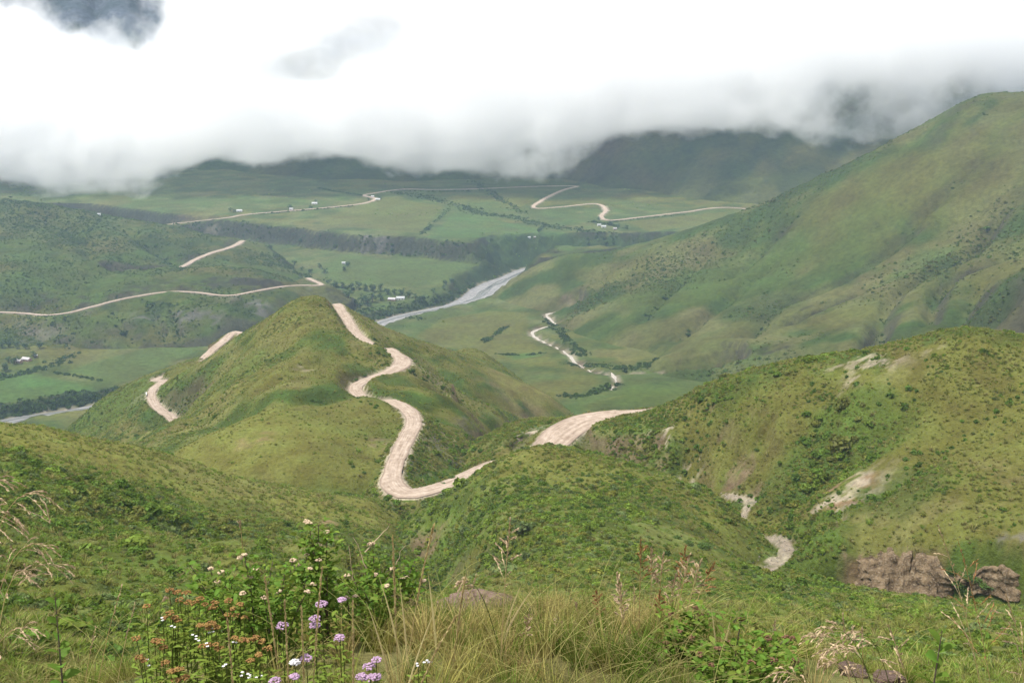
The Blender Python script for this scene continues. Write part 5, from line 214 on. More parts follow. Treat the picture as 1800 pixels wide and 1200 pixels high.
BUSHES = [
  [10,247.6,-99.29,1,'spur'],
  [13.71,248.3,-99.26,0.9,'spur'],
  [19.55,243.5,-98.9,1,'spur'],
  [27.07,246.3,-99.09,0.9,'spur'],
  [25.95,242.4,-99.05,0.8,'spur'],
  [35.07,245.5,-101.0,0.7,'spur'],
  [6.18,247.5,-99.88,0.6,'spur'],
  [20.1,228.6,-98.7,1.2,'spur'],
  [16.91,212.1,-93.76,1.3,'spur'],
  [23.2,214.9,-95.54,1.2,'spur'],
  [33.72,224.9,-99.59,1.3,'spur'],
  [35.51,223.3,-99.58,1.5,'spur'],
  [40.64,234.0,-102.2,1.2,'spur'],
  [39.23,227.8,-101.5,1.2,'spur'],
  [50.8,242.4,-105.9,1.3,'spur'],
  [0.7,233.8,-100.3,1.2,'spur'],
  [6.9,231.2,-98.32,1,'spur'],
  [40.26,221.0,-100.3,1.2,'spur'],
  [46.12,235.9,-104.6,1.2,'spur'],
  [-4.11,228.4,-102.2,1.1,'spur'],
  [-9.26,218.7,-104.9,1.4,'spur'],
  [-11.35,220.3,-107.9,1.5,'spur'],
  [-6.1,201.0,-99.78,1.3,'spur'],
  [10.26,188.7,-89.92,1.6,'spur'],
  [6.84,188.4,-90.43,1.1,'spur'],
  [18.94,190.0,-89.94,1.2,'spur'],
  [24.57,204.2,-93.3,1.1,'spur'],
  [25.46,196.2,-92.23,1.3,'spur'],
  [36.6,195.1,-94.25,2,'spur'],
  [39.66,195.4,-95.08,2.2,'spur'],
  [34.72,198.1,-94.4,1.6,'spur'],
  [24.72,176.7,-88.91,1,'spur'],
  [47.64,159.8,-87.72,1.7,'spur'],
  [39.68,137.0,-76.61,1.6,'spur'],
  [55.13,180.3,-98.12,1.4,'spur'],
  [35.84,114.0,-64.26,1.4,'spur'],
  [36.98,101.3,-58.51,1.2,'spur'],
  [31.85,95.28,-55.36,1.1,'spur'],
  [45,110.3,-63.33,1.2,'spur'],
  [48.16,182.9,-97.53,1.3,'spur'],
  [38.01,154.7,-84.59,1.1,'spur'],
  [97.65,196.8,-103.0,2.4,'right_hill'],
  [99.69,194.3,-103.6,2.2,'right_hill'],
  [94.57,198.1,-105.0,2.4,'right_hill'],
  [93.94,199.5,-103.0,2,'right_hill'],
  [71.3,204.2,-108.9,1.3,'spur'],
  [78.63,194.0,-105.8,1,'spur'],
  [96.33,196.3,-106.0,1.6,'right_hill'],
  [97.76,177.3,-99.13,1.6,'spur'],
  [68.02,271.0,-116.0,1.6,'right_hill'],
  [70.28,264.2,-113.4,1.5,'right_hill'],
  [65.88,276.2,-115.5,1.4,'right_hill'],
  [46.64,243.9,-104.3,1.3,'spur'],
  [54.61,301.2,-122.1,1.3,'right_hill'],
  [37.52,317.3,-121.6,1.2,'right_hill'],
  [31.07,330.4,-118.4,1.2,'right_hill'],
  [28.52,335.0,-118.4,1.3,'right_hill'],
  [42.45,312.1,-119.7,1.4,'right_hill'],
  [88.37,227.2,-98.66,1.5,'right_hill'],
  [98.14,216.3,-91.84,1.5,'right_hill'],
  [124.5,251.5,-80.81,1.7,'right_hill'],
  [72.08,283.9,-107.0,1.4,'right_hill'],
  [-77.69,391.8,-127.6,1.8,'centre_hill'],
  [-80.2,390.8,-126.5,1.4,'centre_hill'],
  [-75.3,391.0,-128.1,1.4,'centre_hill'],
  [-68.3,453.6,-134.7,1.6,'centre_hill'],
  [-71.27,446.9,-134.9,1.4,'centre_hill'],
  [-38.69,309.9,-125.7,1.1,'right_hill'],
  [-34.63,289.3,-125.7,1.2,'right_hill'],
  [-38.43,292.1,-126.1,1.3,'centre_hill'],
  [-26.85,289.4,-126.0,1.2,'centre_hill'],
  [-22.98,274.4,-118.8,1.2,'spur'],
  [-21.46,300.2,-124.6,1.4,'centre_hill'],
  [-19,304.2,-124.3,1.4,'centre_hill'],
  [-18.2,340.5,-137.0,1.3,'centre_hill'],
  [-52.36,315.3,-124.8,1,'centre_hill'],
  [-48.21,312.1,-125.6,1,'centre_hill'],
  [-202.3,577.0,-192.5,1.4,'centre_hill'],
  [-198.9,577.7,-189.2,1.4,'centre_hill'],
  [-206.6,532.1,-192.3,1.6,'centre_hill'],
  [-167.2,440.4,-160.6,1.5,'centre_hill'],
  [-211.3,531.9,-193.2,1.3,'centre_hill'],
]
WALL = [
  [-225.6,601.4,-192.2],
]
STALKS = [
  [-1.094,2.3,-1.018,-1.432,2.3,-1.887,'droop',0.25,107],
  [-1.131,2.2,-1.03,-1.397,2.2,-1.849,'droop',0.3,48],
  [-1.058,2.2,-1.097,-1.356,2.2,-1.843,'droop',0.25,108],
  [-0.987,2.1,-1.092,-1.308,2.1,-1.815,'droop',0.22,130],
  [-1.02,2,-1.184,-1.283,2,-1.795,'droop',0.2,78],
  [-1.257,2.4,-1.008,-1.464,2.4,-1.919,'droop',0.2,22],
  [-1.231,2.4,-1.248,-1.419,2.4,-1.913,'droop',0.15,60],
  [-1.174,2.8,-1.489,-1.321,2.8,-2.02,'spike',0.05,215],
  [-1.1,2.7,-1.495,-1.223,2.7,-1.99,'spike',0.05,238],
  [-1.178,2.6,-1.511,-1.275,2.6,-1.962,'spike',0.05,168],
  [-1.152,4,-1.846,-1.145,4,-2.47,'nod',0.1,422],
  [-1.124,3,-1.644,-1.075,3,-2.053,'nod',0.1,290],
  [-0.664,2.5,-1.308,-0.629,2.5,-1.884,'feather',0.03,465],
  [-0.59,2.4,-1.325,-0.595,2.4,-1.855,'feather',0.02,500],
  [-0.547,2.4,-1.345,-0.557,2.4,-1.855,'feather',0.02,530],
  [-0.509,2.5,-1.283,-0.569,2.5,-1.881,'feather',0.03,566],
  [-0.396,2.3,-1.273,-0.411,2.3,-1.831,'feather',0.02,620],
  [-0.711,2.3,-1.321,-0.709,2.3,-1.843,'feather',0.02,400],
  [-0.474,3,-1.651,-0.396,3,-2.006,'straw',0.05,643],
  [-0.459,3.2,-1.663,-0.382,3.2,-2.061,'straw',0.05,665],
  [-0.406,3.2,-1.525,-0.403,3.2,-2.062,'feather',0.02,690],
  [-0.375,3.1,-1.632,-0.351,3.1,-2.035,'straw',0.04,702],
  [-0.266,3.2,-1.483,-0.372,3.2,-2.06,'feather',0.05,762],
  [-0.307,3.4,-1.756,-0.278,3.4,-2.128,'straw',0.04,752],
  [-0.192,2.4,-1.329,-0.332,2.4,-1.833,'straw',0.08,770],
  [-0.148,2.4,-1.37,-0.317,2.4,-1.832,'feather',0.1,800],
  [-0.152,3,-1.576,-0.204,3,-2.009,'feather',0.04,817],
  [-0.114,3,-1.559,-0.226,3,-2.009,'spike',0.05,838],
  [-0.006,3.2,-1.456,-0.044,3.2,-2.071,'panicle',0.02,897],
  [-0.202,3.3,-1.76,-0.031,3.3,-2.103,'droop',0.3,800],
  [0.087,3.4,-1.809,-0.064,3.4,-2.131,'straw',0.08,942],
  [0.036,3.5,-1.857,-0.053,3.5,-2.171,'straw',0.05,917],
  [0.061,3.3,-1.872,0.031,3.3,-2.102,'panicle',0.05,930],
  [0.549,4,-1.92,0.553,4,-2.391,'panicle',0.03,1127],
  [0.624,4.2,-2.057,0.634,4.2,-2.499,'panicle',0.03,1145],
  [0.646,4,-1.978,0.629,4,-2.394,'panicle',0.03,1166],
  [0.795,4.3,-2.098,0.757,4.3,-2.567,'panicle',0.05,1205],
  [0.777,4.1,-2.035,0.722,4.1,-2.453,'panicle',0.04,1212],
  [0.848,4.2,-2.113,0.779,4.2,-2.517,'panicle',0.05,1232],
  [0.951,4.4,-2.228,0.83,4.4,-2.643,'panicle',0.08,1255],
  [0.406,3.6,-1.866,0.442,3.6,-2.219,'panicle',0.02,1085],
  [0.396,3.4,-1.813,0.423,3.4,-2.141,'panicle',0.02,1090],
  [0.345,3.8,-2.052,0.382,3.8,-2.307,'panicle',0.03,1048],
  [0.514,3.9,-2.093,0.52,3.9,-2.346,'spike',0.02,1115],
  [0.668,3.8,-1.975,0.633,3.8,-2.309,'panicle',0.05,1188],
  [0.622,3.9,-2.106,0.613,3.9,-2.352,'panicle',0.03,1160],
  [0.276,4,-2.214,0.302,4,-2.399,'spike',0.04,1012],
  [0.193,3.9,-2.226,0.221,3.9,-2.364,'panicle',0.03,980],
  [0.312,3.6,-2.067,0.294,3.6,-2.223,'spike',0.05,1040],
  [0.75,2.3,-1.363,0.998,2.3,-1.853,'droop',0.25,1425],
  [0.741,2.35,-1.414,1.005,2.35,-1.868,'droop',0.25,1407],
  [0.73,2.2,-1.355,0.927,2.2,-1.808,'droop',0.2,1432],
  [0.621,2.2,-1.414,0.83,2.2,-1.806,'droop',0.2,1350],
  [0.789,2.25,-1.382,0.976,2.25,-1.831,'droop',0.2,1462],
  [0.727,2.15,-1.357,0.892,2.15,-1.793,'droop',0.2,1440],
  [0.864,2.4,-1.424,1.072,2.4,-1.885,'droop',0.2,1480],
  [0.904,2,-0.927,1.132,2,-1.773,'panicle',0.1,1650],
  [0.948,2,-0.957,1.151,2,-1.774,'panicle',0.08,1684],
  [0.943,2.3,-1.336,1.085,2.3,-1.856,'panicle',0.12,1562],
  [1.066,2,-1.088,1.233,2,-1.775,'panicle',0.15,1768],
  [1.137,2.1,-1.213,1.268,2.1,-1.798,'spike',0.15,1775],
  [1.074,3,-1.698,1.132,3,-2.058,'spike',0.05,1480],
  [0.944,3.3,-1.895,0.934,3.3,-2.162,'spike',0.04,1363],
  [1.143,3,-1.753,1.17,3,-2.058,'spike',0.04,1515],
  [0.733,3.4,-1.899,0.774,3.4,-2.19,'straw',0.02,1250],
  [0.813,3.4,-1.91,0.78,3.4,-2.19,'straw',0.06,1288],
]
SHRUBS = [
  {'base':[-0.98,3.5,-2.229],'tips':[[-0.999,3.5,-1.738],[-1.204,3.5,-1.78],[-1.131,3.5,-1.796],[-1.037,3.4,-1.756],[-0.987,3.6,-1.847],[-0.92,3.6,-1.811],[-0.843,3.6,-1.811],[-0.806,3.3,-1.715],[-0.779,3.6,-1.847],[-0.972,3.3,-1.782],[-0.882,3.3,-1.804],[-1.032,3.2,-1.75],[-0.729,3.3,-1.782],[-1.145,3.4,-1.813],[-0.984,3.5,-1.831],[-1.082,3.5,-1.866],[-0.88,3.5,-1.89],[-0.817,3.5,-1.914]],'kind':'green','id':'main'},
  {'base':[-0.791,3.7,-2.289],'tips':[[-0.795,3.7,-1.703],[-0.758,3.7,-1.708],[-0.726,3.7,-1.739],[-0.783,3.7,-1.776],[-0.744,3.6,-1.811],[-0.713,3.6,-1.847],[-0.809,3.7,-1.837]],'kind':'green','id':'tall'},
  {'base':[-0.604,4,-2.416],'tips':[[-0.593,4,-1.933],[-0.633,4,-2.026],[-0.512,4,-2.052],[-0.667,3.9,-2.027],[-0.571,3.9,-2.027],[-0.414,4,-2.012],[-0.452,4,-2.093],[-0.715,3.9,-2.053],[-0.512,3.8,-2.026],[-0.59,3.7,-1.998],[-0.659,3.7,-2.023],[-0.467,3.8,-2.078],[-0.379,4,-2.106]],'kind':'green','id':'behind'},
  {'base':[0.78,3.1,-2.089],'tips':[[0.772,3.1,-1.776],[0.867,3.1,-1.848],[0.928,3.1,-1.844],[0.978,3.2,-1.908],[0.677,3,-1.826],[0.804,3,-1.826],[0.618,3,-1.847],[0.766,3.2,-1.926],[0.937,3,-1.868],[0.834,2.9,-1.806],[0.736,2.8,-1.754],[0.635,2.9,-1.827]],'kind':'brown','id':'right'},
  {'base':[0.671,3.5,-2.218],'tips':[[0.694,3.5,-1.957],[0.713,3.5,-1.985],[0.605,3.5,-1.985],[0.622,3.4,-1.999],[0.665,3.4,-2.023],[0.571,3.4,-2.046]],'kind':'brown','id':'right2'},
]
HEADS = {
  'brown': [{'base':[-1.09,2.95,-2.039],'heads':[[-1.089,2.95,-1.587],[-1.064,2.95,-1.595],[-1.037,2.95,-1.597]]},{'base':[-1.03,2.9,-2.022],'heads':[[-1.041,2.9,-1.594],[-1.017,2.9,-1.602],[-0.994,2.9,-1.605],[-0.977,2.9,-1.59]]},{'base':[-1.131,2.8,-2.002],'heads':[[-1.107,2.8,-1.56]]},{'base':[-1.071,2.85,-2.011],'heads':[[-1.057,2.85,-1.611],[-1.042,2.85,-1.627],[-1.074,2.85,-1.627],[-1.034,2.85,-1.636]]},{'base':[-0.931,2.9,-2.025],'heads':[[-0.964,2.9,-1.609],[-0.94,2.9,-1.621],[-0.931,2.9,-1.605],[-0.876,2.9,-1.625],[-0.895,2.9,-1.645],[-0.868,2.9,-1.649]]},{'base':[-0.907,2.7,-1.973],'heads':[[-0.919,2.7,-1.567],[-0.899,2.7,-1.565],[-0.882,2.7,-1.561],[-0.869,2.7,-1.573],[-0.893,2.7,-1.576]]},{'base':[-1.03,2.6,-1.942],'heads':[[-1.015,2.6,-1.558],[-1.001,2.6,-1.561],[-1.066,2.6,-1.55],[-0.991,2.6,-1.579]]},{'base':[-0.881,2.65,-1.956],'heads':[[-0.899,2.65,-1.606],[-0.881,2.65,-1.602],[-0.859,2.65,-1.6],[-0.849,2.65,-1.613]]},{'base':[-0.756,2.6,-1.921],'heads':[[-0.743,2.6,-1.556],[-0.727,2.6,-1.547],[-0.711,2.6,-1.559],[-0.788,2.6,-1.55],[-0.767,2.6,-1.554]]},{'base':[-0.905,2.45,-1.901],'heads':[[-0.922,2.45,-1.56],[-0.898,2.45,-1.554],[-0.885,2.45,-1.578],[-0.908,2.45,-1.587]]},{'base':[-1.002,2.5,-1.912],'heads':[[-1.023,2.5,-1.548],[-1.011,2.5,-1.557],[-0.954,2.5,-1.566]]},{'base':[-0.818,2.7,-1.963],'heads':[[-0.794,2.7,-1.498],[-0.827,2.7,-1.487],[-0.784,2.7,-1.541]]},{'base':[-0.686,2.45,-1.872],'heads':[[-0.656,2.45,-1.492],[-0.68,2.45,-1.509],[-0.704,2.45,-1.526]]}],
  'white': [{'base':[-1.079,2.8,-1.998],'heads':[[-1.061,2.8,-1.606],[-1.031,2.8,-1.625]]},{'base':[-0.969,2.75,-1.987],'heads':[[-0.956,2.75,-1.634],[-0.948,2.75,-1.644]]},{'base':[-0.914,2.7,-1.974],'heads':[[-0.9,2.7,-1.58],[-0.883,2.7,-1.578]]},{'base':[-0.8,2.6,-1.926],'heads':[[-0.791,2.6,-1.565],[-0.862,2.6,-1.57]]},{'base':[-0.791,2.5,-1.9],'heads':[[-0.786,2.5,-1.566]]},{'base':[-0.737,2.45,-1.878],'heads':[[-0.734,2.45,-1.564],[-0.719,2.45,-1.569]]},{'base':[-0.712,2.5,-1.889],'heads':[[-0.711,2.5,-1.601],[-0.699,2.5,-1.61]]},{'base':[-1.02,2.55,-1.927],'heads':[[-1.014,2.55,-1.594]]},{'base':[-0.27,2.6,-1.88],'heads':[[-0.268,2.6,-1.627],[-0.252,2.6,-1.619],[-0.239,2.6,-1.63]]}],
  'purple': [{'base':[-0.501,2.7,-1.907],'heads':[[-0.496,2.7,-1.484]],'c':'p'},{'base':[-0.55,2.65,-1.903],'heads':[[-0.545,2.65,-1.471]],'c':'p'},{'base':[-0.561,2.6,-1.9],'heads':[[-0.557,2.6,-1.489],[-0.558,2.6,-1.509]],'c':'p'},{'base':[-0.629,2.5,-1.884],'heads':[[-0.625,2.5,-1.453]],'c':'p'},{'base':[-0.48,2.55,-1.887],'heads':[[-0.48,2.55,-1.52]],'c':'p'},{'base':[-0.582,2.45,-1.868],'heads':[[-0.585,2.45,-1.533]],'c':'w'},{'base':[-0.563,2.5,-1.881],'heads':[[-0.565,2.5,-1.552]],'c':'p'},{'base':[-0.355,2.4,-1.835],'heads':[[-0.358,2.4,-1.495],[-0.377,2.4,-1.515]],'c':'p'},{'base':[-0.384,2.35,-1.835],'heads':[[-0.39,2.35,-1.513],[-0.368,2.35,-1.517],[-0.354,2.35,-1.513]],'c':'p'},{'base':[-0.559,2.35,-1.84],'heads':[[-0.564,2.35,-1.512]],'c':'p'},{'base':[-0.597,2.3,-1.831],'heads':[[-0.603,2.3,-1.493]],'c':'p'}],
}
LEAFY = [
  {'base':[-1.201,2.4,-1.891],'tip':[-1.183,2.4,-1.296],'n':22,'size':0.03,'id':'left'},
  {'base':[1.017,2.2,-1.819],'tip':[1.031,2.2,-1.29],'n':16,'size':0.055,'id':'right'},
]
PATCHES = [
  ['centre_hill',-198.7,565.4,22,'dark',0,0.7],
  ['centre_hill',-258.8,632.6,40,'green',1,0.8],
  ['centre_hill',-191.5,577.5,22,'dark',2,0.6],
  ['centre_hill',-145.2,501.2,20,'green',3,0.6],
  ['centre_hill',-277.3,639.8,30,'green',4,0.8],
  ['centre_hill',-231.4,606.3,25,'green',5,0.8],
  ['centre_hill',-96.9,441.3,30,'olive',6,0.8],
  ['centre_hill',-109.2,538.8,25,'olive',7,0.7],
  ['centre_hill',-86,349.5,30,'meadow',8,0.9],
  ['centre_hill',-97.8,331.7,26,'meadow',9,0.9],
  ['centre_hill',-64.9,323.4,22,'meadow',10,0.9],
  ['centre_hill',-65,370.5,22,'olive',11,0.8],
  ['centre_hill',-77.7,391.8,6,'dark',12,0.9],
  ['centre_hill',-71.1,455.2,9,'dark',13,0.8],
  ['centre_hill',-27.6,473.5,30,'straw',14,0.45],
  ['centre_hill',-7.1,605.9,26,'straw',15,0.4],
  ['centre_hill',-51.6,444.5,9,'dark',16,0.8],
  ['centre_hill',-31.2,380.6,22,'olive',17,0.9],
  ['centre_hill',-23.1,355.0,10,'slate',18,0.8],
  ['centre_hill',-17.1,417.1,9,'rock',19,0.8],
  ['centre_hill',-30.6,321.5,5,'pale',20,0.8],
  ['centre_hill',-24.8,320.6,9,'dark',21,0.8],
  ['centre_hill',-87.1,332.4,7,'pink',22,0.5],
  ['centre_hill',-92.8,439.6,4,'pale',23,0.5],
  ['centre_hill',-55.1,321.1,16,'olive',24,0.9],
  ['centre_hill',-44.6,343.7,6,'soil',25,0.6],
  ['centre_hill',0,622.3,30,'soil',27,0.35],
  ['right_hill',104.9,283.2,8,'pale',28,0.8],
  ['right_hill',112.5,278.0,5,'pale',29,0.7],
  ['right_hill',102.6,296.0,6,'pale',30,0.7],
  ['right_hill',120.3,282.5,2.8,'pale',31,1],
  ['right_hill',105.9,271.7,7,'pale',32,0.55],
  ['right_hill',85.3,238.2,8,'pink',33,0.9],
  ['right_hill',80.1,234.5,6,'pale',34,0.8],
  ['right_hill',90.9,238.9,7,'pale',35,0.85],
  ['right_hill',87,219.7,7,'straw',36,0.8],
  ['right_hill',82.1,254.7,5,'dark',37,0.8],
  ['right_hill',118.6,254.5,26,'olive',38,0.95],
  ['right_hill',111.9,221.9,26,'olive',39,0.95],
  ['right_hill',108.7,246.6,20,'olive',40,0.8],
  ['right_hill',100.2,208.7,20,'straw',41,0.5],
  ['right_hill',76.6,291.2,20,'olive',42,0.8],
  ['right_hill',92.7,262.1,15,'green',43,0.9],
  ['right_hill',78.3,263.6,12,'dark',44,0.5],
  ['right_hill',94.7,227.0,10,'dark',45,0.6],
  ['right_hill',45.9,310.9,9,'dark',46,0.6],
  ['right_hill',44.1,319.1,3,'pale',47,0.9],
  ['right_hill',39.3,317.3,6,'green',48,1],
  ['right_hill',54.1,305.2,10,'olive',49,1],
  ['right_hill',48.7,304.3,6,'green',50,0.9],
  ['right_hill',55.2,298.9,4,'pale',51,0.7],
  ['right_hill',65,280.3,4,'soil',52,0.8],
  ['right_hill',49.5,311.5,3,'pale',53,0.8],
  ['right_hill',76.4,208.5,2,'earth',54,0.9],
  ['right_hill',81.8,207.5,2,'earth',55,0.9],
  ['right_hill',86.1,204.1,2,'earth',56,0.9],
  ['right_hill',90.3,201.0,2,'earth',57,0.9],
  ['right_hill',100.9,194.7,3,'grey',58,0.7],
  ['right_hill',95.6,198.1,3,'green',59,1],
  ['right_hill',103.2,192.1,5,'grey',60,0.8],
  ['right_hill',103.0,190.8,3,'green',61,1],
  ['right_hill',98.6,195.0,4,'green',62,1],
  ['right_hill',68.9,213.7,6,'green',63,1],
  ['right_hill',70,231.2,8,'green',64,1],
  ['right_hill',76.5,209.2,3,'soil',65,0.9],
  ['right_hill',7.3,353.3,6,'pale',66,0.9],
  ['right_hill',11.3,350.0,5,'pale',67,0.9],
  ['right_hill',12.4,351.7,5,'pale',68,0.9],
  ['spur',21.9,245.6,14,'olive',69,0.8],
  ['spur',9.1,257.4,10,'olive',70,0.8],
  ['spur',11.3,186.6,20,'green',71,0.6],
  ['spur',32.9,219.4,14,'dark',72,0.5],
  ['spur',-6.8,226.5,14,'dark',73,0.4],
  ['spur',49.5,235.8,8,'olive',74,0.9],
  ['spur',49.3,220.3,10,'olive',75,0.7],
  ['spur',59.6,161.5,14,'field',76,0.8],
  ['spur',75.7,175.7,12,'field',77,0.7],
  ['spur',57.3,187.3,14,'green',78,0.9],
  ['spur',46.5,100.1,18,'olive',79,0.7],
  ['spur',11.3,176.6,1.5,'grey',80,0.6],
  ['spur',-22.4,247.0,5,'soil',81,0.8],
  ['spur',123.6,234.4,5,'grey',82,0.9],
  ['left_hill',-109.7,222.1,26,'meadow',83,0.9],
  ['left_hill',-94.4,228.2,26,'meadow',84,0.9],
  ['left_hill',-81.8,241.5,30,'meadow',85,1],
  ['left_hill',-66.1,245.9,30,'meadow',86,1],
  ['left_hill',-49.7,259.6,26,'meadow',87,1],
  ['left_hill',-39.4,273.7,16,'meadow',88,0.8],
  ['left_hill',-71.8,251.0,20,'straw',89,0.3],
  ['left_hill',-62.9,173.8,14,'dark',90,0.6],
  ['left_hill',-79.1,165.4,16,'dark',91,0.5],
  ['left_hill',-29.2,69.6,2,'soil',92,0.6],
  ['left_hill',-43.9,228.0,3,'pink',93,0.8],
  ['left_hill',-61.4,217.7,10,'dark',94,0.5],
  ['left_hill',-51.1,119.9,14,'green',95,0.8],
  ['right_mountain',557.8,1253.6,60,'rock',96,0.4],
  ['right_mountain',573.8,1183.0,50,'rock',97,0.35],
  ['right_mountain',449.6,1232.8,60,'olive',98,0.8],
  ['right_mountain',390.6,1279.9,40,'olive',99,0.7],
  ['right_mountain',435.5,1074.9,26,'lush',100,0.55],
  ['right_mountain',443.1,1048.4,20,'dark',101,0.7],
  ['right_mountain',389.6,1077.2,38,'soil',102,0.25],
  ['right_mountain',328.4,992.0,30,'olive',103,0.8],
  ['right_mountain',401.6,1199.6,60,'olive',104,0.5],
  ['right_mountain',364.4,911.8,34,'rock',105,0.2],
  ['right_mountain',302.8,1219.4,60,'green',106,0.8],
  ['right_mountain',209.8,1233.7,60,'green',107,0.8],
  ['right_mountain',394.4,1173.2,60,'green',108,0.5],
  ['right_mountain',155.6,1378.7,40,'olive',109,0.6],
  ['right_mountain',104.3,1310.7,30,'dark',110,0.6],
  ['right_mountain',278.3,1111.1,40,'dark',111,0.7],
  ['right_mountain',519.1,1179.2,60,'olive',112,0.6],
  ['right_mountain',454.9,937.3,30,'olive',113,0.7],
  ['right_mountain',249.5,942.7,16,'slate',114,0.9],
  ['right_mountain',309.9,1066.8,12,'slate',115,0.8],
  ['right_mountain',397.3,848.6,22,'dark',116,0.8],
  ['left_ridge',-736.2,1653.9,60,'olive',117,0.6],
  ['left_ridge',-535.9,1591.7,50,'dark',118,0.6],
  ['left_ridge',-639.6,1384.1,50,'green',119,0.8],
  ['left_ridge',-403.2,1239.9,16,'grey',120,0.8],
  ['left_ridge',-374.2,1236.8,14,'grey',121,0.8],
  ['left_ridge',-328.3,1281.6,16,'grey',122,0.8],
  ['left_ridge',-460.2,1241.1,12,'grey',123,0.7],
  ['left_ridge',-575.6,1210.3,18,'grey',124,0.5],
  ['left_ridge',-545.3,1279.0,34,'slate',125,0.9],
  ['left_ridge',-611.8,1280.4,26,'slate',126,0.7],
  ['left_ridge',-491.9,1315.0,26,'slate',127,0.8],
  ['left_ridge',-363.6,1367.8,36,'slate',128,0.95],
  ['left_ridge',-332.3,1366.5,26,'slate',129,0.95],
  ['left_ridge',-410.4,1342.7,30,'slate',130,0.9],
  ['left_ridge',-455.9,1342.4,26,'slate',131,0.7],
  ['left_ridge',-520.2,1568.9,26,'slate',132,0.6],
  ['left_ridge',-444.7,1261.1,14,'dark',133,0.8],
  ['left_ridge',-496.3,1202.1,30,'rock',134,0.5],
  ['left_ridge',-339.4,1267.8,12,'dark',135,0.8],
  ['left_ridge',-649.9,1304.9,40,'green',136,0.7],
  ['floor',-119.1,1622.8,70,'field',137,0.7],
  ['floor',-251.8,1794.7,24,'grey',138,0.7],
  ['floor',-278.9,1740.0,40,'field',139,0.8],
  ['floor',-88.8,2288.4,50,'olive',140,0.7],
  ['floor',-281.1,2547.7,60,'olive',141,0.7],
  ['floor',-73.1,2653.3,40,'olive',142,0.6],
  ['floor',10.7,919.0,40,'olive',143,0.8],
  ['floor',140.0,1161.4,40,'green',144,0.7],
  ['floor',131.3,868.1,40,'green',145,0.8],
  ['floor',69.4,1209.9,20,'olive',146,0.8],
  ['floor',95.2,1030.2,18,'dark',147,0.5],
]
FIELDS = [
  {'poly':[[-580.6,1066.3],[-523.3,1082.7],[-494.6,1067.1],[-422.2,1022.1],[-452.5,1008.6],[-509.9,970.0],[-528.8,962.4]],'col':'lush','k':0.85},
  {'poly':[[-501.1,1089.4],[-473.5,1140.5],[-439.5,1194.6],[-382.2,1258.2],[-356.5,1229.9],[-387.7,1118.9],[-403.2,1053.2],[-418.3,1028.3],[-445.9,1056.2]],'col':'field','k':0.9},
  {'poly':[[-125.2,1247.9],[-100.9,1359.2],[-31.9,1401.0],[27.4,1372.9],[21.1,1226.7],[61.2,1007.4],[0,1054.4],[-66.8,1161.6]],'col':'olive','k':0.75},
  {'poly':[[57.5,994.1],[85.1,979.4],[89.8,938.4],[67.5,891.8],[35,856.0],[16,916.1]],'col':'olive','k':0.7},
  {'poly':[[-16.1,1119.7],[32.2,1119.0],[40.7,1087.7],[0,1073.9]],'col':'lush','k':0.9},
  {'poly':[[-119.1,2144.1],[0,1981.4],[104.6,1872.6],[227.5,1845.4],[93.3,1661.7],[-20.1,1787.8],[-154.2,1778.6]],'col':'lush','k':0.6},
  {'poly':[[-281.1,2307.8],[-139.8,2190.3],[-164.6,1818.1],[-372.7,1966.7],[-357.9,2148.2]],'col':'olive','k':0.55},
  {'poly':[[-327.0,1708.3],[-198.3,1764.5],[-57.1,1690.1],[-89.6,1585.2],[-225.0,1528.1],[-304.1,1582.8]],'col':'field','k':0.8},
  {'poly':[[215.7,1984.9],[461.6,2130.2],[380.7,1950.7],[249.9,1861.5]],'col':'olive','k':0.7},
  {'poly':[[-39.7,2392.2],[39.5,2381.8],[57.1,2289.0],[12,2154.0],[-50.5,2278.3]],'col':'olive','k':0.7},
  {'poly':[[-207.3,1399.7],[-103.6,1522.5],[-62.3,1569.0],[-93.5,1494.2],[-175.9,1401.2]],'col':'field','k':0.8},
  {'poly':[[75.8,2280.1],[194.1,2337.6],[199.9,2253.5],[73.2,2197.1]],'col':'olive','k':0.6},
]

# ---------------------------------------------------------------- numeric helpers
def _hash(ix, iy, seed):
    h = (ix.astype(np.int64) * 374761393 + iy.astype(np.int64) * 668265263 + seed * 1442695041) & 0xFFFFFFFF
    h = ((h ^ (h >> 13)) * 1274126177) & 0xFFFFFFFF
    h = (h ^ (h >> 16)) & 0xFFFFFFFF
    return h.astype(np.float64) / 4294967295.0

def vnoise(x, y, seed=0):
    x = np.asarray(x, float); y = np.asarray(y, float)
    ix = np.floor(x); iy = np.floor(y)
    fx = x - ix; fy = y - iy
    ux = fx * fx * fx * (fx * (fx * 6 - 15) + 10); uy = fy * fy * fy * (fy * (fy * 6 - 15) + 10)
    a = _hash(ix, iy, seed); b = _hash(ix + 1, iy, seed); c = _hash(ix, iy + 1, seed); d = _hash(ix + 1, iy + 1, seed)
    return (a + (b - a) * ux) * (1 - uy) + (c + (d - c) * ux) * uy

def fbm(x, y, wl, octaves=4, seed=0, gain=0.5):
    """0-centred fractal noise, about -0.5 .. 0.5"""
    s = 0.0; amp = 1.0; tot = 0.0
    for o in range(octaves):
        f = 2.03 ** o / wl
        s = s + amp * (vnoise(x * f + 17.3 * o, y * f - 9.1 * o, seed + 31 * o) - 0.5)
        tot += amp; amp *= gain
    return s / tot

def sstep(a, b, x):
    t = np.clip((x - a) / (b - a), 0, 1)
    return t * t * (3 - 2 * t)

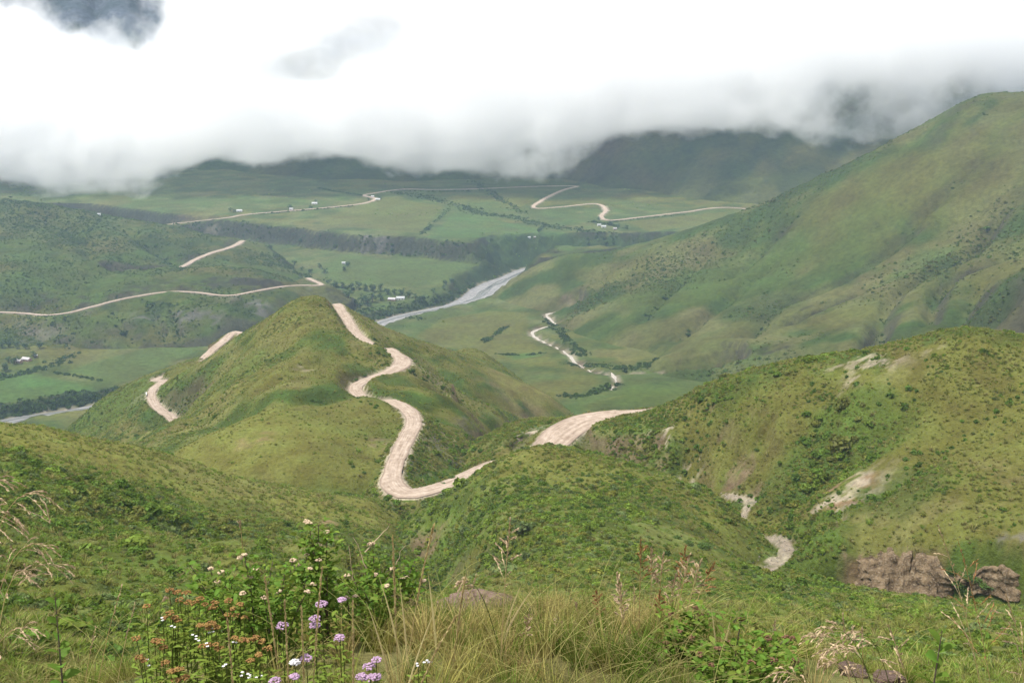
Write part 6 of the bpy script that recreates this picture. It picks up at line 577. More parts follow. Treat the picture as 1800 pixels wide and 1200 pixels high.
class Surf:
    """smooth surface through scattered survey points (multiquadric)"""
    def __init__(self, pts, c):
        p = np.array(pts, float); self.p = p; self.c = c; n = len(p)
        d = np.sqrt(((p[:, None, :2] - p[None, :, :2]) ** 2).sum(-1) + c * c)
        self.o = p[:, :2].mean(0); self.s = max(p[:, :2].std(), 1.0)
        P = np.c_[np.ones(n), (p[:, :2] - self.o) / self.s]
        A = np.zeros((n + 3, n + 3)); A[:n, :n] = -d - np.eye(n) * 0.02 * c; A[:n, n:] = P; A[n:, :n] = P.T
        self.w = np.linalg.solve(A, np.r_[p[:, 2], 0, 0, 0])
    def __call__(self, x, y):
        x = np.asarray(x, float); y = np.asarray(y, float); sh = x.shape
        x = x.ravel(); y = y.ravel(); out = np.empty_like(x); n = len(self.p)
        for i in range(0, len(x), 60000):
            a = x[i:i + 60000]; b = y[i:i + 60000]
            d = np.sqrt((a[:, None] - self.p[:, 0]) ** 2 + (b[:, None] - self.p[:, 1]) ** 2 + self.c ** 2)
            out[i:i + 60000] = -d @ self.w[:n] + self.w[n] + self.w[n + 1] * (a - self.o[0]) / self.s + self.w[n + 2] * (b - self.o[1]) / self.s
        return out.reshape(sh)

def poly_dist(x, y, poly):
    """distance outside a polygon (0 inside)"""
    P = np.array(poly, float); Q = np.roll(P, -1, 0)
    best = np.full(x.shape, 1e18); inside = np.zeros(x.shape, bool)
    for (ax, ay), (bx, by) in zip(P, Q):
        dx, dy = bx - ax, by - ay
        t = np.clip(((x - ax) * dx + (y - ay) * dy) / (dx * dx + dy * dy + 1e-9), 0, 1)
        best = np.minimum(best, (x - ax - t * dx) ** 2 + (y - ay - t * dy) ** 2)
        if ay != by:
            cr = ((ay > y) != (by > y)) & (x < (bx - ax) * (y - ay) / (by - ay) + ax)
            inside ^= cr
    return np.where(inside, 0, np.sqrt(best)), inside, np.sqrt(best)

def line_dist(x, y, line, R):
    """distance to a polyline of (x,y,z,...) plus interpolated rows; only within R of its bounds, else 1e9"""
    L = np.array(line, float); sh = x.shape; x = x.ravel(); y = y.ravel()
    D = np.full(x.shape, 1e9); V = np.zeros((len(x), L.shape[1]))
    S = np.zeros(len(x))
    for k in range(len(L) - 1):
        a, b = L[k], L[k + 1]
        m = np.nonzero((x > min(a[0], b[0]) - R) & (x < max(a[0], b[0]) + R) & (y > min(a[1], b[1]) - R) & (y < max(a[1], b[1]) + R))[0]
        if not len(m): continue
        dx, dy = b[0] - a[0], b[1] - a[1]; l2 = dx * dx + dy * dy + 1e-12
        t = np.clip(((x[m] - a[0]) * dx + (y[m] - a[1]) * dy) / l2, 0, 1)
        d = np.sqrt((x[m] - a[0] - t * dx) ** 2 + (y[m] - a[1] - t * dy) ** 2)
        q = d < D[m]; mm = m[q]
        D[mm] = d[q]; V[mm] = a + (b - a) * t[q, None]
        S[mm] = np.sign(dx * (y[mm] - a[1]) - dy * (x[mm] - a[0]))
    return D.reshape(sh), V.reshape(sh + (L.shape[1],)), S.reshape(sh)

def smooth_line(pts, step):
    """Catmull-Rom through rows of any width, resampled"""
    P = np.array(pts, float); P = np.vstack([2 * P[0] - P[1], P, 2 * P[-1] - P[-2]])
    out = []
    for i in range(1, len(P) - 2):
        n = max(2, int(np.hypot(*(P[i + 1] - P[i])[:2]) / step))
        for t in np.linspace(0, 1, n, endpoint=False):
            a, b, c, d = P[i - 1], P[i], P[i + 1], P[i + 2]
            out.append(0.5 * (2 * b + (c - a) * t + (2 * a - 5 * b + 4 * c - d) * t * t + (3 * b - a - 3 * c + d) * t ** 3))
    out.append(P[-2])
    return np.array(out)

# ---------------------------------------------------------------- the lie of the land
SURF = {k: Surf(v['pts'], v['c']) for k, v in LAND.items()}

def raw_height(k, x, y):
    L = LAND[k]
    z = SURF[k](x, y)
    if k == 'floor':
        for sc in SCARPS:                       # river terraces: the ground steps up on the left-hand side of each line
            D, V, S = line_dist(x, y, sc['line'], 6000)
            n = fbm(x, y, 70, 4, 9) * sc['w'] * 2.4
            z = z + sc['h'] * V[..., 3] * sstep(-sc['w'], sc['w'], S * D + n)
    if L.get('poly') is not None:
        d, ins, ed = poly_dist(x, y, L['poly'])
        if L['fall'] > 2: d = np.where(ins, -ed, ed) + 6.0 * fbm(x, y, 12, 4, 50) - .6
        z = z - L['fall'] * np.maximum(0, d)
    for amp, wl, oc, sd in L['noise']:
        z = z + amp * fbm(x, y, wl, oc, sd)
    if L.get('rill'):
        amp, wl, ang, st = L['rill']
        ca, sa = math.cos(ang), math.sin(ang)
        wx = x + 6 * fbm(x, y, 40, 2, 77)
        p = (wx * ca + y * sa) / wl; q = (-wx * sa + y * ca) / (wl * st)
        z = z - amp * np.maximum(0, 1 - 3.2 * np.abs(vnoise(p, q, 91) - .5)) * sstep(-.1, .25, fbm(x, y, wl * 9, 2, 33) + .1)
    for g in GULLIES:
        if g['on'] != k: continue
        D, V, S = line_dist(x, y, g['line'], g['w'] * 2.5)
        t = np.clip(D / (g['w'] * (1 + .8 * fbm(x, y, g['w'] * 2.2, 3, 3))), 0, 1)
        z = z - np.where(D < 1e8, V[..., 3], 0) * (1 - t) ** 1.4
    return z

def height(k, x, y):
    """raw height cut and filled for roads and channels; also returns how much was cut and filled"""
    z0 = raw_height(k, x, y); z = z0.copy()
    for r in ROADS + CHANNELS:
        if k not in r['cuts']: continue
        L = r['path']
        D, V, S = line_dist(x, y, L, r['reach'])
        m = D < 1e8
        if not m.any(): continue
        hw = V[..., 3] * .5; e = np.maximum(0, D - hw - r.get('margin', .6))
        jig = 1 + 1.1 * fbm(x, y, 9, 3, 12)
        lo = V[..., 2] - r.get('sink', .35)
        zmax = lo + e * r['cut'] * jig + (0 if 'fillonly' not in r else 1e3)
        z = np.where(m, np.minimum(z, zmax), z)
        if k in r['fills']:
            zmin = lo - e * r['fill'] * (1 + .5 * fbm(x, y, 9, 2, 14))
            z = np.where(m & (e < r['reach'] * .8), np.maximum(z, zmin), z)
    z = np.maximum(z, -346.0)
    return z, z0

# ---------------------------------------------------------------- materials
def mat(name, build):
    m = bpy.data.materials.new(name); m.use_nodes = True
    nt = m.node_tree; nt.nodes.clear()
    build(nt, nt.nodes, nt.links)
    return m

def node(n, t, **k):
    x = n.new(t)
    for a, b in k.items():
        if a.startswith('i_'):
            key = a[2:]
            x.inputs[int(key) if key.isdigit() else key.replace('_', ' ')].default_value = b
        else: setattr(x, a, b)
    return x

def _terrain(fine, bump):
    def b(nt, n, l):
        o = node(n, 'ShaderNodeOutputMaterial'); p = node(n, 'ShaderNodeBsdfPrincipled', i_Roughness=.95)
        p.inputs['Specular IOR Level'].default_value = .03
        at = node(n, 'ShaderNodeAttribute', attribute_name='ground')
        ge = node(n, 'ShaderNodeNewGeometry')
        n1 = node(n, 'ShaderNodeTexNoise', i_Scale=1 / fine, i_Detail=5, i_Roughness=.65)
        n2 = node(n, 'ShaderNodeTexNoise', i_Scale=1 / (fine * 7), i_Detail=4)
        l.new(ge.outputs['Position'], n1.inputs['Vector']); l.new(ge.outputs['Position'], n2.inputs['Vector'])
        r1 = node(n, 'ShaderNodeMapRange', i_1=.25, i_2=.75, i_3=.62, i_4=1.38); l.new(n1.outputs[0], r1.inputs[0])
        r2 = node(n, 'ShaderNodeMapRange', i_1=.3, i_2=.7, i_3=.8, i_4=1.2); l.new(n2.outputs[0], r2.inputs[0])
        mm = node(n, 'ShaderNodeMath', operation='MULTIPLY'); l.new(r1.outputs[0], mm.inputs[0]); l.new(r2.outputs[0], mm.inputs[1])
        hs = node(n, 'ShaderNodeHueSaturation'); l.new(at.outputs['Color'], hs.inputs['Color']); l.new(mm.outputs[0], hs.inputs['Value'])
        rh = node(n, 'ShaderNodeMapRange', i_1=.3, i_2=.7, i_3=.482, i_4=.518); l.new(n2.outputs[0], rh.inputs[0]); l.new(rh.outputs[0], hs.inputs['Hue'])
        l.new(hs.outputs[0], p.inputs['Base Color'])
        bp = node(n, 'ShaderNodeBump', i_Strength=.9, i_Distance=bump); l.new(n1.outputs[0], bp.inputs['Height']); l.new(bp.outputs[0], p.inputs['Normal'])
        l.new(p.outputs[0], o.inputs[0])
    return b
MAT = {}
MAT['near'] = mat('near_soil', _terrain(.12, .05))
MAT['hill'] = mat('grassy_hillside', _terrain(1.3, .7))
MAT['slope'] = mat('distant_slope', _terrain(6.0, 2.0))
MAT['far'] = mat('far_country', _terrain(16.0, 4.0))

def link(o, parent=None):
    COL.objects.link(o)
    if parent is not None: o.parent = parent
    return o

def tag(o, label=None, cat=None, group=None, kind=None):
    if label: o['label'] = label
    if cat: o['category'] = cat
    if group: o['group'] = group
    if kind: o['kind'] = kind
    return o

def np_mesh(name, V, faces_flat, counts, material=None, smooth=False):
    me = bpy.data.meshes.new(name)
    V = np.asarray(V, np.float32); faces_flat = np.asarray(faces_flat, np.int32); counts = np.asarray(counts, np.int32)
    me.vertices.add(len(V)); me.vertices.foreach_set('co', V.ravel())
    me.loops.add(len(faces_flat)); me.loops.foreach_set('vertex_index', faces_flat)
    me.polygons.add(len(counts)); me.polygons.foreach_set('loop_start', np.r_[0, np.cumsum(counts)[:-1]].astype(np.int32))
    me.update(calc_edges=True)
    if smooth: me.polygons.foreach_set('use_smooth', np.ones(len(counts), bool))
    if material: me.materials.append(material)
    return me

def colour_attr(me, C, name='ground'):
    a = me.color_attributes.new(name, 'FLOAT_COLOR', 'POINT')
    C = np.c_[C, np.ones(len(C))].astype(np.float32) if C.shape[1] == 3 else C.astype(np.float32)
    a.data.foreach_set('color', C.ravel())

# ---------------------------------------------------------------- ground colour (what grows or lies there; far layers also carry painted haze and cloud shade)
OLIVE = np.array([.096, .096, .024]); GREEN = np.array([.064, .090, .018]); DARK = np.array([.040, .062, .015]); STRAW = np.array([.140, .128, .052])
SOIL = np.array([.140, .102, .062]); PALE = np.array([.30, .255, .19]); ROCK = np.array([.080, .074, .046]); FIELD = np.array([.066, .090, .024]); LUSH = np.array([.060, .108, .026])

def mixc(a, b, t): return a + (b - a) * np.clip(t, 0, 1)[:, None]

def blob(x, y, cx, cy, r, seed=0, soft=.35):
    d = np.hypot(x - cx, y - cy) / r + 1.1 * fbm(x, y, r * .9, 4, seed + 40)
    return 1 - sstep(1 - soft, 1 + soft, d)

GRID = {}
def eval_layer(k):
    x0, x1, y0, y1 = LAND[k]['bounds']; res = LAND[k]['res']
    nx = int(round((x1 - x0) / res)) + 1; ny = int(round((y1 - y0) / res)) + 1
    xs = np.linspace(x0, x1, nx); ys = np.linspace(y0, y1, ny)
    X, Y = np.meshgrid(xs, ys)
    Z, Z0 = height(k, X, Y)
    GRID[k] = dict(x0=x0, y0=y0, dx=xs[1] - xs[0], dy=ys[1] - ys[0], nx=nx, ny=ny, X=X, Y=Y, Z=Z, Z0=Z0)

def zlook(k, x, y, field='Z'):
    g = GRID[k]; u = (x - g['x0']) / g['dx']; v = (y - g['y0']) / g['dy']
    ok = (u >= 0) & (v >= 0) & (u < g['nx'] - 1) & (v < g['ny'] - 1)
    i = np.clip(u.astype(int), 0, g['nx'] - 2); j = np.clip(v.astype(int), 0, g['ny'] - 2); fu = u - i; fv = v - j
    Z = g[field]
    z = (Z[j, i] * (1 - fu) + Z[j, i + 1] * fu) * (1 - fv) + (Z[j + 1, i] * (1 - fu) + Z[j + 1, i + 1] * fu) * fv
    return np.where(ok, z, -1e4)

def ztop(x, y, skip=None):
    z = np.full(np.shape(x), -1e4)
    for k in GRID:
        if k != skip: z = np.maximum(z, zlook(k, np.asarray(x, float), np.asarray(y, float)))
    return z

def ground_colour(k):
    g = GRID[k]; x = g['X'].ravel(); y = g['Y'].ravel(); Z = g['Z']; n = len(x)
    gy, gx = np.gradient(Z, g['dy'], g['dx']); slope = np.hypot(gx, gy).ravel()
    moved = np.abs(g['Z'] - g['Z0']).ravel(); cutd = (g['Z0'] - g['Z']).ravel()
    one = np.ones((n, 1))
    big = {'near': 1.2, 'spur': 22, 'left_hill': 20, 'right_hill': 24, 'centre_hill': 45, 'left_ridge': 90, 'right_mountain': 150, 'floor': 130, 'range': 260}[k]
    a = fbm(x, y, big, 5, 60) ; b = fbm(x, y, big * .28, 4, 61); c = fbm(x, y, big * 2.4, 3, 62)
    base, alt, bias = {'near': (GREEN, STRAW, .1), 'spur': (GREEN * 1.05, OLIVE, -.02), 'left_hill': (GREEN, OLIVE, -.05), 'right_hill': (OLIVE, GREEN, -.02), 'centre_hill': (OLIVE * .96, GREEN, -.04),
        'left_ridge': (GREEN, OLIVE, -.02), 'right_mountain': ((OLIVE * .6 + GREEN * .25 + ROCK * .2), GREEN * .85, -.03), 'floor': (FIELD * .95, OLIVE, -.06), 'range': (GREEN * .85, OLIVE, -.08)}[k]
    col = mixc(one * base, one * alt, sstep(-.12, .12, a + bias + .5 * b))
    col = mixc(col, one * DARK, .8 * sstep(.03, .2, b + .4 * a))
    col = mixc(col, one * STRAW, .38 * sstep(.05, .25, -b + .5 * c))
    if k in ('floor', 'range'):
        pass
    # steep ground shows rock and soil
    st = {'near': (.9, 1.6), 'floor': (.28, .5), 'range': (.75, 1.3), 'right_mountain': (.85, 1.4), 'left_ridge': (.62, 1.0), 'right_hill': (1.3, 2.0), 'spur': (1.5, 2.4), 'left_hill': (1.4, 2.2)}.get(k, (1.2, 1.8))
    rocky = sstep(st[0], st[1], slope + .3 * b)
    rc = {'floor': ROCK * .42, 'right_mountain': ROCK * .75, 'left_ridge': ROCK * .9}.get(k, SOIL)
    col = mixc(col, one * rc, .85 * rocky)
    for p in PATCHES:
        if p[0] != k: continue
        t = blob(x, y, p[1], p[2], p[3], int(p[5]) if len(p) > 5 else 0)
        if p[4] in ('pale', 'pink', 'grey', 'soil', 'straw', 'slate', 'rock'): t = t * sstep(-.01, .07, fbm(x * .7 + y * .3, y * 1.1, max(1.6, p[3] * .38), 5, int(p[5]) + 300))
        col = mixc(col, one * PAL[p[4]], t * (p[6] if len(p) > 6 else .9))
    if k == 'floor':
        for f in FIELDS:
            d, ins, e = poly_dist(x, y, f['poly'])
            t = ins * sstep(0, 9, e)
            col = mixc(col, one * PAL[f['col']] * (1 + .35 * b)[:, None], t * f.get('k', .8))
    if k not in ('near',):
        fresh = sstep(.25, 1.2, moved)
        band = np.zeros(n)
        for r in ROADS:
            if k not in r['cuts']: continue
            D, V, S = line_dist(x, y, r['path'], r['reach'])
            band = np.maximum(band, np.where(D < V[:, 3] * .5 + .7, 1, 0))
            col = mixc(col, one * np.array([.085, .070, .040]), .55 * sstep(.5, 2.0, np.where(D < r['reach'], cutd, 0)) * sstep(-.28, .02, b + .12))
            col = mixc(col, one * PALE * .75, .35 * sstep(.5, 2.0, np.where(D < r['reach'], -cutd, 0)) * sstep(-.05, .2, b))
        col = mixc(col, one * PALE, .9 * band)
        for r in CHANNELS:
            if k not in r['cuts']: continue
            D, V, S = line_dist(x, y, r['path'], r['reach'])
            col = mixc(col, one * (DARK * .8 if r['name'] == 'river' else SOIL), np.where((D < r['reach']), sstep(1.0, 4.0 if r['name'] == 'river' else 2.2, cutd), 0) * (.75 if r['name'] == 'river' else .7 * sstep(-.05, .15, b)))
            col = mixc(col, one * PALE * .82, np.where(D < V[:, 3] * .5 + .25, .95, 0) * (1 if r['name'] != 'gully_stream' else sstep(-.35, -.08, fbm(x, y, 3.5, 3, 8)) * (y < 277)))
    if k == 'range': col = mixc(col, one * np.array([.115, .145, .185]), .9 * sstep(-60, 140, g['Z'].ravel() + 300 * b))  # blue of the distant air painted into the upper range, beyond the haze box
    col = col * {'right_mountain': .76, 'left_ridge': .72, 'floor': .88, 'range': .6, 'left_hill': 1.12, 'spur': 1.12}.get(k, 1.0)  # far layers darkened in colour in place of cloud shadow over them
    return np.clip(col, .005, .8)

PAL = dict(earth=np.array([.135, .096, .052]), meadow=OLIVE * 1.1 + GREEN * .12, olive=OLIVE, green=GREEN, dark=DARK, straw=STRAW, soil=SOIL, pale=PALE, rock=ROCK, field=FIELD, lush=LUSH, grey=np.array([.13, .12, .105]), slate=ROCK * .5, pink=np.array([.185, .125, .075]))

NAMES = {'near': ('near_slope', 'near'), 'spur': ('grassy_spur', 'hill'), 'left_hill': ('left_hill', 'hill'), 'right_hill': ('right_hill', 'hill'), 'centre_hill': ('centre_hill', 'hill'),
         'left_ridge': ('left_ridge', 'slope'), 'right_mountain': ('right_mountain', 'slope'), 'floor': ('valley_floor', 'slope'), 'range': ('mountain_range', 'far')}

for k in LAND: eval_layer(k)

def grid_mesh(name, m, k, rows, C):
    g = GRID[k]; nx = g['nx']; r0, r1 = rows; nr = r1 - r0
    V = np.c_[g['X'][r0:r1].ravel(), g['Y'][r0:r1].ravel(), g['Z'][r0:r1].ravel()]
    i = np.arange((nr - 1) * (nx - 1)); q = (i // (nx - 1)) * nx + i % (nx - 1)
    f = np.c_[q, q + 1, q + 1 + nx, q + nx]
    # leave out ground that lies buried deep under other ground
    other = np.full(len(V), -1e5)
    for kk in GRID:
        if kk != k: other = np.maximum(other, zlook(kk, V[:, 0], V[:, 1]))
    deep = (other - V[:, 2] > (3 if k == 'near' else 9)) | (V[:, 2] <= -345.9)
    f = f[~deep[f].all(1)]
    me = np_mesh(name, V, f.ravel(), np.full(len(f), 4), m, True)
    colour_attr(me, C[r0 * nx:r1 * nx])
    o = link(bpy.data.objects.new(name, me)); o['kind'] = 'structure'
    return o
YSPLIT = 1880.0
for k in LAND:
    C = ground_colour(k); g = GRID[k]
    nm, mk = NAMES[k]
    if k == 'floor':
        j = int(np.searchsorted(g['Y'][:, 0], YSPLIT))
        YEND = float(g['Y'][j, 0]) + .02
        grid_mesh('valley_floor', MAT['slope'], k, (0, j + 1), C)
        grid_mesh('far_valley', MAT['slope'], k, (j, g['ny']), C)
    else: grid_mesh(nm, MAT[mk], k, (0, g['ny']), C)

# ---------------------------------------------------------------- roads, river, streams
def _road(c1, c2, fine):
    def b(nt, n, l):
        o = node(n, 'ShaderNodeOutputMaterial'); p = node(n, 'ShaderNodeBsdfPrincipled', i_Roughness=.95)
        p.inputs['Specular IOR Level'].default_value = .1
        uv = node(n, 'ShaderNodeAttribute', attribute_name='across')
        ge = node(n, 'ShaderNodeNewGeometry')
        n1 = node(n, 'ShaderNodeTexNoise', i_Scale=1 / fine, i_Detail=7, i_Roughness=.62); l.new(ge.outputs['Position'], n1.inputs['Vector'])
        ua = node(n, 'ShaderNodeAttribute', attribute_name='along'); cb = node(n, 'ShaderNodeCombineXYZ'); wo = node(n, 'ShaderNodeMath', operation='MULTIPLY_ADD', i_1=.25); l.new(n1.outputs[0], wo.inputs[0]); l.new(uv.outputs['Fac'], wo.inputs[2]); l.new(wo.outputs[0], cb.inputs[0]); l.new(ua.outputs['Fac'], cb.inputs[1])
        cx = node(n, 'ShaderNodeMix', data_type='RGBA', i_6=c1, i_7=c2)
        # wheel tracks: paler compacted lanes across the width
        w = node(n, 'ShaderNodeTexNoise', i_Scale=5.0, i_Detail=4); l.new(cb.outputs[0], w.inputs['Vector'])
        s = node(n, 'ShaderNodeMath', operation='ADD'); l.new(n1.outputs[0], s.inputs[0]); l.new(w.outputs[0], s.inputs[1])
        r = node(n, 'ShaderNodeMapRange', i_1=.72, i_2=1.26); l.new(s.outputs[0], r.inputs[0]); l.new(r.outputs[0], cx.inputs[0])
        ab = node(n, 'ShaderNodeMath', operation='ABSOLUTE'); l.new(uv.outputs['Fac'], ab.inputs[0]); eg = node(n, 'ShaderNodeMath', operation='MULTIPLY_ADD', i_1=.35); l.new(n1.outputs[0], eg.inputs[0]); l.new(ab.outputs[0], eg.inputs[2])
        er = node(n, 'ShaderNodeMapRange', i_1=.95, i_2=1.2, i_3=0, i_4=.6); l.new(eg.outputs[0], er.inputs[0])
        c3 = node(n, 'ShaderNodeMix', data_type='RGBA', i_7=(c1[0] * .62, c1[1] * .58, c1[2] * .55, 1)); l.new(cx.outputs[2], c3.inputs[6]); l.new(er.outputs[0], c3.inputs[0])
        l.new(c3.outputs[2], p.inputs['Base Color'])
        bp = node(n, 'ShaderNodeBump', i_Strength=.6, i_Distance=fine * .3); l.new(n1.outputs[0], bp.inputs['Height']); l.new(bp.outputs[0], p.inputs['Normal'])
        l.new(p.outputs[0], o.inputs[0])
    return b
MAT['road'] = mat('graded_dirt', _road((.20, .148, .108, 1), (.41, .335, .268, 1), 2.2))
MAT['gravel'] = mat('river_gravel', _road((.13, .127, .122, 1), (.28, .27, .26, 1), 5.0))
MAT['white_gravel'] = mat('pale_gravel', _road((.20, .175, .145, 1), (.48, .44, .38, 1), 1.5))
def _water(nt, n, l):
    o = node(n, 'ShaderNodeOutputMaterial'); p = node(n, 'ShaderNodeBsdfPrincipled', i_Roughness=.18, i_Base_Color=(.16, .16, .15, 1))
    ge = node(n, 'ShaderNodeNewGeometry'); n1 = node(n, 'ShaderNodeTexNoise', i_Scale=.5, i_Detail=4); l.new(ge.outputs['Position'], n1.inputs['Vector'])
    bp = node(n, 'ShaderNodeBump', i_Strength=.5, i_Distance=.4); l.new(n1.outputs[0], bp.inputs['Height']); l.new(bp.outputs[0], p.inputs['Normal'])
    l.new(p.outputs[0], o.inputs[0])
MAT['water'] = mat('shallow_water', _water)

def ribbon(name, path, lift, m, nacross=6, edge=.5, wl=7, scale=1.0, offset=None, crown=.12):
    P = np.array(path); n = len(P); T = np.gradient(P[:, :2], axis=0); T /= np.linalg.norm(T, axis=1)[:, None] + 1e-9
    Nn = np.c_[-T[:, 1], T[:, 0]]
    s = np.r_[0, np.cumsum(np.hypot(*np.diff(P[:, :2], axis=0).T))]
    t = np.linspace(-1, 1, nacross + 1); V = []; A = []
    jl = edge * 2 * fbm(s, s * 0 + 3.3, wl, 3, 70); jr = edge * 2 * fbm(s, s * 0 + 8.3, wl, 3, 71)
    off = np.zeros(n) if offset is None else offset(s, P)
    for q in t:
        hw = P[:, 3] * .5 * scale + (jl if q < 0 else jr) * abs(q)
        xy = P[:, :2] + Nn * (off + q * hw)[:, None]
        V.append(np.c_[xy, P[:, 2] + lift + crown * (1 - q * q) - (.12 if abs(q) == 1 else 0)]); A.append(np.full(n, q))
    V = np.stack(V, 1).reshape(-1, 3); A = np.stack(A, 1).ravel(); m1 = nacross + 1
    i = np.arange((n - 1) * nacross); q = (i // nacross) * m1 + i % nacross
    f = np.c_[q, q + m1, q + m1 + 1, q + 1]
    me = np_mesh(name, V, f.ravel(), np.full(len(f), 4), m, True)
    a = me.attributes.new('across', 'FLOAT', 'POINT'); a.data.foreach_set('value', A.astype(np.float32))
    a = me.attributes.new('along', 'FLOAT', 'POINT'); a.data.foreach_set('value', np.repeat(s / 60, m1).astype(np.float32))
    o = link(bpy.data.objects.new(name, me)); o['kind'] = 'structure'
    return o
for r, nm in zip(ROADS, ('hairpin_road', 'ridge_road', 'upper_ridge_road', 'far_road')):
    ribbon(nm, r['path'], -.05 if r['name'] != 'far' else .0, MAT['road'], 8, .5 if r['name'] == 'main' else .9, 6, 1.0)
for r in CHANNELS:
    if r['name'] == 'gully_stream': continue
    if r['name'] == 'river':
        ribbon('river_bed', r['path'], .25, MAT['gravel'], 10, 6.0, 45, .92, crown=.2)
        ribbon('river_water', r['path'], .75, MAT['water'], 3, 1.2, 25, .16, offset=lambda s, P: P[:, 3] * .75 * fbm(s, s * 0 + 1.7, 160, 3, 80), crown=.0)
        ribbon('river_water', r['path'], .75, MAT['water'], 3, .8, 25, .09, offset=lambda s, P: P[:, 3] * .8 * fbm(s, s * 0 + 11.7, 130, 3, 83), crown=.0)
    else:
        pth = r['path'] if r['name'] != 'gully_stream' else [q for q in r['path'] if q[1] < 276]
        ribbon('stream_bed', pth, .05 if r['name'] != 'gully_stream' else .0, MAT['white_gravel'], 4, 2.2 if r['name'] != 'gully_stream' else 1.1, 9 if r['name'] != 'gully_stream' else 4, .85 if r['name'] != 'gully_stream' else .6, crown=.05)

# ---------------------------------------------------------------- eroded earth cliffs at the foot of the right hill
def _earth(c1, c2, c3):
    def b(nt, n, l):
        o = node(n, 'ShaderNodeOutputMaterial'); p = node(n, 'ShaderNodeBsdfPrincipled', i_Roughness=.95); p.inputs['Specular IOR Level'].default_value = .05
        g = node(n, 'ShaderNodeNewGeometry'); mp = node(n, 'ShaderNodeMapping'); mp.inputs['Scale'].default_value = (1, 1, .25); l.new(g.outputs['Position'], mp.inputs[0])
        t = node(n, 'ShaderNodeTexNoise', i_Scale=.55, i_Detail=7, i_Roughness=.65); l.new(mp.outputs[0], t.inputs['Vector']); t2 = node(n, 'ShaderNodeTexNoise', i_Scale=2.2, i_Detail=5); l.new(g.outputs['Position'], t2.inputs['Vector'])
        m = node(n, 'ShaderNodeMix', data_type='RGBA', i_6=c1, i_7=c2); r = node(n, 'ShaderNodeMapRange', i_1=.38, i_2=.62); l.new(t.outputs[0], r.inputs[0]); l.new(r.outputs[0], m.inputs[0])
        m2 = node(n, 'ShaderNodeMix', data_type='RGBA', i_7=c3); r2 = node(n, 'ShaderNodeMapRange', i_1=.52, i_2=.68, i_4=.7); l.new(t2.outputs[0], r2.inputs[0]); l.new(r2.outputs[0], m2.inputs[0]); l.new(m.outputs[2], m2.inputs[6]); l.new(m2.outputs[2], p.inputs['Base Color'])
        bp = node(n, 'ShaderNodeBump', i_Strength=1, i_Distance=.35); l.new(t2.outputs[0], bp.inputs['Height']); l.new(bp.outputs[0], p.inputs['Normal']); l.new(p.outputs[0], o.inputs[0])
    return b
MAT['earth'] = mat('eroded_earth', _earth((.062, .043, .026, 1), (.19, .138, .085, 1), (.24, .195, .135, 1))); MAT['greyearth'] = mat('grey_eroded_earth', _earth((.075, .066, .045, 1), (.17, .15, .115, 1), (.26, .245, .21, 1)))
for ci, c in enumerate(CLIFFS):
    T = smooth_line(c['top'], .25); B = smooth_line(c['base'], .25); n = 300; m = 26
    ft = np.linspace(0, 1, n); T = np.stack([np.interp(ft, np.linspace(0, 1, len(T)), T[:, i]) for i in range(3)], 1); B = np.stack([np.interp(ft, np.linspace(0, 1, len(B)), B[:, i]) for i in range(3)], 1)
    hh = sstep(-.06, .14, ft) * (1 - .5 * sstep(.44, .52, ft) + .25 * sstep(.6, .75, ft)) * (1 + .7 * fbm(ft * 60, ft * 0 + 4.4, 6, 4, 171)); T = B + (T - B) * np.clip(hh, 0, 1.15)[:, None]
    tt = np.linspace(-.06, 1.08, m); s_ = np.r_[0, np.cumsum(np.linalg.norm(np.diff(T, axis=0), axis=1))]
    S2, T2 = np.meshgrid(s_, tt, indexing='ij'); P = T[:, None] * (1 - tt[None, :, None]) + B[:, None] * tt[None, :, None]
    d = np.gradient(T[:, :2], axis=0); d /= np.linalg.norm(d, axis=1)[:, None] + 1e-9; out = np.c_[d[:, 1], -d[:, 0], np.zeros(n)]
    rid = np.minimum(1, np.abs(vnoise(S2 / 4.2 + .7 * T2, T2 * .6, 140 + ci) - .5) * 3.0) * .75 + .35 * np.abs(vnoise(S2 / 1.3, T2 * 1.1, 160 + ci) - .5)
    off = .1 + 2.2 * (rid - .55) - (.55 if ci else 0) + 1.4 * fbm(S2, T2 * 3, 7, 2, 177) + 1.0 * fbm(S2, T2 * 7, 1.6, 3, 141) - 1.4 * (T2 < 0) - .9 * (T2 > 1) + .35 * np.sin(T2 * 22 + 3 * fbm(S2, T2, 6, 2, 5)) * .4
    P[..., 2] += (2.6 * fbm(S2, S2 * 0 + 2, 5.0, 4, 150) * (1 - T2) + 1.6 * fbm(S2, S2 * 0 + 9, 4.0, 3, 151) * T2)
    fade = np.minimum(1, np.minimum(ft, 1 - ft) * 12)[:, None]
    P = P + out[:, None] * (off * fade - 1.2 * (1 - fade))[..., None]
    i = np.arange((n - 1) * (m - 1)); q = (i // (m - 1)) * m + i % (m - 1); f = np.c_[q, q + 1, q + m + 1, q + m]
    o = link(bpy.data.objects.new('earth_cliff', np_mesh('earth_cliff', P.reshape(-1, 3), f.ravel(), np.full(len(f), 4), MAT['earth' if ci == 0 else 'greyearth'], True))); o['kind'] = 'structure'

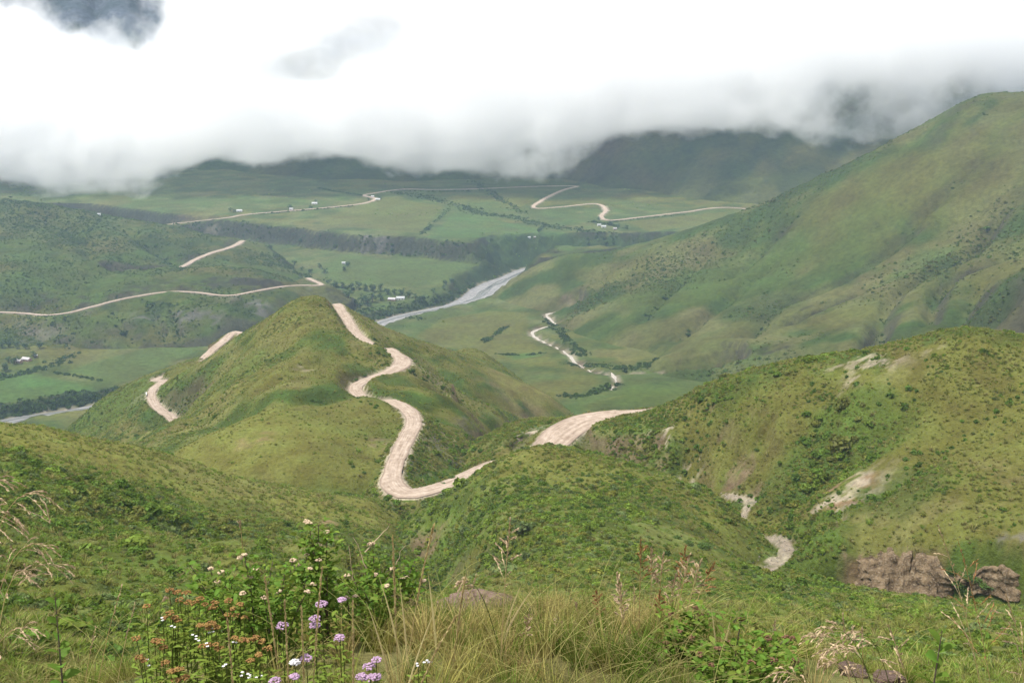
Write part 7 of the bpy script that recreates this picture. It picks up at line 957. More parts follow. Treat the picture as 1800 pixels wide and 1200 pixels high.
# ---------------------------------------------------------------- plant materials
def _leaf(c, var=.35, trans=.3, attr=None):
    def b(nt, n, l):
        o = node(n, 'ShaderNodeOutputMaterial')
        d = node(n, 'ShaderNodeBsdfDiffuse'); t = node(n, 'ShaderNodeBsdfTranslucent'); m = node(n, 'ShaderNodeMixShader', i_0=trans)
        g = node(n, 'ShaderNodeBsdfGlossy', i_Roughness=.55); m2 = node(n, 'ShaderNodeMixShader', i_0=.006)
        lv = node(n, 'ShaderNodeAttribute', attribute_name='shade')
        hs = node(n, 'ShaderNodeHueSaturation')
        if attr:
            a = node(n, 'ShaderNodeAttribute', attribute_name=attr, attribute_type='INSTANCER'); l.new(a.outputs['Color'], hs.inputs['Color'])
        else: hs.inputs['Color'].default_value = (*c, 1)
        r = node(n, 'ShaderNodeMapRange', i_1=0, i_2=1, i_3=1 - var, i_4=1 + var); l.new(lv.outputs['Fac'], r.inputs[0]); l.new(r.outputs[0], hs.inputs['Value'])
        h = node(n, 'ShaderNodeMapRange', i_1=0, i_2=1, i_3=.485, i_4=.515); l.new(lv.outputs['Fac'], h.inputs[0]); l.new(h.outputs[0], hs.inputs['Hue'])
        l.new(hs.outputs[0], d.inputs[0]); l.new(hs.outputs[0], t.inputs[0]); l.new(d.outputs[0], m.inputs[1]); l.new(t.outputs[0], m.inputs[2])
        l.new(m.outputs[0], m2.inputs[1]); l.new(g.outputs[0], m2.inputs[2]); l.new(m2.outputs[0], o.inputs[0])
    return b
MAT['scrub'] = mat('scrub_leaves', _leaf((.06, .09, .03), .35, .38, 'tint'))
MAT['grassblade'] = mat('grass_blades', _leaf((.1, .12, .04), .45, .3, 'tint'))
MAT['bushleaf'] = mat('bush_leaves', _leaf((.092, .145, .036), .4, .4))
MAT['treeleaf'] = mat('tree_leaves', _leaf((.055, .092, .034), .4, .25))
MAT['willow'] = mat('willow_leaves', _leaf((.085, .13, .045), .35, .25))
MAT['bark'] = mat('bark', _leaf((.12, .095, .07), .2, 0))

rng = np.random.default_rng(7)

def quads(cent, u, v, shade, V, Fc, Sh):
    """add quads with half-axes u,v"""
    b = len(V) and sum(len(x) for x in V) or 0
    n = len(cent)
    P = np.stack([cent - u - v, cent + u - v, cent + u + v, cent - u + v], 1).reshape(-1, 3)
    V.append(P); Fc.append((np.arange(n * 4).reshape(n, 4) + b)); Sh.append(np.repeat(shade, 4))

def unit(a): return a / (np.linalg.norm(a, axis=-1, keepdims=True) + 1e-9)

def leafy_dome(seed, n=150, leaf=.13, flat=.75, lobes=6, aspect=.55):
    r = np.random.default_rng(seed)
    L = unit(r.normal(size=(lobes, 3))); L[:, 2] = np.abs(L[:, 2]); LR = .45 + .35 * r.random(lobes)
    c = L * (1 - LR)[:, None] * .9; which = r.integers(0, lobes, n)
    d = unit(r.normal(size=(n, 3))); d[:, 2] = np.abs(d[:, 2]) * 1.1 - .25
    p = c[which] + d * (LR[which] * (.75 + .3 * r.random(n)))[:, None]
    p[:, 2] = np.maximum(p[:, 2], -.05) * flat
    nrm = unit(d + .8 * r.normal(size=(n, 3)) + np.array([0, 0, .35]))
    a = unit(np.cross(nrm, r.normal(size=(n, 3)))); b = np.cross(nrm, a)
    s = leaf * (.6 + .8 * r.random(n))
    V, Fc, Sh = [], [], []
    quads(p, a * s[:, None], b * (s * aspect)[:, None], r.random(n), V, Fc, Sh)
    return np.concatenate(V), np.concatenate(Fc), np.concatenate(Sh)

def shaded_mesh(name, V, Fq, Sh, m):
    me = np_mesh(name, V, Fq.ravel(), np.full(len(Fq), Fq.shape[1]), m)
    a = me.attributes.new('shade', 'FLOAT', 'POINT'); a.data.foreach_set('value', Sh.astype(np.float32))
    return me

def tussock(seed, n=40, h=1.0, spread=.5, w=.022, seg=3, lean=.5):
    r = np.random.default_rng(seed); V = []; Fq = []; Sh = []; base = 0
    az = r.random(n) * 2 * np.pi; le = lean * r.random(n) ** .7; H = h * (.55 + .5 * r.random(n)); rr = spread * .3 * np.sqrt(r.random(n)); sh = r.random(n)
    for i in range(n):
        d = np.array([math.cos(az[i]), math.sin(az[i]), 0]); side = np.array([-d[1], d[0], 0])
        rot = r.random() * 6.28; side = math.cos(rot) * side + math.sin(rot) * d
        t = np.linspace(0, 1, seg + 1)
        c = d * rr[i] + d[None] * (le[i] * H[i] * t ** 1.8)[:, None] + np.array([0, 0, 1])[None] * (H[i] * (t - .35 * le[i] * t ** 2.5))[:, None]
        ww = w * (1 - t ** 1.5 * .92) * (.7 + .6 * sh[i])
        P = np.stack([c - side * ww[:, None], c + side * ww[:, None]], 1).reshape(-1, 3)
        k = np.arange(seg); q = base + k * 2
        Fq.append(np.c_[q, q + 1, q + 3, q + 2]); V.append(P); Sh.append(np.full(len(P), sh[i])); base += len(P)
    return np.concatenate(V), np.concatenate(Fq), np.concatenate(Sh)

def scatter(name, P, rot, scl, pick, tint, protos, label, cat):
    me = bpy.data.meshes.new(name); n = len(P)
    me.vertices.add(n); me.vertices.foreach_set('co', P.astype(np.float32).ravel())
    a = me.attributes.new('rot', 'FLOAT_VECTOR', 'POINT'); a.data.foreach_set('vector', rot.astype(np.float32).ravel())
    a = me.attributes.new('scl', 'FLOAT_VECTOR', 'POINT'); a.data.foreach_set('vector', scl.astype(np.float32).ravel())
    a = me.attributes.new('pick', 'INT', 'POINT'); a.data.foreach_set('value', pick.astype(np.int32))
    a = me.attributes.new('tint', 'FLOAT_COLOR', 'POINT'); a.data.foreach_set('color', np.c_[tint, np.ones(n)].astype(np.float32).ravel())
    o = link(bpy.data.objects.new(name, me)); tag(o, label, cat, kind='stuff')
    ng = bpy.data.node_groups.new(name, 'GeometryNodeTree')
    ng.interface.new_socket('Geometry', in_out='INPUT', socket_type='NodeSocketGeometry'); ng.interface.new_socket('Geometry', in_out='OUTPUT', socket_type='NodeSocketGeometry')
    n_ = ng.nodes; l = ng.links
    gi = n_.new('NodeGroupInput'); go = n_.new('NodeGroupOutput'); ip = n_.new('GeometryNodeInstanceOnPoints'); gt = n_.new('GeometryNodeGeometryToInstance')
    for pm in protos[::-1]:
        po = bpy.data.objects.new(pm.name, pm)
        oi = n_.new('GeometryNodeObjectInfo'); oi.inputs['Object'].default_value = po; l.new(oi.outputs['Geometry'], gt.inputs[0])
    def at(nm, t):
        x = n_.new('GeometryNodeInputNamedAttribute'); x.data_type = t; x.inputs['Name'].default_value = nm; return x.outputs['Attribute']
    l.new(gi.outputs[0], ip.inputs['Points']); l.new(gt.outputs[0], ip.inputs['Instance'])
    ip.inputs['Pick Instance'].default_value = True
    l.new(at('pick', 'INT'), ip.inputs['Instance Index']); l.new(at('rot', 'FLOAT_VECTOR'), ip.inputs['Rotation']); l.new(at('scl', 'FLOAT_VECTOR'), ip.inputs['Scale'])
    l.new(ip.outputs[0], go.inputs[0])
    md = o.modifiers.new('plants', 'NODES'); md.node_group = ng
    return o

def path_clear(x, y, margin, k):
    ok = np.ones(len(x), bool)
    for r in ROADS + CHANNELS:
        if k not in r['cuts']: continue
        D, V, S = line_dist(x, y, r['path'], 40)
        ok &= ~(D < V[:, 3] * .5 + margin)
    return ok

def candidates(k, n, seed, margin=1.0, smax=1.9, cone=.62, box=None):
    r = np.random.default_rng(seed); x0, x1, y0, y1 = box or LAND[k]['bounds']
    x = x0 + (x1 - x0) * r.random(n); y = y0 + (y1 - y0) * r.random(n)
    m = (np.abs(x) < cone * y + 12); x = x[m]; y = y[m]
    m = (y > 11) | (k not in ('spur', 'left_hill')); x = x[m]; y = y[m]
    z = zlook(k, x, y); m = z > ztop(x, y, skip=k) - .05; x, y, z = x[m], y[m], z[m]
    e = GRID[k]['dx']; sl = np.hypot(zlook(k, x + e, y) - z, zlook(k, x, y + e) - z) / e
    m = (sl < smax) & path_clear(x, y, margin, k)
    return x[m], y[m], z[m], sl[m]

PROTO_BUSH = [shaded_mesh('scrub_clump', *leafy_dome(100 + i, 190, .13 + .02 * (i % 3), .62 + .1 * (i % 3), 5 + i % 4), MAT['scrub']) for i in range(6)]
PROTO_GRASS = [shaded_mesh('grass_clump', *tussock(200 + i, 46, 1, .9, .03, 3, .9), MAT['grassblade']) for i in range(4)]
PROTO_FAR = [shaded_mesh('far_scrub', *leafy_dome(300 + i, 70, .22, .6, 4), MAT['scrub']) for i in range(4)]

G1 = np.array([.110, .172, .026]); G2 = np.array([.152, .208, .032]); G3 = np.array([.176, .188, .044]); G4 = np.array([.142, .185, .062]); G5 = np.array([.215, .220, .042]); G6 = np.array([.080, .130, .024]); G7 = np.array([.235, .208, .078])

def bush_cover(k, n, seed, dens, size, tints, wl, box=None, ymin=26):
    x, y, z, sl = candidates(k, n, seed, box=box); m = y > ymin; x, y, z, sl = x[m], y[m], z[m], sl[m]
    r = np.random.default_rng(seed + 1)
    d = dens + 2.6 * fbm(x, y, wl, 4, 61) + 1.4 * fbm(x, y, wl * 3, 3, 60)
    for p in PATCHES:
        if p[0] == k and p[4] in ('dark', 'green', 'olive', 'meadow', 'straw', 'pale', 'pink', 'grey', 'soil', 'slate', 'rock'):
            t = blob(x, y, p[1], p[2], p[3], p[5]); d = d + t * {'dark': .8, 'green': .3, 'olive': -.28, 'meadow': -.75, 'straw': -.3}.get(p[4], -.45) * p[6]
    m = r.random(len(x)) < d; x, y, z = x[m], y[m], z[m]; d = d[m]; n = len(x)
    s = size * np.exp(.42 * r.normal(size=n)) * (.75 + .35 * np.clip(d, 0, 1.4))
    w = r.random(n); T = np.array(tints)
    pt = fbm(x, y, wl * 1.4, 3, seed + 9) + .25 * r.normal(size=n)
    idx = np.clip(((pt + .5) * len(T)).astype(int), 0, len(T) - 1)
    s = s * np.clip(.3 + y / 85, .3, 1)
    c = T[idx] * (.75 + .5 * w)[:, None]
    P = np.c_[x, y, z - .12 * s]
    rot = np.c_[.25 * r.normal(size=n), .25 * r.normal(size=n), 6.28 * r.random(n)]
    sc = np.c_[s, s, s * (.6 + .6 * r.random(n))]
    return P, rot, sc, r.integers(0, 6, n), c

def cat_(L): return [np.concatenate([a[i] for a in L]) for i in range(5)]

def grass_cover(k, n, seed, dens, size, tints, wl, box=None):
    x, y, z, sl = candidates(k, n, seed, .4, box=box)
    r = np.random.default_rng(seed + 1)
    d = dens - 1.2 * fbm(x, y, wl, 4, 61)
    for p in PATCHES:
        if p[0] == k and p[4] in ('pale', 'pink', 'grey', 'soil', 'slate'):
            d = d - .8 * blob(x, y, p[1], p[2], p[3], p[5]) * p[6]
    m = r.random(len(x)) < d; x, y, z = x[m], y[m], z[m]; n = len(x)
    s = size * np.exp(.35 * r.normal(size=n)) * np.clip(.45 + y / 120, .45, 1); T = np.array(tints)
    pt = fbm(x, y, wl * 1.7, 3, seed + 5) + .3 * r.normal(size=n); idx = np.clip(((pt + .5) * len(T)).astype(int), 0, len(T) - 1)
    c = T[idx] * (.75 + .5 * r.random(n))[:, None]
    return np.c_[x, y, z - .03], np.c_[.15 * r.normal(size=n), .15 * r.normal(size=n), 6.28 * r.random(n)], np.c_[s * 1.3, s * 1.3, s], r.integers(0, 4, n), c

b = [bush_cover('spur', 120000, 11, .48, .56, [G6, G1, G1, G2, G4, G2, G5, G3], 14),
     bush_cover('left_hill', 150000, 12, .42, .58, [G1, G6, G2, G1, G3, G2, G4, G3], 13),
     bush_cover('right_hill', 170000, 13, .28, .48, [G6, G1, G2, G3, G1, G3, G2, G5], 13),
     bush_cover('centre_hill', 160000, 14, .16, .5, [G6, G1, G3, G2, G3, G3], 30),
     bush_cover('left_hill', 16000, 15, .30, 1.05, [G1, G2, G4, G2, G3, G1], 16), bush_cover('spur', 12000, 16, .28, 1.0, [G1, G2, G2, G4], 16), bush_cover('right_hill', 16000, 17, .16, 1.0, [G1, G2, G3, G1], 18),
     bush_cover('left_hill', 30000, 18, .5, .55, [G1, G2, G4, G2, G3], 8, [-75, 5, 24, 80]), bush_cover('spur', 30000, 19, .5, .5, [G1, G2, G4, G2, G3], 8, [-20, 75, 24, 90])]
P, ro, sc, pk, tn = cat_(b); print('bush', len(P))
scatter('hillside_scrub', P, ro, sc, pk, tn, PROTO_BUSH, 'low green scrub covering the near hillsides and gullies', 'scrub')
b = [grass_cover('spur', 110000, 21, .6, .5, [G2, G3, G7, G2, G3 * 1.2], 22), grass_cover('left_hill', 130000, 22, .6, .5, [G3, G2, G7, G3, G2], 20),
     grass_cover('right_hill', 130000, 23, .6, .5, [G3, G3, G7, G2, G7], 24), grass_cover('centre_hill', 130000, 24, .5, .5, [G3, G3, G2, G7, G3], 45),
     grass_cover('left_hill', 26000, 25, .75, .55, [G3, G2, G7, G2, G3], 6, [-45, 2, 11, 62]), grass_cover('spur', 26000, 26, .75, .55, [G2, G3, G2, G7], 6, [-12, 48, 11, 62])]
P, ro, sc, pk, tn = cat_(b); print('grass', len(P))
scatter('hillside_grass', P, ro, sc, pk, tn, PROTO_GRASS, 'tufted olive grass over the near hillsides', 'grass')

def far_cover(k, n, seed, dens, size, tints, wl, smax=1.2):
    P, ro, sc, pk, c = bush_cover(k, n, seed, dens, size, tints, wl)
    return P, ro, sc, pk % 4, c
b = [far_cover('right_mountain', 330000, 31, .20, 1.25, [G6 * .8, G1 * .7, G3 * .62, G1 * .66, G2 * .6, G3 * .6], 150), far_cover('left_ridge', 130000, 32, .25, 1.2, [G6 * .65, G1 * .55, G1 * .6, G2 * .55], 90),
     far_cover('floor', 60000, 33, -.2, 1.6, [G1, G2, G6], 130)]
hx = []; r = np.random.default_rng(5)
for h in HEDGES:
    Ln = smooth_line([p + [0] for p in h['line']], 2.0); n = int(len(Ln) * h['d'] * 1.3)
    i = r.integers(0, len(Ln), n); q = Ln[i, :2] + h['w'] * .5 * r.normal(size=(n, 2)); hx.append(q)
for g in GULLIES:
    if g['on'] not in ('right_mountain', 'left_ridge', 'right_hill'): continue  # scrub gathers in the gullies
    Ln = np.array(g['line']); big = g['on'] != 'right_hill'; n = int(len(Ln) * (2 if big else 7)); i = r.integers(0, len(Ln), n)
    hx.append(Ln[i, :2] + g['w'] * (.28 if big else .4) * r.normal(size=(n, 2)))
q = np.concatenate(hx); x, y = q[:, 0], q[:, 1]; z = ztop(x, y); n = len(x)
ok = path_clear(x, y, 1.5, 'floor') & path_clear(x, y, 1.5, 'centre_hill'); x, y, z = x[ok], y[ok], z[ok]; n = len(x)
s = np.where(y < 400, .75, np.where(y < 800, 1.1, np.where(x > 200, 1.0, 1.8))) * np.exp(.4 * r.normal(size=n))
b.append((np.c_[x, y, z - .1 * s], np.c_[np.zeros(n), np.zeros(n), 6.28 * r.random(n)], np.c_[s, s, s * 1.2], r.integers(0, 4, n), np.array([G6 * .6, G6 * .75, G6 * .7])[r.integers(0, 3, n)] * np.where(y < 400, 1.75, 1.0)[:, None] * (.8 + .5 * r.random(n))[:, None]))
P, ro, sc, pk, tn = cat_(b); print('far', len(P))
scatter('valley_scrub', P, ro, sc, pk, tn, PROTO_FAR, 'dark scrub and hedges over the valley and far slopes', 'scrub')

# ---------------------------------------------------------------- bushes, trees, houses, wall
def tube(path, rad, sides=5, cap=True):
    """verts, quads of a tapering tube along a list of points"""
    P = np.array(path, float); n = len(P); rad = np.broadcast_to(np.array(rad, float), (n,))
    T = unit(np.gradient(P, axis=0)); up = np.array([.13, .31, .94]); A = unit(np.cross(T, up)); B = np.cross(T, A)
    th = np.arange(sides) * 2 * np.pi / sides
    V = (P[:, None] + rad[:, None, None] * (np.cos(th)[None, :, None] * A[:, None] + np.sin(th)[None, :, None] * B[:, None])).reshape(-1, 3)
    i = np.arange((n - 1) * sides); a = i // sides * sides; k = i % sides; k2 = (k + 1) % sides
    return V, np.c_[a + k, a + k2, a + sides + k2, a + sides + k]

class Bag:
    def __init__(self): self.V = []; self.F = []; self.S = []; self.n = 0
    def add(self, V, F, sh=.5):
        V = np.asarray(V, float); self.V.append(V); self.F.append(np.asarray(F) + self.n); self.S.append(np.broadcast_to(np.asarray(sh, float), (len(V),))); self.n += len(V)
    def mesh(self, name, m):
        fl = [f for F in self.F for f in ([F] if F.ndim == 2 else [])]
        flat = np.concatenate([f.ravel() for f in fl]); cnt = np.concatenate([np.full(len(f), f.shape[1]) for f in fl])
        me = np_mesh(name, np.concatenate(self.V), flat, cnt, m)
        a = me.attributes.new('shade', 'FLOAT', 'POINT'); a.data.foreach_set('value', np.concatenate(self.S).astype(np.float32))
        return me

# single bushes that stand out on the near hills
BUSH_LEAF = []; BUSH_STEM = []
for i in range(4):
    V, Fq, Sh = leafy_dome(500 + i, 620, .075, .85, 9); BUSH_LEAF.append(shaded_mesh('foliage', V, Fq, Sh, MAT['bushleaf']))
    b = Bag(); r = np.random.default_rng(600 + i)
    for j in range(5):
        d = unit(r.normal(size=3) * np.array([1, 1, .3]) + np.array([0, 0, 1.0])); t = np.linspace(0, .75, 4)[:, None]
        b.add(*tube(t * d + np.array([0, 0, -.12]), np.linspace(.05, .015, 4), 4))
    BUSH_STEM.append(b.mesh('stem', MAT['bark']))
WHERE = {'spur': ('rounded dark green bush dotted over the grassy middle mound', 'bushes on the middle mound'), 'left_hill': ('rounded dark bush at the foot of the left foreground hill', 'bushes on the left hill'),
         'right_hill': ('rounded dark bush on the eroded hill at the right', 'bushes on the right hill'), 'centre_hill': ('rounded dark bush on the hill crossed by the winding road', 'bushes on the road hill')}
for i, (x, y, z, s, k) in enumerate(BUSHES):
    s = s * (.8 if k == 'right_hill' and y < 212 else {'centre_hill': .85, 'right_hill': .5}.get(k, .62))
    e = link(bpy.data.objects.new('bush', None)); e.location = (x, y, float(ztop(np.array([x]), np.array([y]))[0]) - .05); e.rotation_euler.z = i * 2.3; e.scale = (s * (1.2 + .5 * ((i * 7) % 5) / 5), s * (1 + .4 * ((i * 3) % 4) / 4), s * (.7 + .4 * ((i * 11) % 6) / 6))
    lab = WHERE[k][0]
    if k == 'spur': lab = 'dark bush on the crest of the middle mound' if y > 255 else 'dark bush on the flat below the brown cliff' if x > 58 and y < 230 else 'dark bush on the left flank of the middle mound' if x < 4 else 'dark bush on the upper middle mound right of its centre line' if y > 208 and x > 30 else 'dark bush on the upper middle mound left of its centre line' if y > 208 else 'large dark bush low on the middle mound beside the flat' if x > 45 else 'large dark bush low on the middle mound'
    if k == 'right_hill': lab = 'dark bush beside the wide road bend' if x < 45 else 'dark bush along the stony gully' if x < 72 else 'dark bush high on the eroded right hill' if y > 255 else 'dark bush on the lower face of the right hill'
    tag(e, lab, 'bush', WHERE[k][1])
    link(bpy.data.objects.new('foliage', BUSH_LEAF[i % 4]), e); link(bpy.data.objects.new('stem', BUSH_STEM[i % 4]), e)

# valley trees: trunk, limbs and a crown of leaf clumps
def tree_meshes(seed, tall, m):
    r = np.random.default_rng(seed); b = Bag()
    lean = r.normal(size=2) * .04
    tp = np.array([[lean[0] * t, lean[1] * t, t] for t in np.linspace(-.05, .72, 6)]); b.add(*tube(tp, np.linspace(.045, .018, 6), 6))
    for j in range(6):
        h = .28 + .4 * r.random(); a = r.random() * 6.28; L = .2 + .16 * r.random()
        q = np.array([[lean[0] * h + math.cos(a) * L * t, lean[1] * h + math.sin(a) * L * t, h + .7 * L * t] for t in np.linspace(0, 1, 4)]); b.add(*tube(q, np.linspace(.018, .006, 4), 4))
    tr = b.mesh('trunk', MAT['bark'])
    nl = 13; C = r.normal(size=(nl, 3)) * np.array([.19, .19, .2 * tall]); C[:, 2] += .58; C[:, 2] = np.clip(C[:, 2], .3, .95); RR = .11 + .1 * r.random(nl)
    n = 520; w = r.integers(0, nl, n); d = unit(r.normal(size=(n, 3))); p = C[w] + d * (RR[w] * (.6 + .5 * r.random(n)))[:, None]
    nr = unit(d + .8 * r.normal(size=(n, 3)) + np.array([0, 0, .3])); a = unit(np.cross(nr, r.normal(size=(n, 3)))); bb = np.cross(nr, a); s = .036 * (.6 + .8 * r.random(n))
    V, Fc, Sh = [], [], []; quads(p, a * s[:, None], bb * (s * .6)[:, None], r.random(n), V, Fc, Sh)
    return tr, shaded_mesh('crown', V[0], Fc[0], Sh[0], m)
TREE = [tree_meshes(700 + i, 1 + .2 * (i % 2), MAT['treeleaf'] if i % 3 else MAT['willow']) for i in range(5)]
TL = {'row': ('bushy tree in the long row beyond the white farm roofs', 'trees in the meadow row'), 'grove': ('rounded willow-green tree in the grove left of the white farm roofs', 'trees in the small grove'), 'river terrace': ('lone dark tree standing on the terrace above the river', 'trees on the river terrace'),
      'meadow': ('scattered bushy tree near the foot of the road ridge', 'trees scattered over the meadow'), 'farm': ('bushy tree beside the tin roofed farm at the left edge', 'trees by the left farm'), 'far farms': ('small dark tree sheltering a far white farmhouse', 'trees by the far farms')}
for i, (x, y, z, g, s) in enumerate(TREES):
    h = 10.5 * s * (.85 + .3 * ((i * 37) % 10) / 10)
    e = link(bpy.data.objects.new('tree', None)); e.location = (x, y, float(ztop(np.array([x]), np.array([y]))[0])); e.rotation_euler.z = i * 1.7; e.scale = (h * 1.35, h * 1.35, h)
    tag(e, TL[g][0], 'tree', TL[g][1])
    link(bpy.data.objects.new('trunk', TREE[i % 5][0]), e); link(bpy.data.objects.new('crown', TREE[i % 5][1]), e)

# farmhouses
def plain(c, rough=.8, bump=0):
    def b(nt, n, l):
        o = node(n, 'ShaderNodeOutputMaterial'); p = node(n, 'ShaderNodeBsdfPrincipled', i_Roughness=rough); p.inputs['Specular IOR Level'].default_value = .3
        g = node(n, 'ShaderNodeNewGeometry'); t = node(n, 'ShaderNodeTexNoise', i_Scale=1.3, i_Detail=5); l.new(g.outputs['Position'], t.inputs['Vector'])
        h = node(n, 'ShaderNodeHueSaturation', i_Color=(*c, 1)); r = node(n, 'ShaderNodeMapRange', i_1=.3, i_2=.7, i_3=.78, i_4=1.15); l.new(t.outputs[0], r.inputs[0]); l.new(r.outputs[0], h.inputs['Value'])
        l.new(h.outputs[0], p.inputs['Base Color']); l.new(p.outputs[0], o.inputs[0])
    return b
MAT['limewash'] = mat('limewash', plain((.74, .71, .67))); MAT['adobe'] = mat('adobe', plain((.34, .22, .16))); MAT['tin'] = mat('tin_roof', plain((.72, .66, .66), .45)); MAT['whiteroof'] = mat('white_roof', plain((.8, .79, .78), .5))
MAT['wood'] = mat('dark_timber', plain((.07, .05, .04))); MAT['glass'] = mat('dark_pane', plain((.03, .035, .04), .15))

def boxes(name, L, m):
    b = Bag()
    for (x0, x1, y0, y1, z0, z1) in L:
        v = [(x, y, z) for z in (z0, z1) for y in (y0, y1) for x in (x0, x1)]
        b.add(v, np.array([(0, 2, 3, 1), (4, 5, 7, 6), (0, 1, 5, 4), (2, 6, 7, 3), (0, 4, 6, 2), (1, 3, 7, 5)]))
    return b.mesh(name, m)
HL = ['smaller tin roofed house beside the larger one at the left edge', 'long tin roofed farmhouse on the green field at the left edge', 'long pale tin roofed shed beside the meadow tree row', 'white farmhouse next to the long shed by the tree row', 'white farmhouse beside the road under the left cloud edge',
      'white house standing above the straight far road', 'tiny white house between two trees along the far road', 'small white hut above the bend of the far road', 'white house at the bend of the far road', 'tiny white hut left of the pair below the far hairpin', 'white house right of its twin below the far hairpin',
      'small tin roofed hut right of the houses below the far hairpin', 'tiny pale hut on the bright green far field', 'second tiny hut on the bright green far field', 'tiny white hut in the meadow left of the tree row', 'small tin hut in the trees right of the left farm', 'lone white hut high on the left ridge']
for i, (x, y, z, w, a, kind, u) in enumerate(HOUSES):
    d = w * .55; h = 2.7; rh = w * .13 + .4; ov = .35
    z = float(min(ztop(np.array([x - w * .4, x + w * .4, x]), np.array([y, y, y - d * .4])))) - .1
    e = link(bpy.data.objects.new('farmhouse', None)); e.location = (x, y, z); e.rotation_euler.z = a; tag(e, HL[i], 'house')
    b = Bag(); hw, hd = w / 2, d / 2
    v = [(-hw, -hd, 0), (hw, -hd, 0), (hw, hd, 0), (-hw, hd, 0), (-hw, -hd, h), (hw, -hd, h), (hw, hd, h), (-hw, hd, h), (-hw, 0, h + rh), (hw, 0, h + rh)]
    b.add(v, np.array([(0, 1, 5, 4), (2, 3, 7, 6)])); b.add(v, np.array([(3, 0, 4, 8, 7), (1, 2, 6, 9, 5)]))
    link(bpy.data.objects.new('wall', b.mesh('wall', MAT['limewash'] if kind == 'white' else MAT['adobe'])), e)
    b = Bag(); sl = rh / hd; yo = hd + ov; zo = h - ov * sl
    for s in (-1, 1):
        q = [(-hw - ov, s * yo, zo), (hw + ov, s * yo, zo), (hw + ov, 0, h + rh), (-hw - ov, 0, h + rh)]; q2 = [(p[0], p[1], p[2] + .14) for p in q]
        b.add(q + q2, np.array([(0, 1, 2, 3), (4, 5, 6, 7), (0, 1, 5, 4), (1, 2, 6, 5), (0, 3, 7, 4)]))
    link(bpy.data.objects.new('roof', b.mesh('roof', MAT['whiteroof'] if kind == 'white' else MAT['tin'])), e)
    link(bpy.data.objects.new('door', boxes('door', [(-.5 - .1 * w, .4 - .1 * w, -hd - .05, -hd + .05, 0, 2.05)], MAT['wood'])), e)
    for s in (-.32, .25):
        f = link(bpy.data.objects.new('window', boxes('window', [(s * w - .55, s * w + .55, -hd - .06, -hd + .04, 1.0, 2.0)], MAT['wood'])), e)
        link(bpy.data.objects.new('pane', boxes('pane', [(s * w - .45, s * w + .45, -hd - .075, -hd - .062, 1.08, 1.92)], MAT['glass'])), f)

# low whitewashed wall on the outside of the left bend
mr = next(r for r in ROADS if r['name'] == 'main')['path']; A = np.array(mr); j = int(np.argmin(np.hypot(A[:, 0] - WALL[0][0], A[:, 1] - WALL[0][1])))
t = unit((A[j + 1] - A[j - 1])[:2]); nrm = np.array([-t[1], t[0]]); sgn = 1 if nrm[0] < 0 else -1
c = A[j, :2] + nrm * sgn * (A[j, 3] * .5 + .25); ang = math.atan2(t[1], t[0])
e = link(bpy.data.objects.new('guard_wall', None)); e.location = (c[0], c[1], A[j, 2] - .5); e.rotation_euler.z = ang; tag(e, 'short white guard wall on the outer edge of the left road bend', 'wall')
link(bpy.data.objects.new('wall_body', boxes('wall_body', [(-2.2, 2.2, -.2, .2, 0, 1.45)], MAT['limewash'])), e); link(bpy.data.objects.new('coping', boxes('coping', [(-2.3, 2.3, -.26, .26, 1.453, 1.58)], MAT['whiteroof'])), e)

# ---------------------------------------------------------------- foreground plants
FG = dict(straw=(.52, .41, .21), straw2=(.38, .28, .12), seed=(.46, .345, .22), seedb=(.30, .17, .075), stemg=(.13, .16, .045), leaf=(.115, .195, .028), leaf2=(.175, .235, .038), brown=(.24, .14, .05), cream=(.52, .40, .27), purple=(.40, .27, .38), white=(.62, .60, .61), wood=(.13, .10, .08), dbrown=(.15, .085, .05))
for k, c in FG.items(): MAT['f_' + k] = mat('plant_' + k, _leaf(c, .28, .42 if k in ('leaf', 'leaf2', 'straw', 'stemg') else .12))

def leaf_blade(p, d, n, L, w, fold=.25, seg=3, droop=.25):
    """one lance-shaped folded leaf from p along d"""
    d = unit(d); s = unit(np.cross(d, n)); n = np.cross(s, d); t = np.linspace(0, 1, seg + 1)
    mid = p + d * (L * t)[:, None] - np.array([0, 0, 1]) * (droop * L * t ** 2)[:, None]
    ww = w * np.sin(np.pi * np.clip(t * .93 + .07, 0, 1)) ** .8; ww[-1] = w * .04
    l = mid + s * ww[:, None] + n * (fold * ww)[:, None]; r = mid - s * ww[:, None] + n * (fold * ww)[:, None]
    V = np.concatenate([l, mid, r]); m = seg + 1; k = np.arange(seg)
    return V, np.concatenate([np.c_[k, k + 1, m + k + 1, m + k], np.c_[m + k, m + k + 1, 2 * m + k + 1, 2 * m + k]])

ICO = None
def ball(c, r, squash=1.0):
    v = np.array([(0, 0, 1), (.894, 0, .447), (.276, .851, .447), (-.724, .526, .447), (-.724, -.526, .447), (.276, -.851, .447), (.724, .526, -.447), (-.276, .851, -.447), (-.894, 0, -.447), (-.276, -.851, -.447), (.724, -.526, -.447), (0, 0, -1)])
    f = np.array([(0, 1, 2), (0, 2, 3), (0, 3, 4), (0, 4, 5), (0, 5, 1), (1, 6, 2), (2, 7, 3), (3, 8, 4), (4, 9, 5), (5, 10, 1), (6, 7, 2), (7, 8, 3), (8, 9, 4), (9, 10, 5), (10, 6, 1), (11, 7, 6), (11, 8, 7), (11, 9, 8), (11, 10, 9), (11, 6, 10)])
    return c + v * np.array([r, r, r * squash]), f

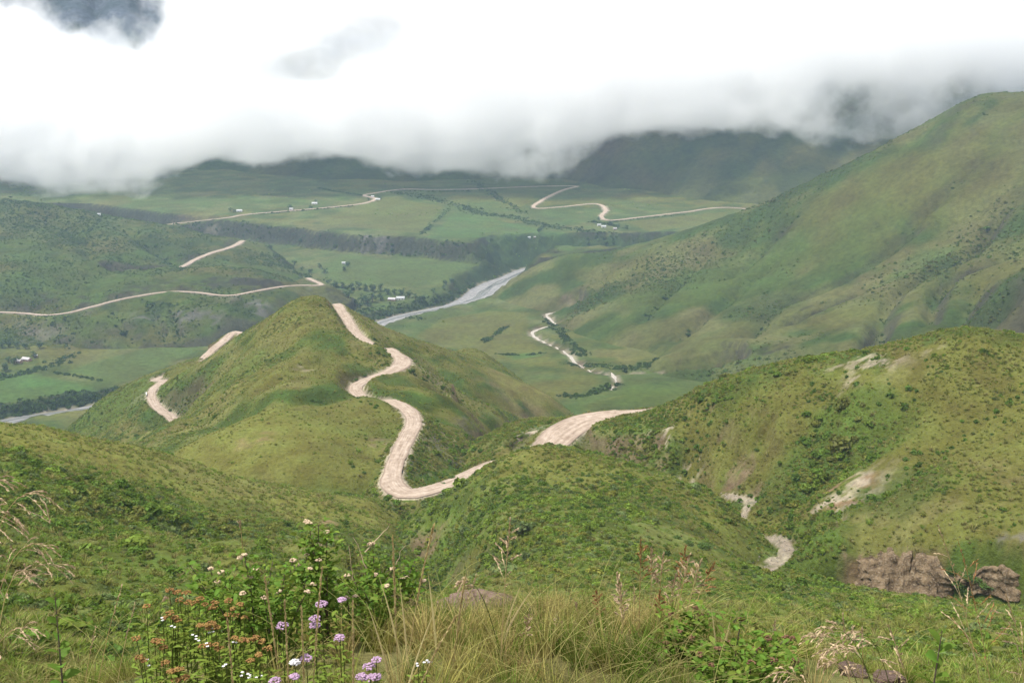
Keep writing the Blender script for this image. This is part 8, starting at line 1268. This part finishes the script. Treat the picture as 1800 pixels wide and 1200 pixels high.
def bend(base, tip, arch, seg=10, droopy=False):
    base = np.array(base, float); tip = np.array(tip, float); t = np.linspace(0, 1, seg + 1)[:, None]
    hor = tip - base; hor[2] = 0; Lh = np.linalg.norm(tip - base)
    if droopy:                                   # rises, then nods over towards the tip
        top = base + (tip - base) * np.array([.45, .45, 1.0]) + np.array([0, 0, arch * Lh])
        return (1 - t) ** 2 * base + 2 * t * (1 - t) * top + t * t * tip
    c = base + (tip - base) * np.array([.35, .35, .5]) + np.array([0, 0, arch * Lh])
    return (1 - t) ** 2 * base + 2 * t * (1 - t) * c + t * t * tip

def spikelets(b, P, r, n, size, sprawl, sh=.5):
    """slender seeds set along a little branch P"""
    for i in range(n):
        q = r.random() ** .8; k = q * (len(P) - 1); i0 = min(int(k), len(P) - 2); p = P[i0] + (P[i0 + 1] - P[i0]) * (k - i0); d = unit(P[i0 + 1] - P[i0])
        dd = unit(d + sprawl * r.normal(size=3)); b.add(*leaf_blade(p, dd, r.normal(size=3), size * (.7 + .6 * r.random()), size * .17, .5, 2, .1), r.random())

LAB = {'droop': 'drooping pale grass head', 'spike': 'thin upright dry grass stalk', 'nod': 'thin stalk with small nodding head', 'feather': 'stiff straw coloured plume of grass', 'straw': 'broad pale straw blade', 'panicle': 'branched seed head of tall grass'}
POS = {'l': 'arching in from the left edge', 'a': 'among the rusty brown flowers', 'b': 'between the purple flowers', 'c': 'in front of the pink boulder', 'd': 'standing in the middle of the foreground', 'e': 'in the grass right of the middle', 'f': 'at the bottom right by the leafy shrub', 'g': 'rising at the right edge'}
def zone(u): return 'l' if u < 135 else 'a' if u < 450 else 'b' if u < 640 else 'c' if u < 830 else 'd' if u < 1000 else 'e' if u < 1300 else 'f' if u < 1530 else 'g'
for i, (tx, ty, tz, bx, by, bz, kind, arch, u) in enumerate(STALKS):
    r = np.random.default_rng(900 + i); tip = np.array([tx, ty, tz]); base = np.array([bx, by, bz]); H = np.linalg.norm(tip - base)
    e = link(bpy.data.objects.new('grass_stalk', None)); e.location = base
    tag(e, LAB[kind] + ' ' + POS[zone(u)], 'grass stalk', 'grass stalks ' + POS[zone(u)])
    P = bend(base, tip, arch, 14, kind in ('droop', 'nod')) - base
    col = MAT['f_straw2'] if kind in ('panicle', 'spike') and i % 2 else MAT['f_straw']
    w0 = ty / 1800 * 1.15
    b = Bag()
    if kind == 'straw':
        for j in range(1): 
            T = unit(np.gradient(P, axis=0)); s = unit(np.cross(T, np.array([.25, 1, .1]))); ww = (w0 * 2.2 * (1 - np.linspace(0, 1, len(P)) ** 2 * .95))[:, None]
            V = np.concatenate([P - s * ww, P + T * 0 + np.array([0, -.4, 0]) * ww, P + s * ww]); n = len(P); k = np.arange(n - 1)
            b.add(V, np.concatenate([np.c_[k, k + 1, n + k + 1, n + k], np.c_[n + k, n + k + 1, 2 * n + k + 1, 2 * n + k]]), .6 + .3 * r.random())
        link(bpy.data.objects.new('blade', b.mesh('blade', MAT['f_straw'])), e); continue
    b.add(*tube(P, np.linspace(w0 * 1.0, w0 * .35, len(P)), 5), .3 + .5 * r.random())
    link(bpy.data.objects.new('stem', b.mesh('stem', col if kind != 'droop' else MAT['f_stemg'] if i % 2 else MAT['f_straw'])), e)
    b = Bag(); sz = .0085 * ty / 2.2
    if kind == 'feather':
        spikelets(b, P[6:], r, 110, sz * 1.7, .07)
    elif kind == 'spike':
        spikelets(b, P[10:], r, 26, sz * 1.1, .25)
    elif kind == 'nod':
        spikelets(b, P[11:], r, 18, sz * 1.2, .25)
    else:
        st = 8 if kind == 'droop' else 8
        spikelets(b, P[st + 2:], r, 60, sz, .2)
        nb = 9 if kind == 'droop' else 11
        for j in range(nb):
            k = st + (len(P) - 2 - st) * j / nb; i0 = int(k); p = P[i0] + (P[i0 + 1] - P[i0]) * (k - i0); d = unit(P[i0 + 1] - P[i0])
            side = unit(np.cross(d, r.normal(size=3))); L = H * (.10 if kind == 'droop' else .13) * (1.1 - j / nb * .7) * (.6 + .7 * r.random())
            t = np.linspace(0, 1, 5)[:, None]; Q = p + (d * .75 + side * .65) * L * t + np.array([0, 0, -.5]) * L * t * t * (1 if kind == 'droop' else .35)
            b.add(*tube(Q, np.full(5, w0 * .3), 3), .4); spikelets(b, Q[1:], r, 16, sz, .16)
    link(bpy.data.objects.new('seed_head', b.mesh('seed_head', MAT['f_seedb'] if (kind == 'panicle' and i % 3 == 0) else MAT['f_seed'] if kind != 'feather' else MAT['f_straw'])), e)
    if kind in ('panicle', 'spike') and i % 2 == 0:
        for j in range(2):
            k = 2 + 2 * j; b = Bag(); b.add(*leaf_blade(P[k], unit(P[k + 1] - P[k]) + .5 * r.normal(size=3) * np.array([1, .6, .2]), r.normal(size=3), H * .4, w0 * 1.6, .3, 6, .25), r.random())
            link(bpy.data.objects.new('leaf', b.mesh('leaf', MAT['f_straw'])), e)

# heads of small florets
def floret_head(c, R_, n, r, fl, sq=.55):
    b = Bag()
    for i in range(n):
        d = unit(r.normal(size=3)); d[2] = abs(d[2]) * .9; q = c + d * np.array([R_, R_, R_ * sq]) * (.75 + .3 * r.random())
        b.add(*ball(q, fl * (.7 + .6 * r.random()), .8), r.random())
    return b

# leafy shrubs with dried heads
SH = {'main': 'broad leafy green shrub with cream dried heads left of the middle', 'tall': 'tall thin leafy shoot rising above the green shrub', 'behind': 'leafy shrub with dry twigs behind the purple flowers', 'right': 'leafy shrub with brown dried heads at the lower right', 'right2': 'small twiggy shrub among grass heads left of the lower right shrub'}
for si, s in enumerate(SHRUBS):
    r = np.random.default_rng(1200 + si); base = np.array(s['base'])
    e = link(bpy.data.objects.new('shrub', None)); e.location = base; tag(e, SH[s['id']], 'shrub')
    lb = Bag(); lb2 = Bag()
    hd = []
    for ti, tp in enumerate(s['tips']):
        tip = np.array(tp) - base; root = np.array([r.normal() * .03 + tip[0] * .35, r.normal() * .03 + tip[1] * .35, 0])
        P = bend(root, tip, .06, 12); b = Bag(); b.add(*tube(P, np.linspace(.0042, .0016, 13), 5), r.random())
        link(bpy.data.objects.new('stem', b.mesh('stem', MAT['f_wood'])), e)
        H = np.linalg.norm(tip - root); nl = int(95 + H * 95)
        for j in range(nl):
            k = (r.random() ** .75) * 11.4 + .4; i0 = int(k); p = P[min(i0, 11)] + (P[min(i0, 11) + 1] - P[min(i0, 11)]) * (k - i0)
            a = j * 2.4 + r.random(); d = np.array([math.cos(a), math.sin(a), .45 + .5 * r.random()]); L = (.033 if s['kind'] == 'green' else .034) * (.6 + .7 * r.random())
            p = p + r.normal(size=3) * np.array([.03, .03, .016])
            (lb if r.random() < .7 else lb2).add(*leaf_blade(p, d, np.array([0, 0, 1]) + .5 * r.normal(size=3), L, L * .21, .25, 3, .35), r.random())
        if s['kind'] == 'brown' or ti % 2 == 0: hd.append(P[-1])
        if s['kind'] == 'green' and ti % 3 == 0: hd.append(P[-1] + r.normal(size=3) * .02)
    f = link(bpy.data.objects.new('foliage', lb.mesh('foliage', MAT['f_leaf'])), e); f['kind'] = 'stuff'
    f = link(bpy.data.objects.new('foliage', lb2.mesh('foliage', MAT['f_leaf2'])), e); f['kind'] = 'stuff'
    for q in hd:
        b = floret_head(q, .011 if s['kind'] == 'green' else .012, 16, r, .0042, .7); o = link(bpy.data.objects.new('flower_head', b.mesh('flower_head', MAT['f_cream'] if s['kind'] == 'green' else MAT['f_dbrown'])), e)
    if s['id'] == 'behind':
        for j in range(4):
            d = unit(np.array([r.normal() * .5 + (.9 if j == 0 else 0), .1, 1.0])); P = np.array(s['tips'][j]) - base + d * np.linspace(-.05, .12, 7)[:, None] + r.normal(size=(7, 3)) * .004
            b = Bag(); b.add(*tube(P, np.linspace(.003, .001, 7), 4)); link(bpy.data.objects.new('dry_twig', b.mesh('dry_twig', MAT['f_cream'])), e)

def herb(name, rec, label, cat, group, headmat, fn, idx, leaves=60):
    r = np.random.default_rng(1500 + idx); base = np.array(rec['base']); e = link(bpy.data.objects.new(name, None)); e.location = base; tag(e, label, cat, group)
    lb = Bag()
    for q in rec['heads']:
        tip = np.array(q) - base; P = bend(np.array([tip[0] * .2, 0, 0]), tip - np.array([0, 0, .004]), .03, 10)
        b = Bag(); b.add(*tube(P, np.linspace(.0028, .0012, 11), 5), r.random()); link(bpy.data.objects.new('stem', b.mesh('stem', MAT['f_stemg'])), e)
        for j in range(leaves):
            k = r.random() * 9; i0 = int(k); p = P[i0] + (P[i0 + 1] - P[i0]) * (k - i0); a = j * 2.4
            L = .03 * (.5 + .7 * r.random()); lb.add(*leaf_blade(p + r.normal(size=3) * .014, np.array([math.cos(a), math.sin(a), .5]), np.array([0, 0, 1.]), L, L * .16, .2, 3, .4), r.random())
        link(bpy.data.objects.new('flower_head', fn(tip, r).mesh('flower_head', headmat)), e)
    f = link(bpy.data.objects.new('foliage', lb.mesh('foliage', MAT['f_leaf2'])), e); f['kind'] = 'stuff'
idx = 0
def brownhead(c, r): return floret_head(c, .010 + .005 * r.random(), 26, r, .0032, .42)
def purplehead(c, r): return floret_head(c, .0125 + .005 * r.random(), 60, r, .0030, .62)
def whitehead(c, r):
    b = Bag()
    for j in range(2):
        q = c + r.normal(size=3) * .005
        for k in range(6):
            a = k * 1.047 + r.random(); b.add(*leaf_blade(q, np.array([math.cos(a), math.sin(a), .35]), np.array([0, 0, 1.]), .0056, .002, .1, 2, .2), .4 + .6 * r.random())
        b.add(*ball(q, .002), .2)
    return b
for rec in HEADS['brown']: herb('dried_flower', rec, 'plant with flat rusty brown flower clusters at the lower left', 'flower', 'rusty brown flowers at the lower left', MAT['f_brown'], brownhead, idx); idx += 1
for rec in HEADS['white']:
    right = rec['heads'][0][0] < -.3
    herb('white_flower', rec, 'small white blossoms among the rusty brown flowers' if right else 'tiny white blossoms in the grass below the pink boulder', 'flower', 'white blossoms in the foreground', MAT['f_white'], whitehead, idx, 14); idx += 1
for rec in HEADS['purple']:
    w_ = rec['c'] == 'w'
    herb('purple_flower', rec, 'pale round flower head low between the purple ones' if w_ else 'lilac clustered flower head in front of the green shrub', 'flower', None if w_ else 'lilac flowers in the foreground', MAT['f_white'] if w_ else MAT['f_purple'], purplehead, idx); idx += 1

# two leafy upright herbs, every leaf its own part
for li, s in enumerate(LEAFY):
    r = np.random.default_rng(1700 + li); base = np.array(s['base']); tip = np.array(s['tip']) - base
    e = link(bpy.data.objects.new('leafy_herb', None)); e.location = base; tag(e, 'upright leafy green herb among thin grass at the far left' if s['id'] == 'left' else 'broad leaved green herb at the lower right corner', 'plant')
    P = bend(np.zeros(3), tip, .02, 16); b = Bag(); b.add(*tube(P, np.linspace(.004, .0012, 17), 6)); link(bpy.data.objects.new('stem', b.mesh('stem', MAT['f_wood'])), e)
    n = s['n']
    for j in range(n):
        k = 5 + 10.6 * j / (n - 1); i0 = int(k); i0 = min(i0, 15); p = P[i0] + (P[i0 + 1] - P[i0]) * (k - i0); a = j * 2.4
        up = .3 + .9 * (j / n); L = s['size'] * (1.7 if li == 0 else 1.25) * (1.15 - .5 * j / n) * (.8 + .4 * r.random())
        b = Bag(); b.add(*leaf_blade(p, np.array([math.cos(a), math.sin(a) * .8, up]), np.array([0, 0, 1.]) + .3 * r.normal(size=3), L, L * .27, .25, 5, .3), r.random())
        link(bpy.data.objects.new('leaf', b.mesh('leaf', MAT['f_leaf'])), e)

# pink boulder, loose stones
def _stone(c, c2):
    def b(nt, n, l):
        o = node(n, 'ShaderNodeOutputMaterial'); p = node(n, 'ShaderNodeBsdfPrincipled', i_Roughness=.9); p.inputs['Specular IOR Level'].default_value = .2
        g = node(n, 'ShaderNodeTexCoord'); t = node(n, 'ShaderNodeTexNoise', i_Scale=9, i_Detail=8, i_Roughness=.65); l.new(g.outputs['Object'], t.inputs['Vector'])
        v = node(n, 'ShaderNodeTexVoronoi', i_Scale=3.0, feature='DISTANCE_TO_EDGE'); l.new(g.outputs['Object'], v.inputs['Vector'])
        m = node(n, 'ShaderNodeMix', data_type='RGBA', i_6=(*c, 1), i_7=(*c2, 1)); r = node(n, 'ShaderNodeMapRange', i_1=.35, i_2=.65); l.new(t.outputs[0], r.inputs[0]); ck = node(n, 'ShaderNodeMapRange', i_1=0, i_2=.06, i_3=.15, i_4=1); l.new(v.outputs[0], ck.inputs[0]); mu = node(n, 'ShaderNodeMath', operation='MULTIPLY'); l.new(r.outputs[0], mu.inputs[0]); l.new(ck.outputs[0], mu.inputs[1]); l.new(mu.outputs[0], m.inputs[0]); l.new(m.outputs[2], p.inputs['Base Color'])
        bp = node(n, 'ShaderNodeBump', i_Strength=.9, i_Distance=.03); l.new(t.outputs[0], bp.inputs['Height']); l.new(bp.outputs[0], p.inputs['Normal']); l.new(p.outputs[0], o.inputs[0])
    return b
MAT['pinkstone'] = mat('pink_stone', _stone((.10, .066, .052), (.23, .16, .125))); MAT['greystone'] = mat('pale_stone', _stone((.20, .175, .145), (.34, .30, .25)))
def rock_mesh(name, seed, m, sub=4, rough=.45):
    bm = bmesh.new(); bmesh.ops.create_icosphere(bm, subdivisions=sub, radius=1); r = np.random.default_rng(seed); pl = [(unit(r.normal(size=3)), .45 + .35 * r.random()) for _ in range(12)]
    for v in bm.verts:
        p = np.array(v.co)
        for d, h in pl:
            k = p @ d
            if k > h: p = p - d * (k - h) * .9
        p = p * (1 + rough * float(fbm(np.array([p[0] * 3 + p[2] * 2]), np.array([p[1] * 3 - p[2]]), 1.2, 4, seed)[0])); v.co = p
    me = bpy.data.meshes.new(name); bm.to_mesh(me); bm.free(); me.materials.append(m); return me
# pale stones strewn along the near gully
GS = [rock_mesh('gully_stone', 60 + i, MAT['greystone'], 1) for i in range(4)]
gp = np.array([q for q in next(c for c in CHANNELS if c['name'] == 'gully_stream')['path'] if q[1] < 277]); r = np.random.default_rng(8); n = 420
i = r.integers(0, len(gp), n); x = gp[i, 0] + gp[i, 3] * .45 * r.normal(size=n); y = gp[i, 1] + gp[i, 3] * .45 * r.normal(size=n); s_ = (.10 + .34 * r.random(n) ** 3)
scatter('gully_stones', np.c_[x, y, ztop(x, y) + .1 * s_], 6.28 * r.random((n, 3)), np.c_[s_, s_ * .8, s_ * .6], r.integers(0, 4, n), np.ones((n, 3)), GS, 'pale stones strewn along the dry gully at the right', 'stones')
def zn(x, y): return float(zlook('near', np.array([float(x)]), np.array([float(y)]))[0])
bo = link(bpy.data.objects.new('boulder', rock_mesh('boulder', 5, MAT['pinkstone'], 5))); bo.location = (-.26, 5.9, zn(-.26, 5.9) + .02); bo.scale = (.34, .28, .20); bo.rotation_euler = (.1, -.12, .4)
tag(bo, 'large cracked pinkish boulder behind the tall grass', 'boulder')
for i, (x, y, s) in enumerate([(-.66, 6.3, .15), (-.58, 6.8, .13), (.12, 6.1, .09)]):
    o = link(bpy.data.objects.new('stone', rock_mesh('stone', 20 + i, MAT['pinkstone'], 3))); o.location = (x, y, zn(x, y) + .02); o.scale = (s * 1.3, s, s * .8); o.rotation_euler.z = i
    tag(o, 'small pinkish stone lying beside the large boulder', 'stone', 'stones beside the boulder')
SM = [rock_mesh('stone', 40 + i, MAT['pinkstone'], 2) for i in range(3)]
r = np.random.default_rng(77)
for i in range(17):
    x = 1.25 + 1.5 * r.random(); y = 3.0 + 1.3 * r.random(); s = .025 + .045 * r.random() ** 2
    o = link(bpy.data.objects.new('stone', SM[i % 3])); o.location = (x, y, zn(x, y) + .2 * s); o.scale = (s * 1.3, s, s * .8); o.rotation_euler.z = i * 1.3
    tag(o, 'small reddish stone on the bare soil at the bottom right', 'stone', 'stones on the bare soil')
# cushion shrub behind the boulder
V, Fq, Sh = leafy_dome(800, 2600, .045, .8, 12, .3); cu = link(bpy.data.objects.new('cushion_shrub', None)); cu.location = (.50, 9.2, zn(.50, 9.2) - .08); cu.scale = (.5, .45, .42); tag(cu, 'rounded pale green cushion shrub behind the pink boulder', 'shrub')
MAT['cushion'] = mat('cushion_leaves', _leaf((.105, .15, .045), .35, .3)); f = link(bpy.data.objects.new('foliage', shaded_mesh('foliage', V, Fq, Sh, MAT['cushion'])), cu); link(bpy.data.objects.new('stem', BUSH_STEM[1]), cu)

# grass on the near slope
PG = [shaded_mesh('near_tuft', *tussock(260 + i, 80, 1, .6, .0085, 5, .75), MAT['grassblade']) for i in range(5)]
r = np.random.default_rng(31); n = 34000
x = -9 + 18 * r.random(n); y = 1.2 + 15 * r.random(n) ** 1.3; keep = (np.abs(x) < .62 * y + .8)
bare = (x > 1.0) & (y > 2.7) & (y < 5.0) & (fbm(x, y, .8, 3, 4) > -.12); keep &= ~bare
keep &= r.random(n) < np.clip(.62 + 2.2 * fbm(x, y, .7, 3, 8) + np.where(y < 2.1, -.45, 0), 0, 1)
x, y = x[keep], y[keep]; n = len(x); z = zlook('near', x, y)
s = (.09 + .17 * r.random(n) ** 1.5) * np.where(y > 5, .85, 1.0) * np.where(x > .34 * y, .6, 1.0) * np.where((x < -.9) & (y < 4.5), .8, 1.0)
col = np.array([(.13, .17, .028), (.20, .21, .045), (.29, .255, .08), (.37, .29, .115), (.10, .15, .022)])
ci = np.clip(((fbm(x, y, 1.4, 3, 15) + .5 + .3 * r.normal(size=n)) * 5).astype(int), 0, 4); c = col[ci] * (.8 + .4 * r.random(n))[:, None]
print('near grass', n)
scatter('foreground_grass', np.c_[x, y, z - .02], np.c_[.12 * r.normal(size=n), .12 * r.normal(size=n), 6.28 * r.random(n)], np.c_[s * .9, s * .9, s], r.integers(0, 5, n), c, PG, 'tangled green and straw grass along the bottom edge', 'grass')

# long thin blades arching across the lower left corner and among the shrubs
MAT['f_blade'] = mat('plant_blade', _leaf((.30, .27, .10), .5, .3))
r = np.random.default_rng(99); b = Bag(); nb = 0
for zx, zy, n, hh in ((-1.15, 2.2, 150, .30), (-1.0, 2.6, 90, .34), (-.55, 2.4, 60, .26), (.0, 2.8, 160, .34), (.45, 3.0, 160, .34), (.9, 3.0, 120, .28), (.2, 4.2, 160, .36), (.9, 4.2, 120, .34), (-.3, 3.6, 90, .36), (-1.55, 3.0, 90, .3)):
    for i in range(n):
        x = zx + .3 * r.normal(); y = max(1.9, zy + .35 * r.normal()); z = zn(x, y); H = hh * (.6 + .7 * r.random()); a = r.random() * 6.28; reach = H * (.3 + .9 * r.random())
        t = np.linspace(0, 1, 9); P = np.c_[x + math.cos(a) * reach * t ** 1.7, y + math.sin(a) * reach * .6 * t ** 1.7, z - .02 + H * (t - .32 * t ** 3)]
        b.add(*tube(P, np.linspace(.0013, .0005, 9), 3), r.random()); nb += 1
o = link(bpy.data.objects.new('long_grass', b.mesh('long_grass', MAT['f_blade']))); tag(o, 'long thin arching grass blades in the lower foreground', 'grass', kind='stuff')

# where several alike things share a label, say which one counting from the left
ORD = 'first second third fourth fifth sixth seventh eighth ninth tenth eleventh twelfth thirteenth fourteenth fifteenth sixteenth seventeenth'.split()
by = {}
for o in list(bpy.data.objects):
    if o.parent is None and o.get('category') and o.get('label') and o.get('kind') is None: by.setdefault(o['label'], []).append(o)
def bearing(o):
    p = o.matrix_world.translation if o.matrix_world.translation.length else o.location
    if o.name.startswith('grass_stalk') and o.children:
        bb = [Vector(q) for q in o.children[0].bound_box]; top = max(bb, key=lambda q: q.z); p = o.location + top
    p = Vector(o.location) if not o.name.startswith('grass_stalk') else p
    return p.x / max(p.y, .1)
for lab, L_ in by.items():
    if 2 <= len(L_) <= 17:
        L_.sort(key=bearing)
        for i, o in enumerate(L_): o['label'] = lab + ', ' + ORD[i] + ' from left'

# ---------------------------------------------------------------- haze and cloud
def box_mesh(name, x0, x1, y0, y1, z0, z1):
    me = bpy.data.meshes.new(name)
    v = [(x, y, z) for z in (z0, z1) for y in (y0, y1) for x in (x0, x1)]
    me.from_pydata(v, [], [(0, 2, 3, 1), (4, 5, 7, 6), (0, 1, 5, 4), (2, 6, 7, 3), (0, 4, 6, 2), (1, 3, 7, 5)])
    return me
def _haze(nt, n, l):
    o = node(n, 'ShaderNodeOutputMaterial'); v = node(n, 'ShaderNodeVolumePrincipled')
    v.inputs['Color'].default_value = (.52, .73, 1, 1); v.inputs['Density'].default_value = HAZE; v.inputs['Anisotropy'].default_value = .2
    l.new(v.outputs[0], o.inputs['Volume'])
HAZE = 1.0e-4
hz = link(bpy.data.objects.new('haze', box_mesh('haze', -2050, 2050, -60, YEND, -347.5, 60)))
hz.data.materials.append(mat('thin_haze', _haze)); tag(hz, 'thin blue haze filling the whole valley', 'haze', kind='stuff')

CX0, CX1, CY0, CY1, CZ0, CZ1 = -2300, 2300, 2230, 3050, -275, 290
def _cloud(nt, n, l):
    o = node(n, 'ShaderNodeOutputMaterial'); v = node(n, 'ShaderNodeVolumePrincipled')
    v.inputs['Color'].default_value = (1, 1, 1, 1); v.inputs['Anisotropy'].default_value = .6
    g = node(n, 'ShaderNodeNewGeometry'); sx = node(n, 'ShaderNodeSeparateXYZ'); l.new(g.outputs['Position'], sx.inputs[0])
    def M(op, a, b=None, c=None, clamp=False):
        m = node(n, 'ShaderNodeMath', operation=op, use_clamp=clamp)
        for i, q in enumerate((a, b, c)):
            if q is None: continue
            if isinstance(q, (int, float)): m.inputs[i].default_value = q
            else: l.new(q, m.inputs[i])
        return m.outputs[0]
    X, Y, Z = sx.outputs
    def curve(pts):
        f = node(n, 'ShaderNodeFloatCurve'); c = f.mapping.curves[0]
        t = M('DIVIDE', M('ADD', X, 2300), 4600, clamp=True)
        q = [((x + 2300) / 4600, (z + 300) / 800) for x, z in pts]
        c.points[0].location = q[0]; c.points[1].location = q[-1]
        for p in q[1:-1]: c.points.new(*p)
        f.mapping.use_clip = False; f.mapping.update(); l.new(t, f.inputs['Value'])
        return M('SUBTRACT', M('MULTIPLY', f.outputs[0], 800), 300)
    zb = curve([(-2300, -238), (-1250, -236), (-900, -240), (-770, -208), (-528, -196), (-278, -190), (0, -178), (139, -158), (417, -142), (625, -132), (973, -138), (2300, -140)])
    zt = curve([(-2300, 215), (-1420, 210), (-1230, 150), (-1080, 100), (-950, 62), (-840, 74), (-770, 190), (-640, 225), (0, 240), (700, 245), (2300, 245)])
    n0 = node(n, 'ShaderNodeTexNoise', i_Scale=1 / 420, i_Detail=3); l.new(g.outputs['Position'], n0.inputs['Vector'])
    zb = M('ADD', zb, M('MULTIPLY', M('SUBTRACT', n0.outputs[0], .5), 190))
    e = M('MINIMUM', M('DIVIDE', M('SUBTRACT', Z, zb), 18), M('DIVIDE', M('SUBTRACT', zt, Z), 50))
    e = M('MINIMUM', e, M('DIVIDE', M('SUBTRACT', Y, 2285), 110))
    e = M('MINIMUM', e, M('DIVIDE', M('SUBTRACT', 3040, Y), 110))
    def hole(x, z, rx, rz, k):
        q = M('ADD', M('POWER', M('DIVIDE', M('SUBTRACT', X, x), rx), 2), M('POWER', M('DIVIDE', M('SUBTRACT', Z, z), rz), 2))
        return M('MULTIPLY', M('SUBTRACT', 1, q, clamp=True), -k)
    th = 0.0
    for h in ((-560, 15, 190, 60, 1.0), (-450, 45, 170, 75, .7), (-330, 110, 230, 90, 1.0), (10, 185, 170, 60, .8), (330, 175, 300, 60, .6)):
        th = M('SUBTRACT', th, hole(*h))
    ns = node(n, 'ShaderNodeTexNoise', i_Scale=1 / 150, i_Detail=8, i_Roughness=.66); l.new(g.outputs['Position'], ns.inputs['Vector'])
    s = M('ADD', e, M('MULTIPLY', M('SUBTRACT', ns.outputs[0], .5), 8.5))
    d = M('POWER', M('MULTIPLY', s, 1.1, clamp=True), 1.3)
    th = M('MULTIPLY', th, M('ADD', M('MULTIPLY', ns.outputs[0], 5.0), -1.5), clamp=True)
    d = M('MULTIPLY', d, M('SUBTRACT', 1, M('MULTIPLY', th, .86)))
    l.new(M('MULTIPLY', d, CLOUD), v.inputs['Density'])
    l.new(v.outputs[0], o.inputs['Volume'])
CLOUD = .013
cl = link(bpy.data.objects.new('cloud_bank', box_mesh('cloud_bank', CX0, CX1, CY0, CY1, CZ0, CZ1)))
cm = mat('cloud_vapour', _cloud); cl.data.materials.append(cm); tag(cl, 'thick white cloud bank lying over the far mountains', 'cloud', kind='stuff')
try: cm.cycles.volume_step_rate = .22
except Exception as ex: print('step', ex)
try: cm.volume_intersection_method = 'FAST'
except Exception: pass
cy.volume_max_steps = 256
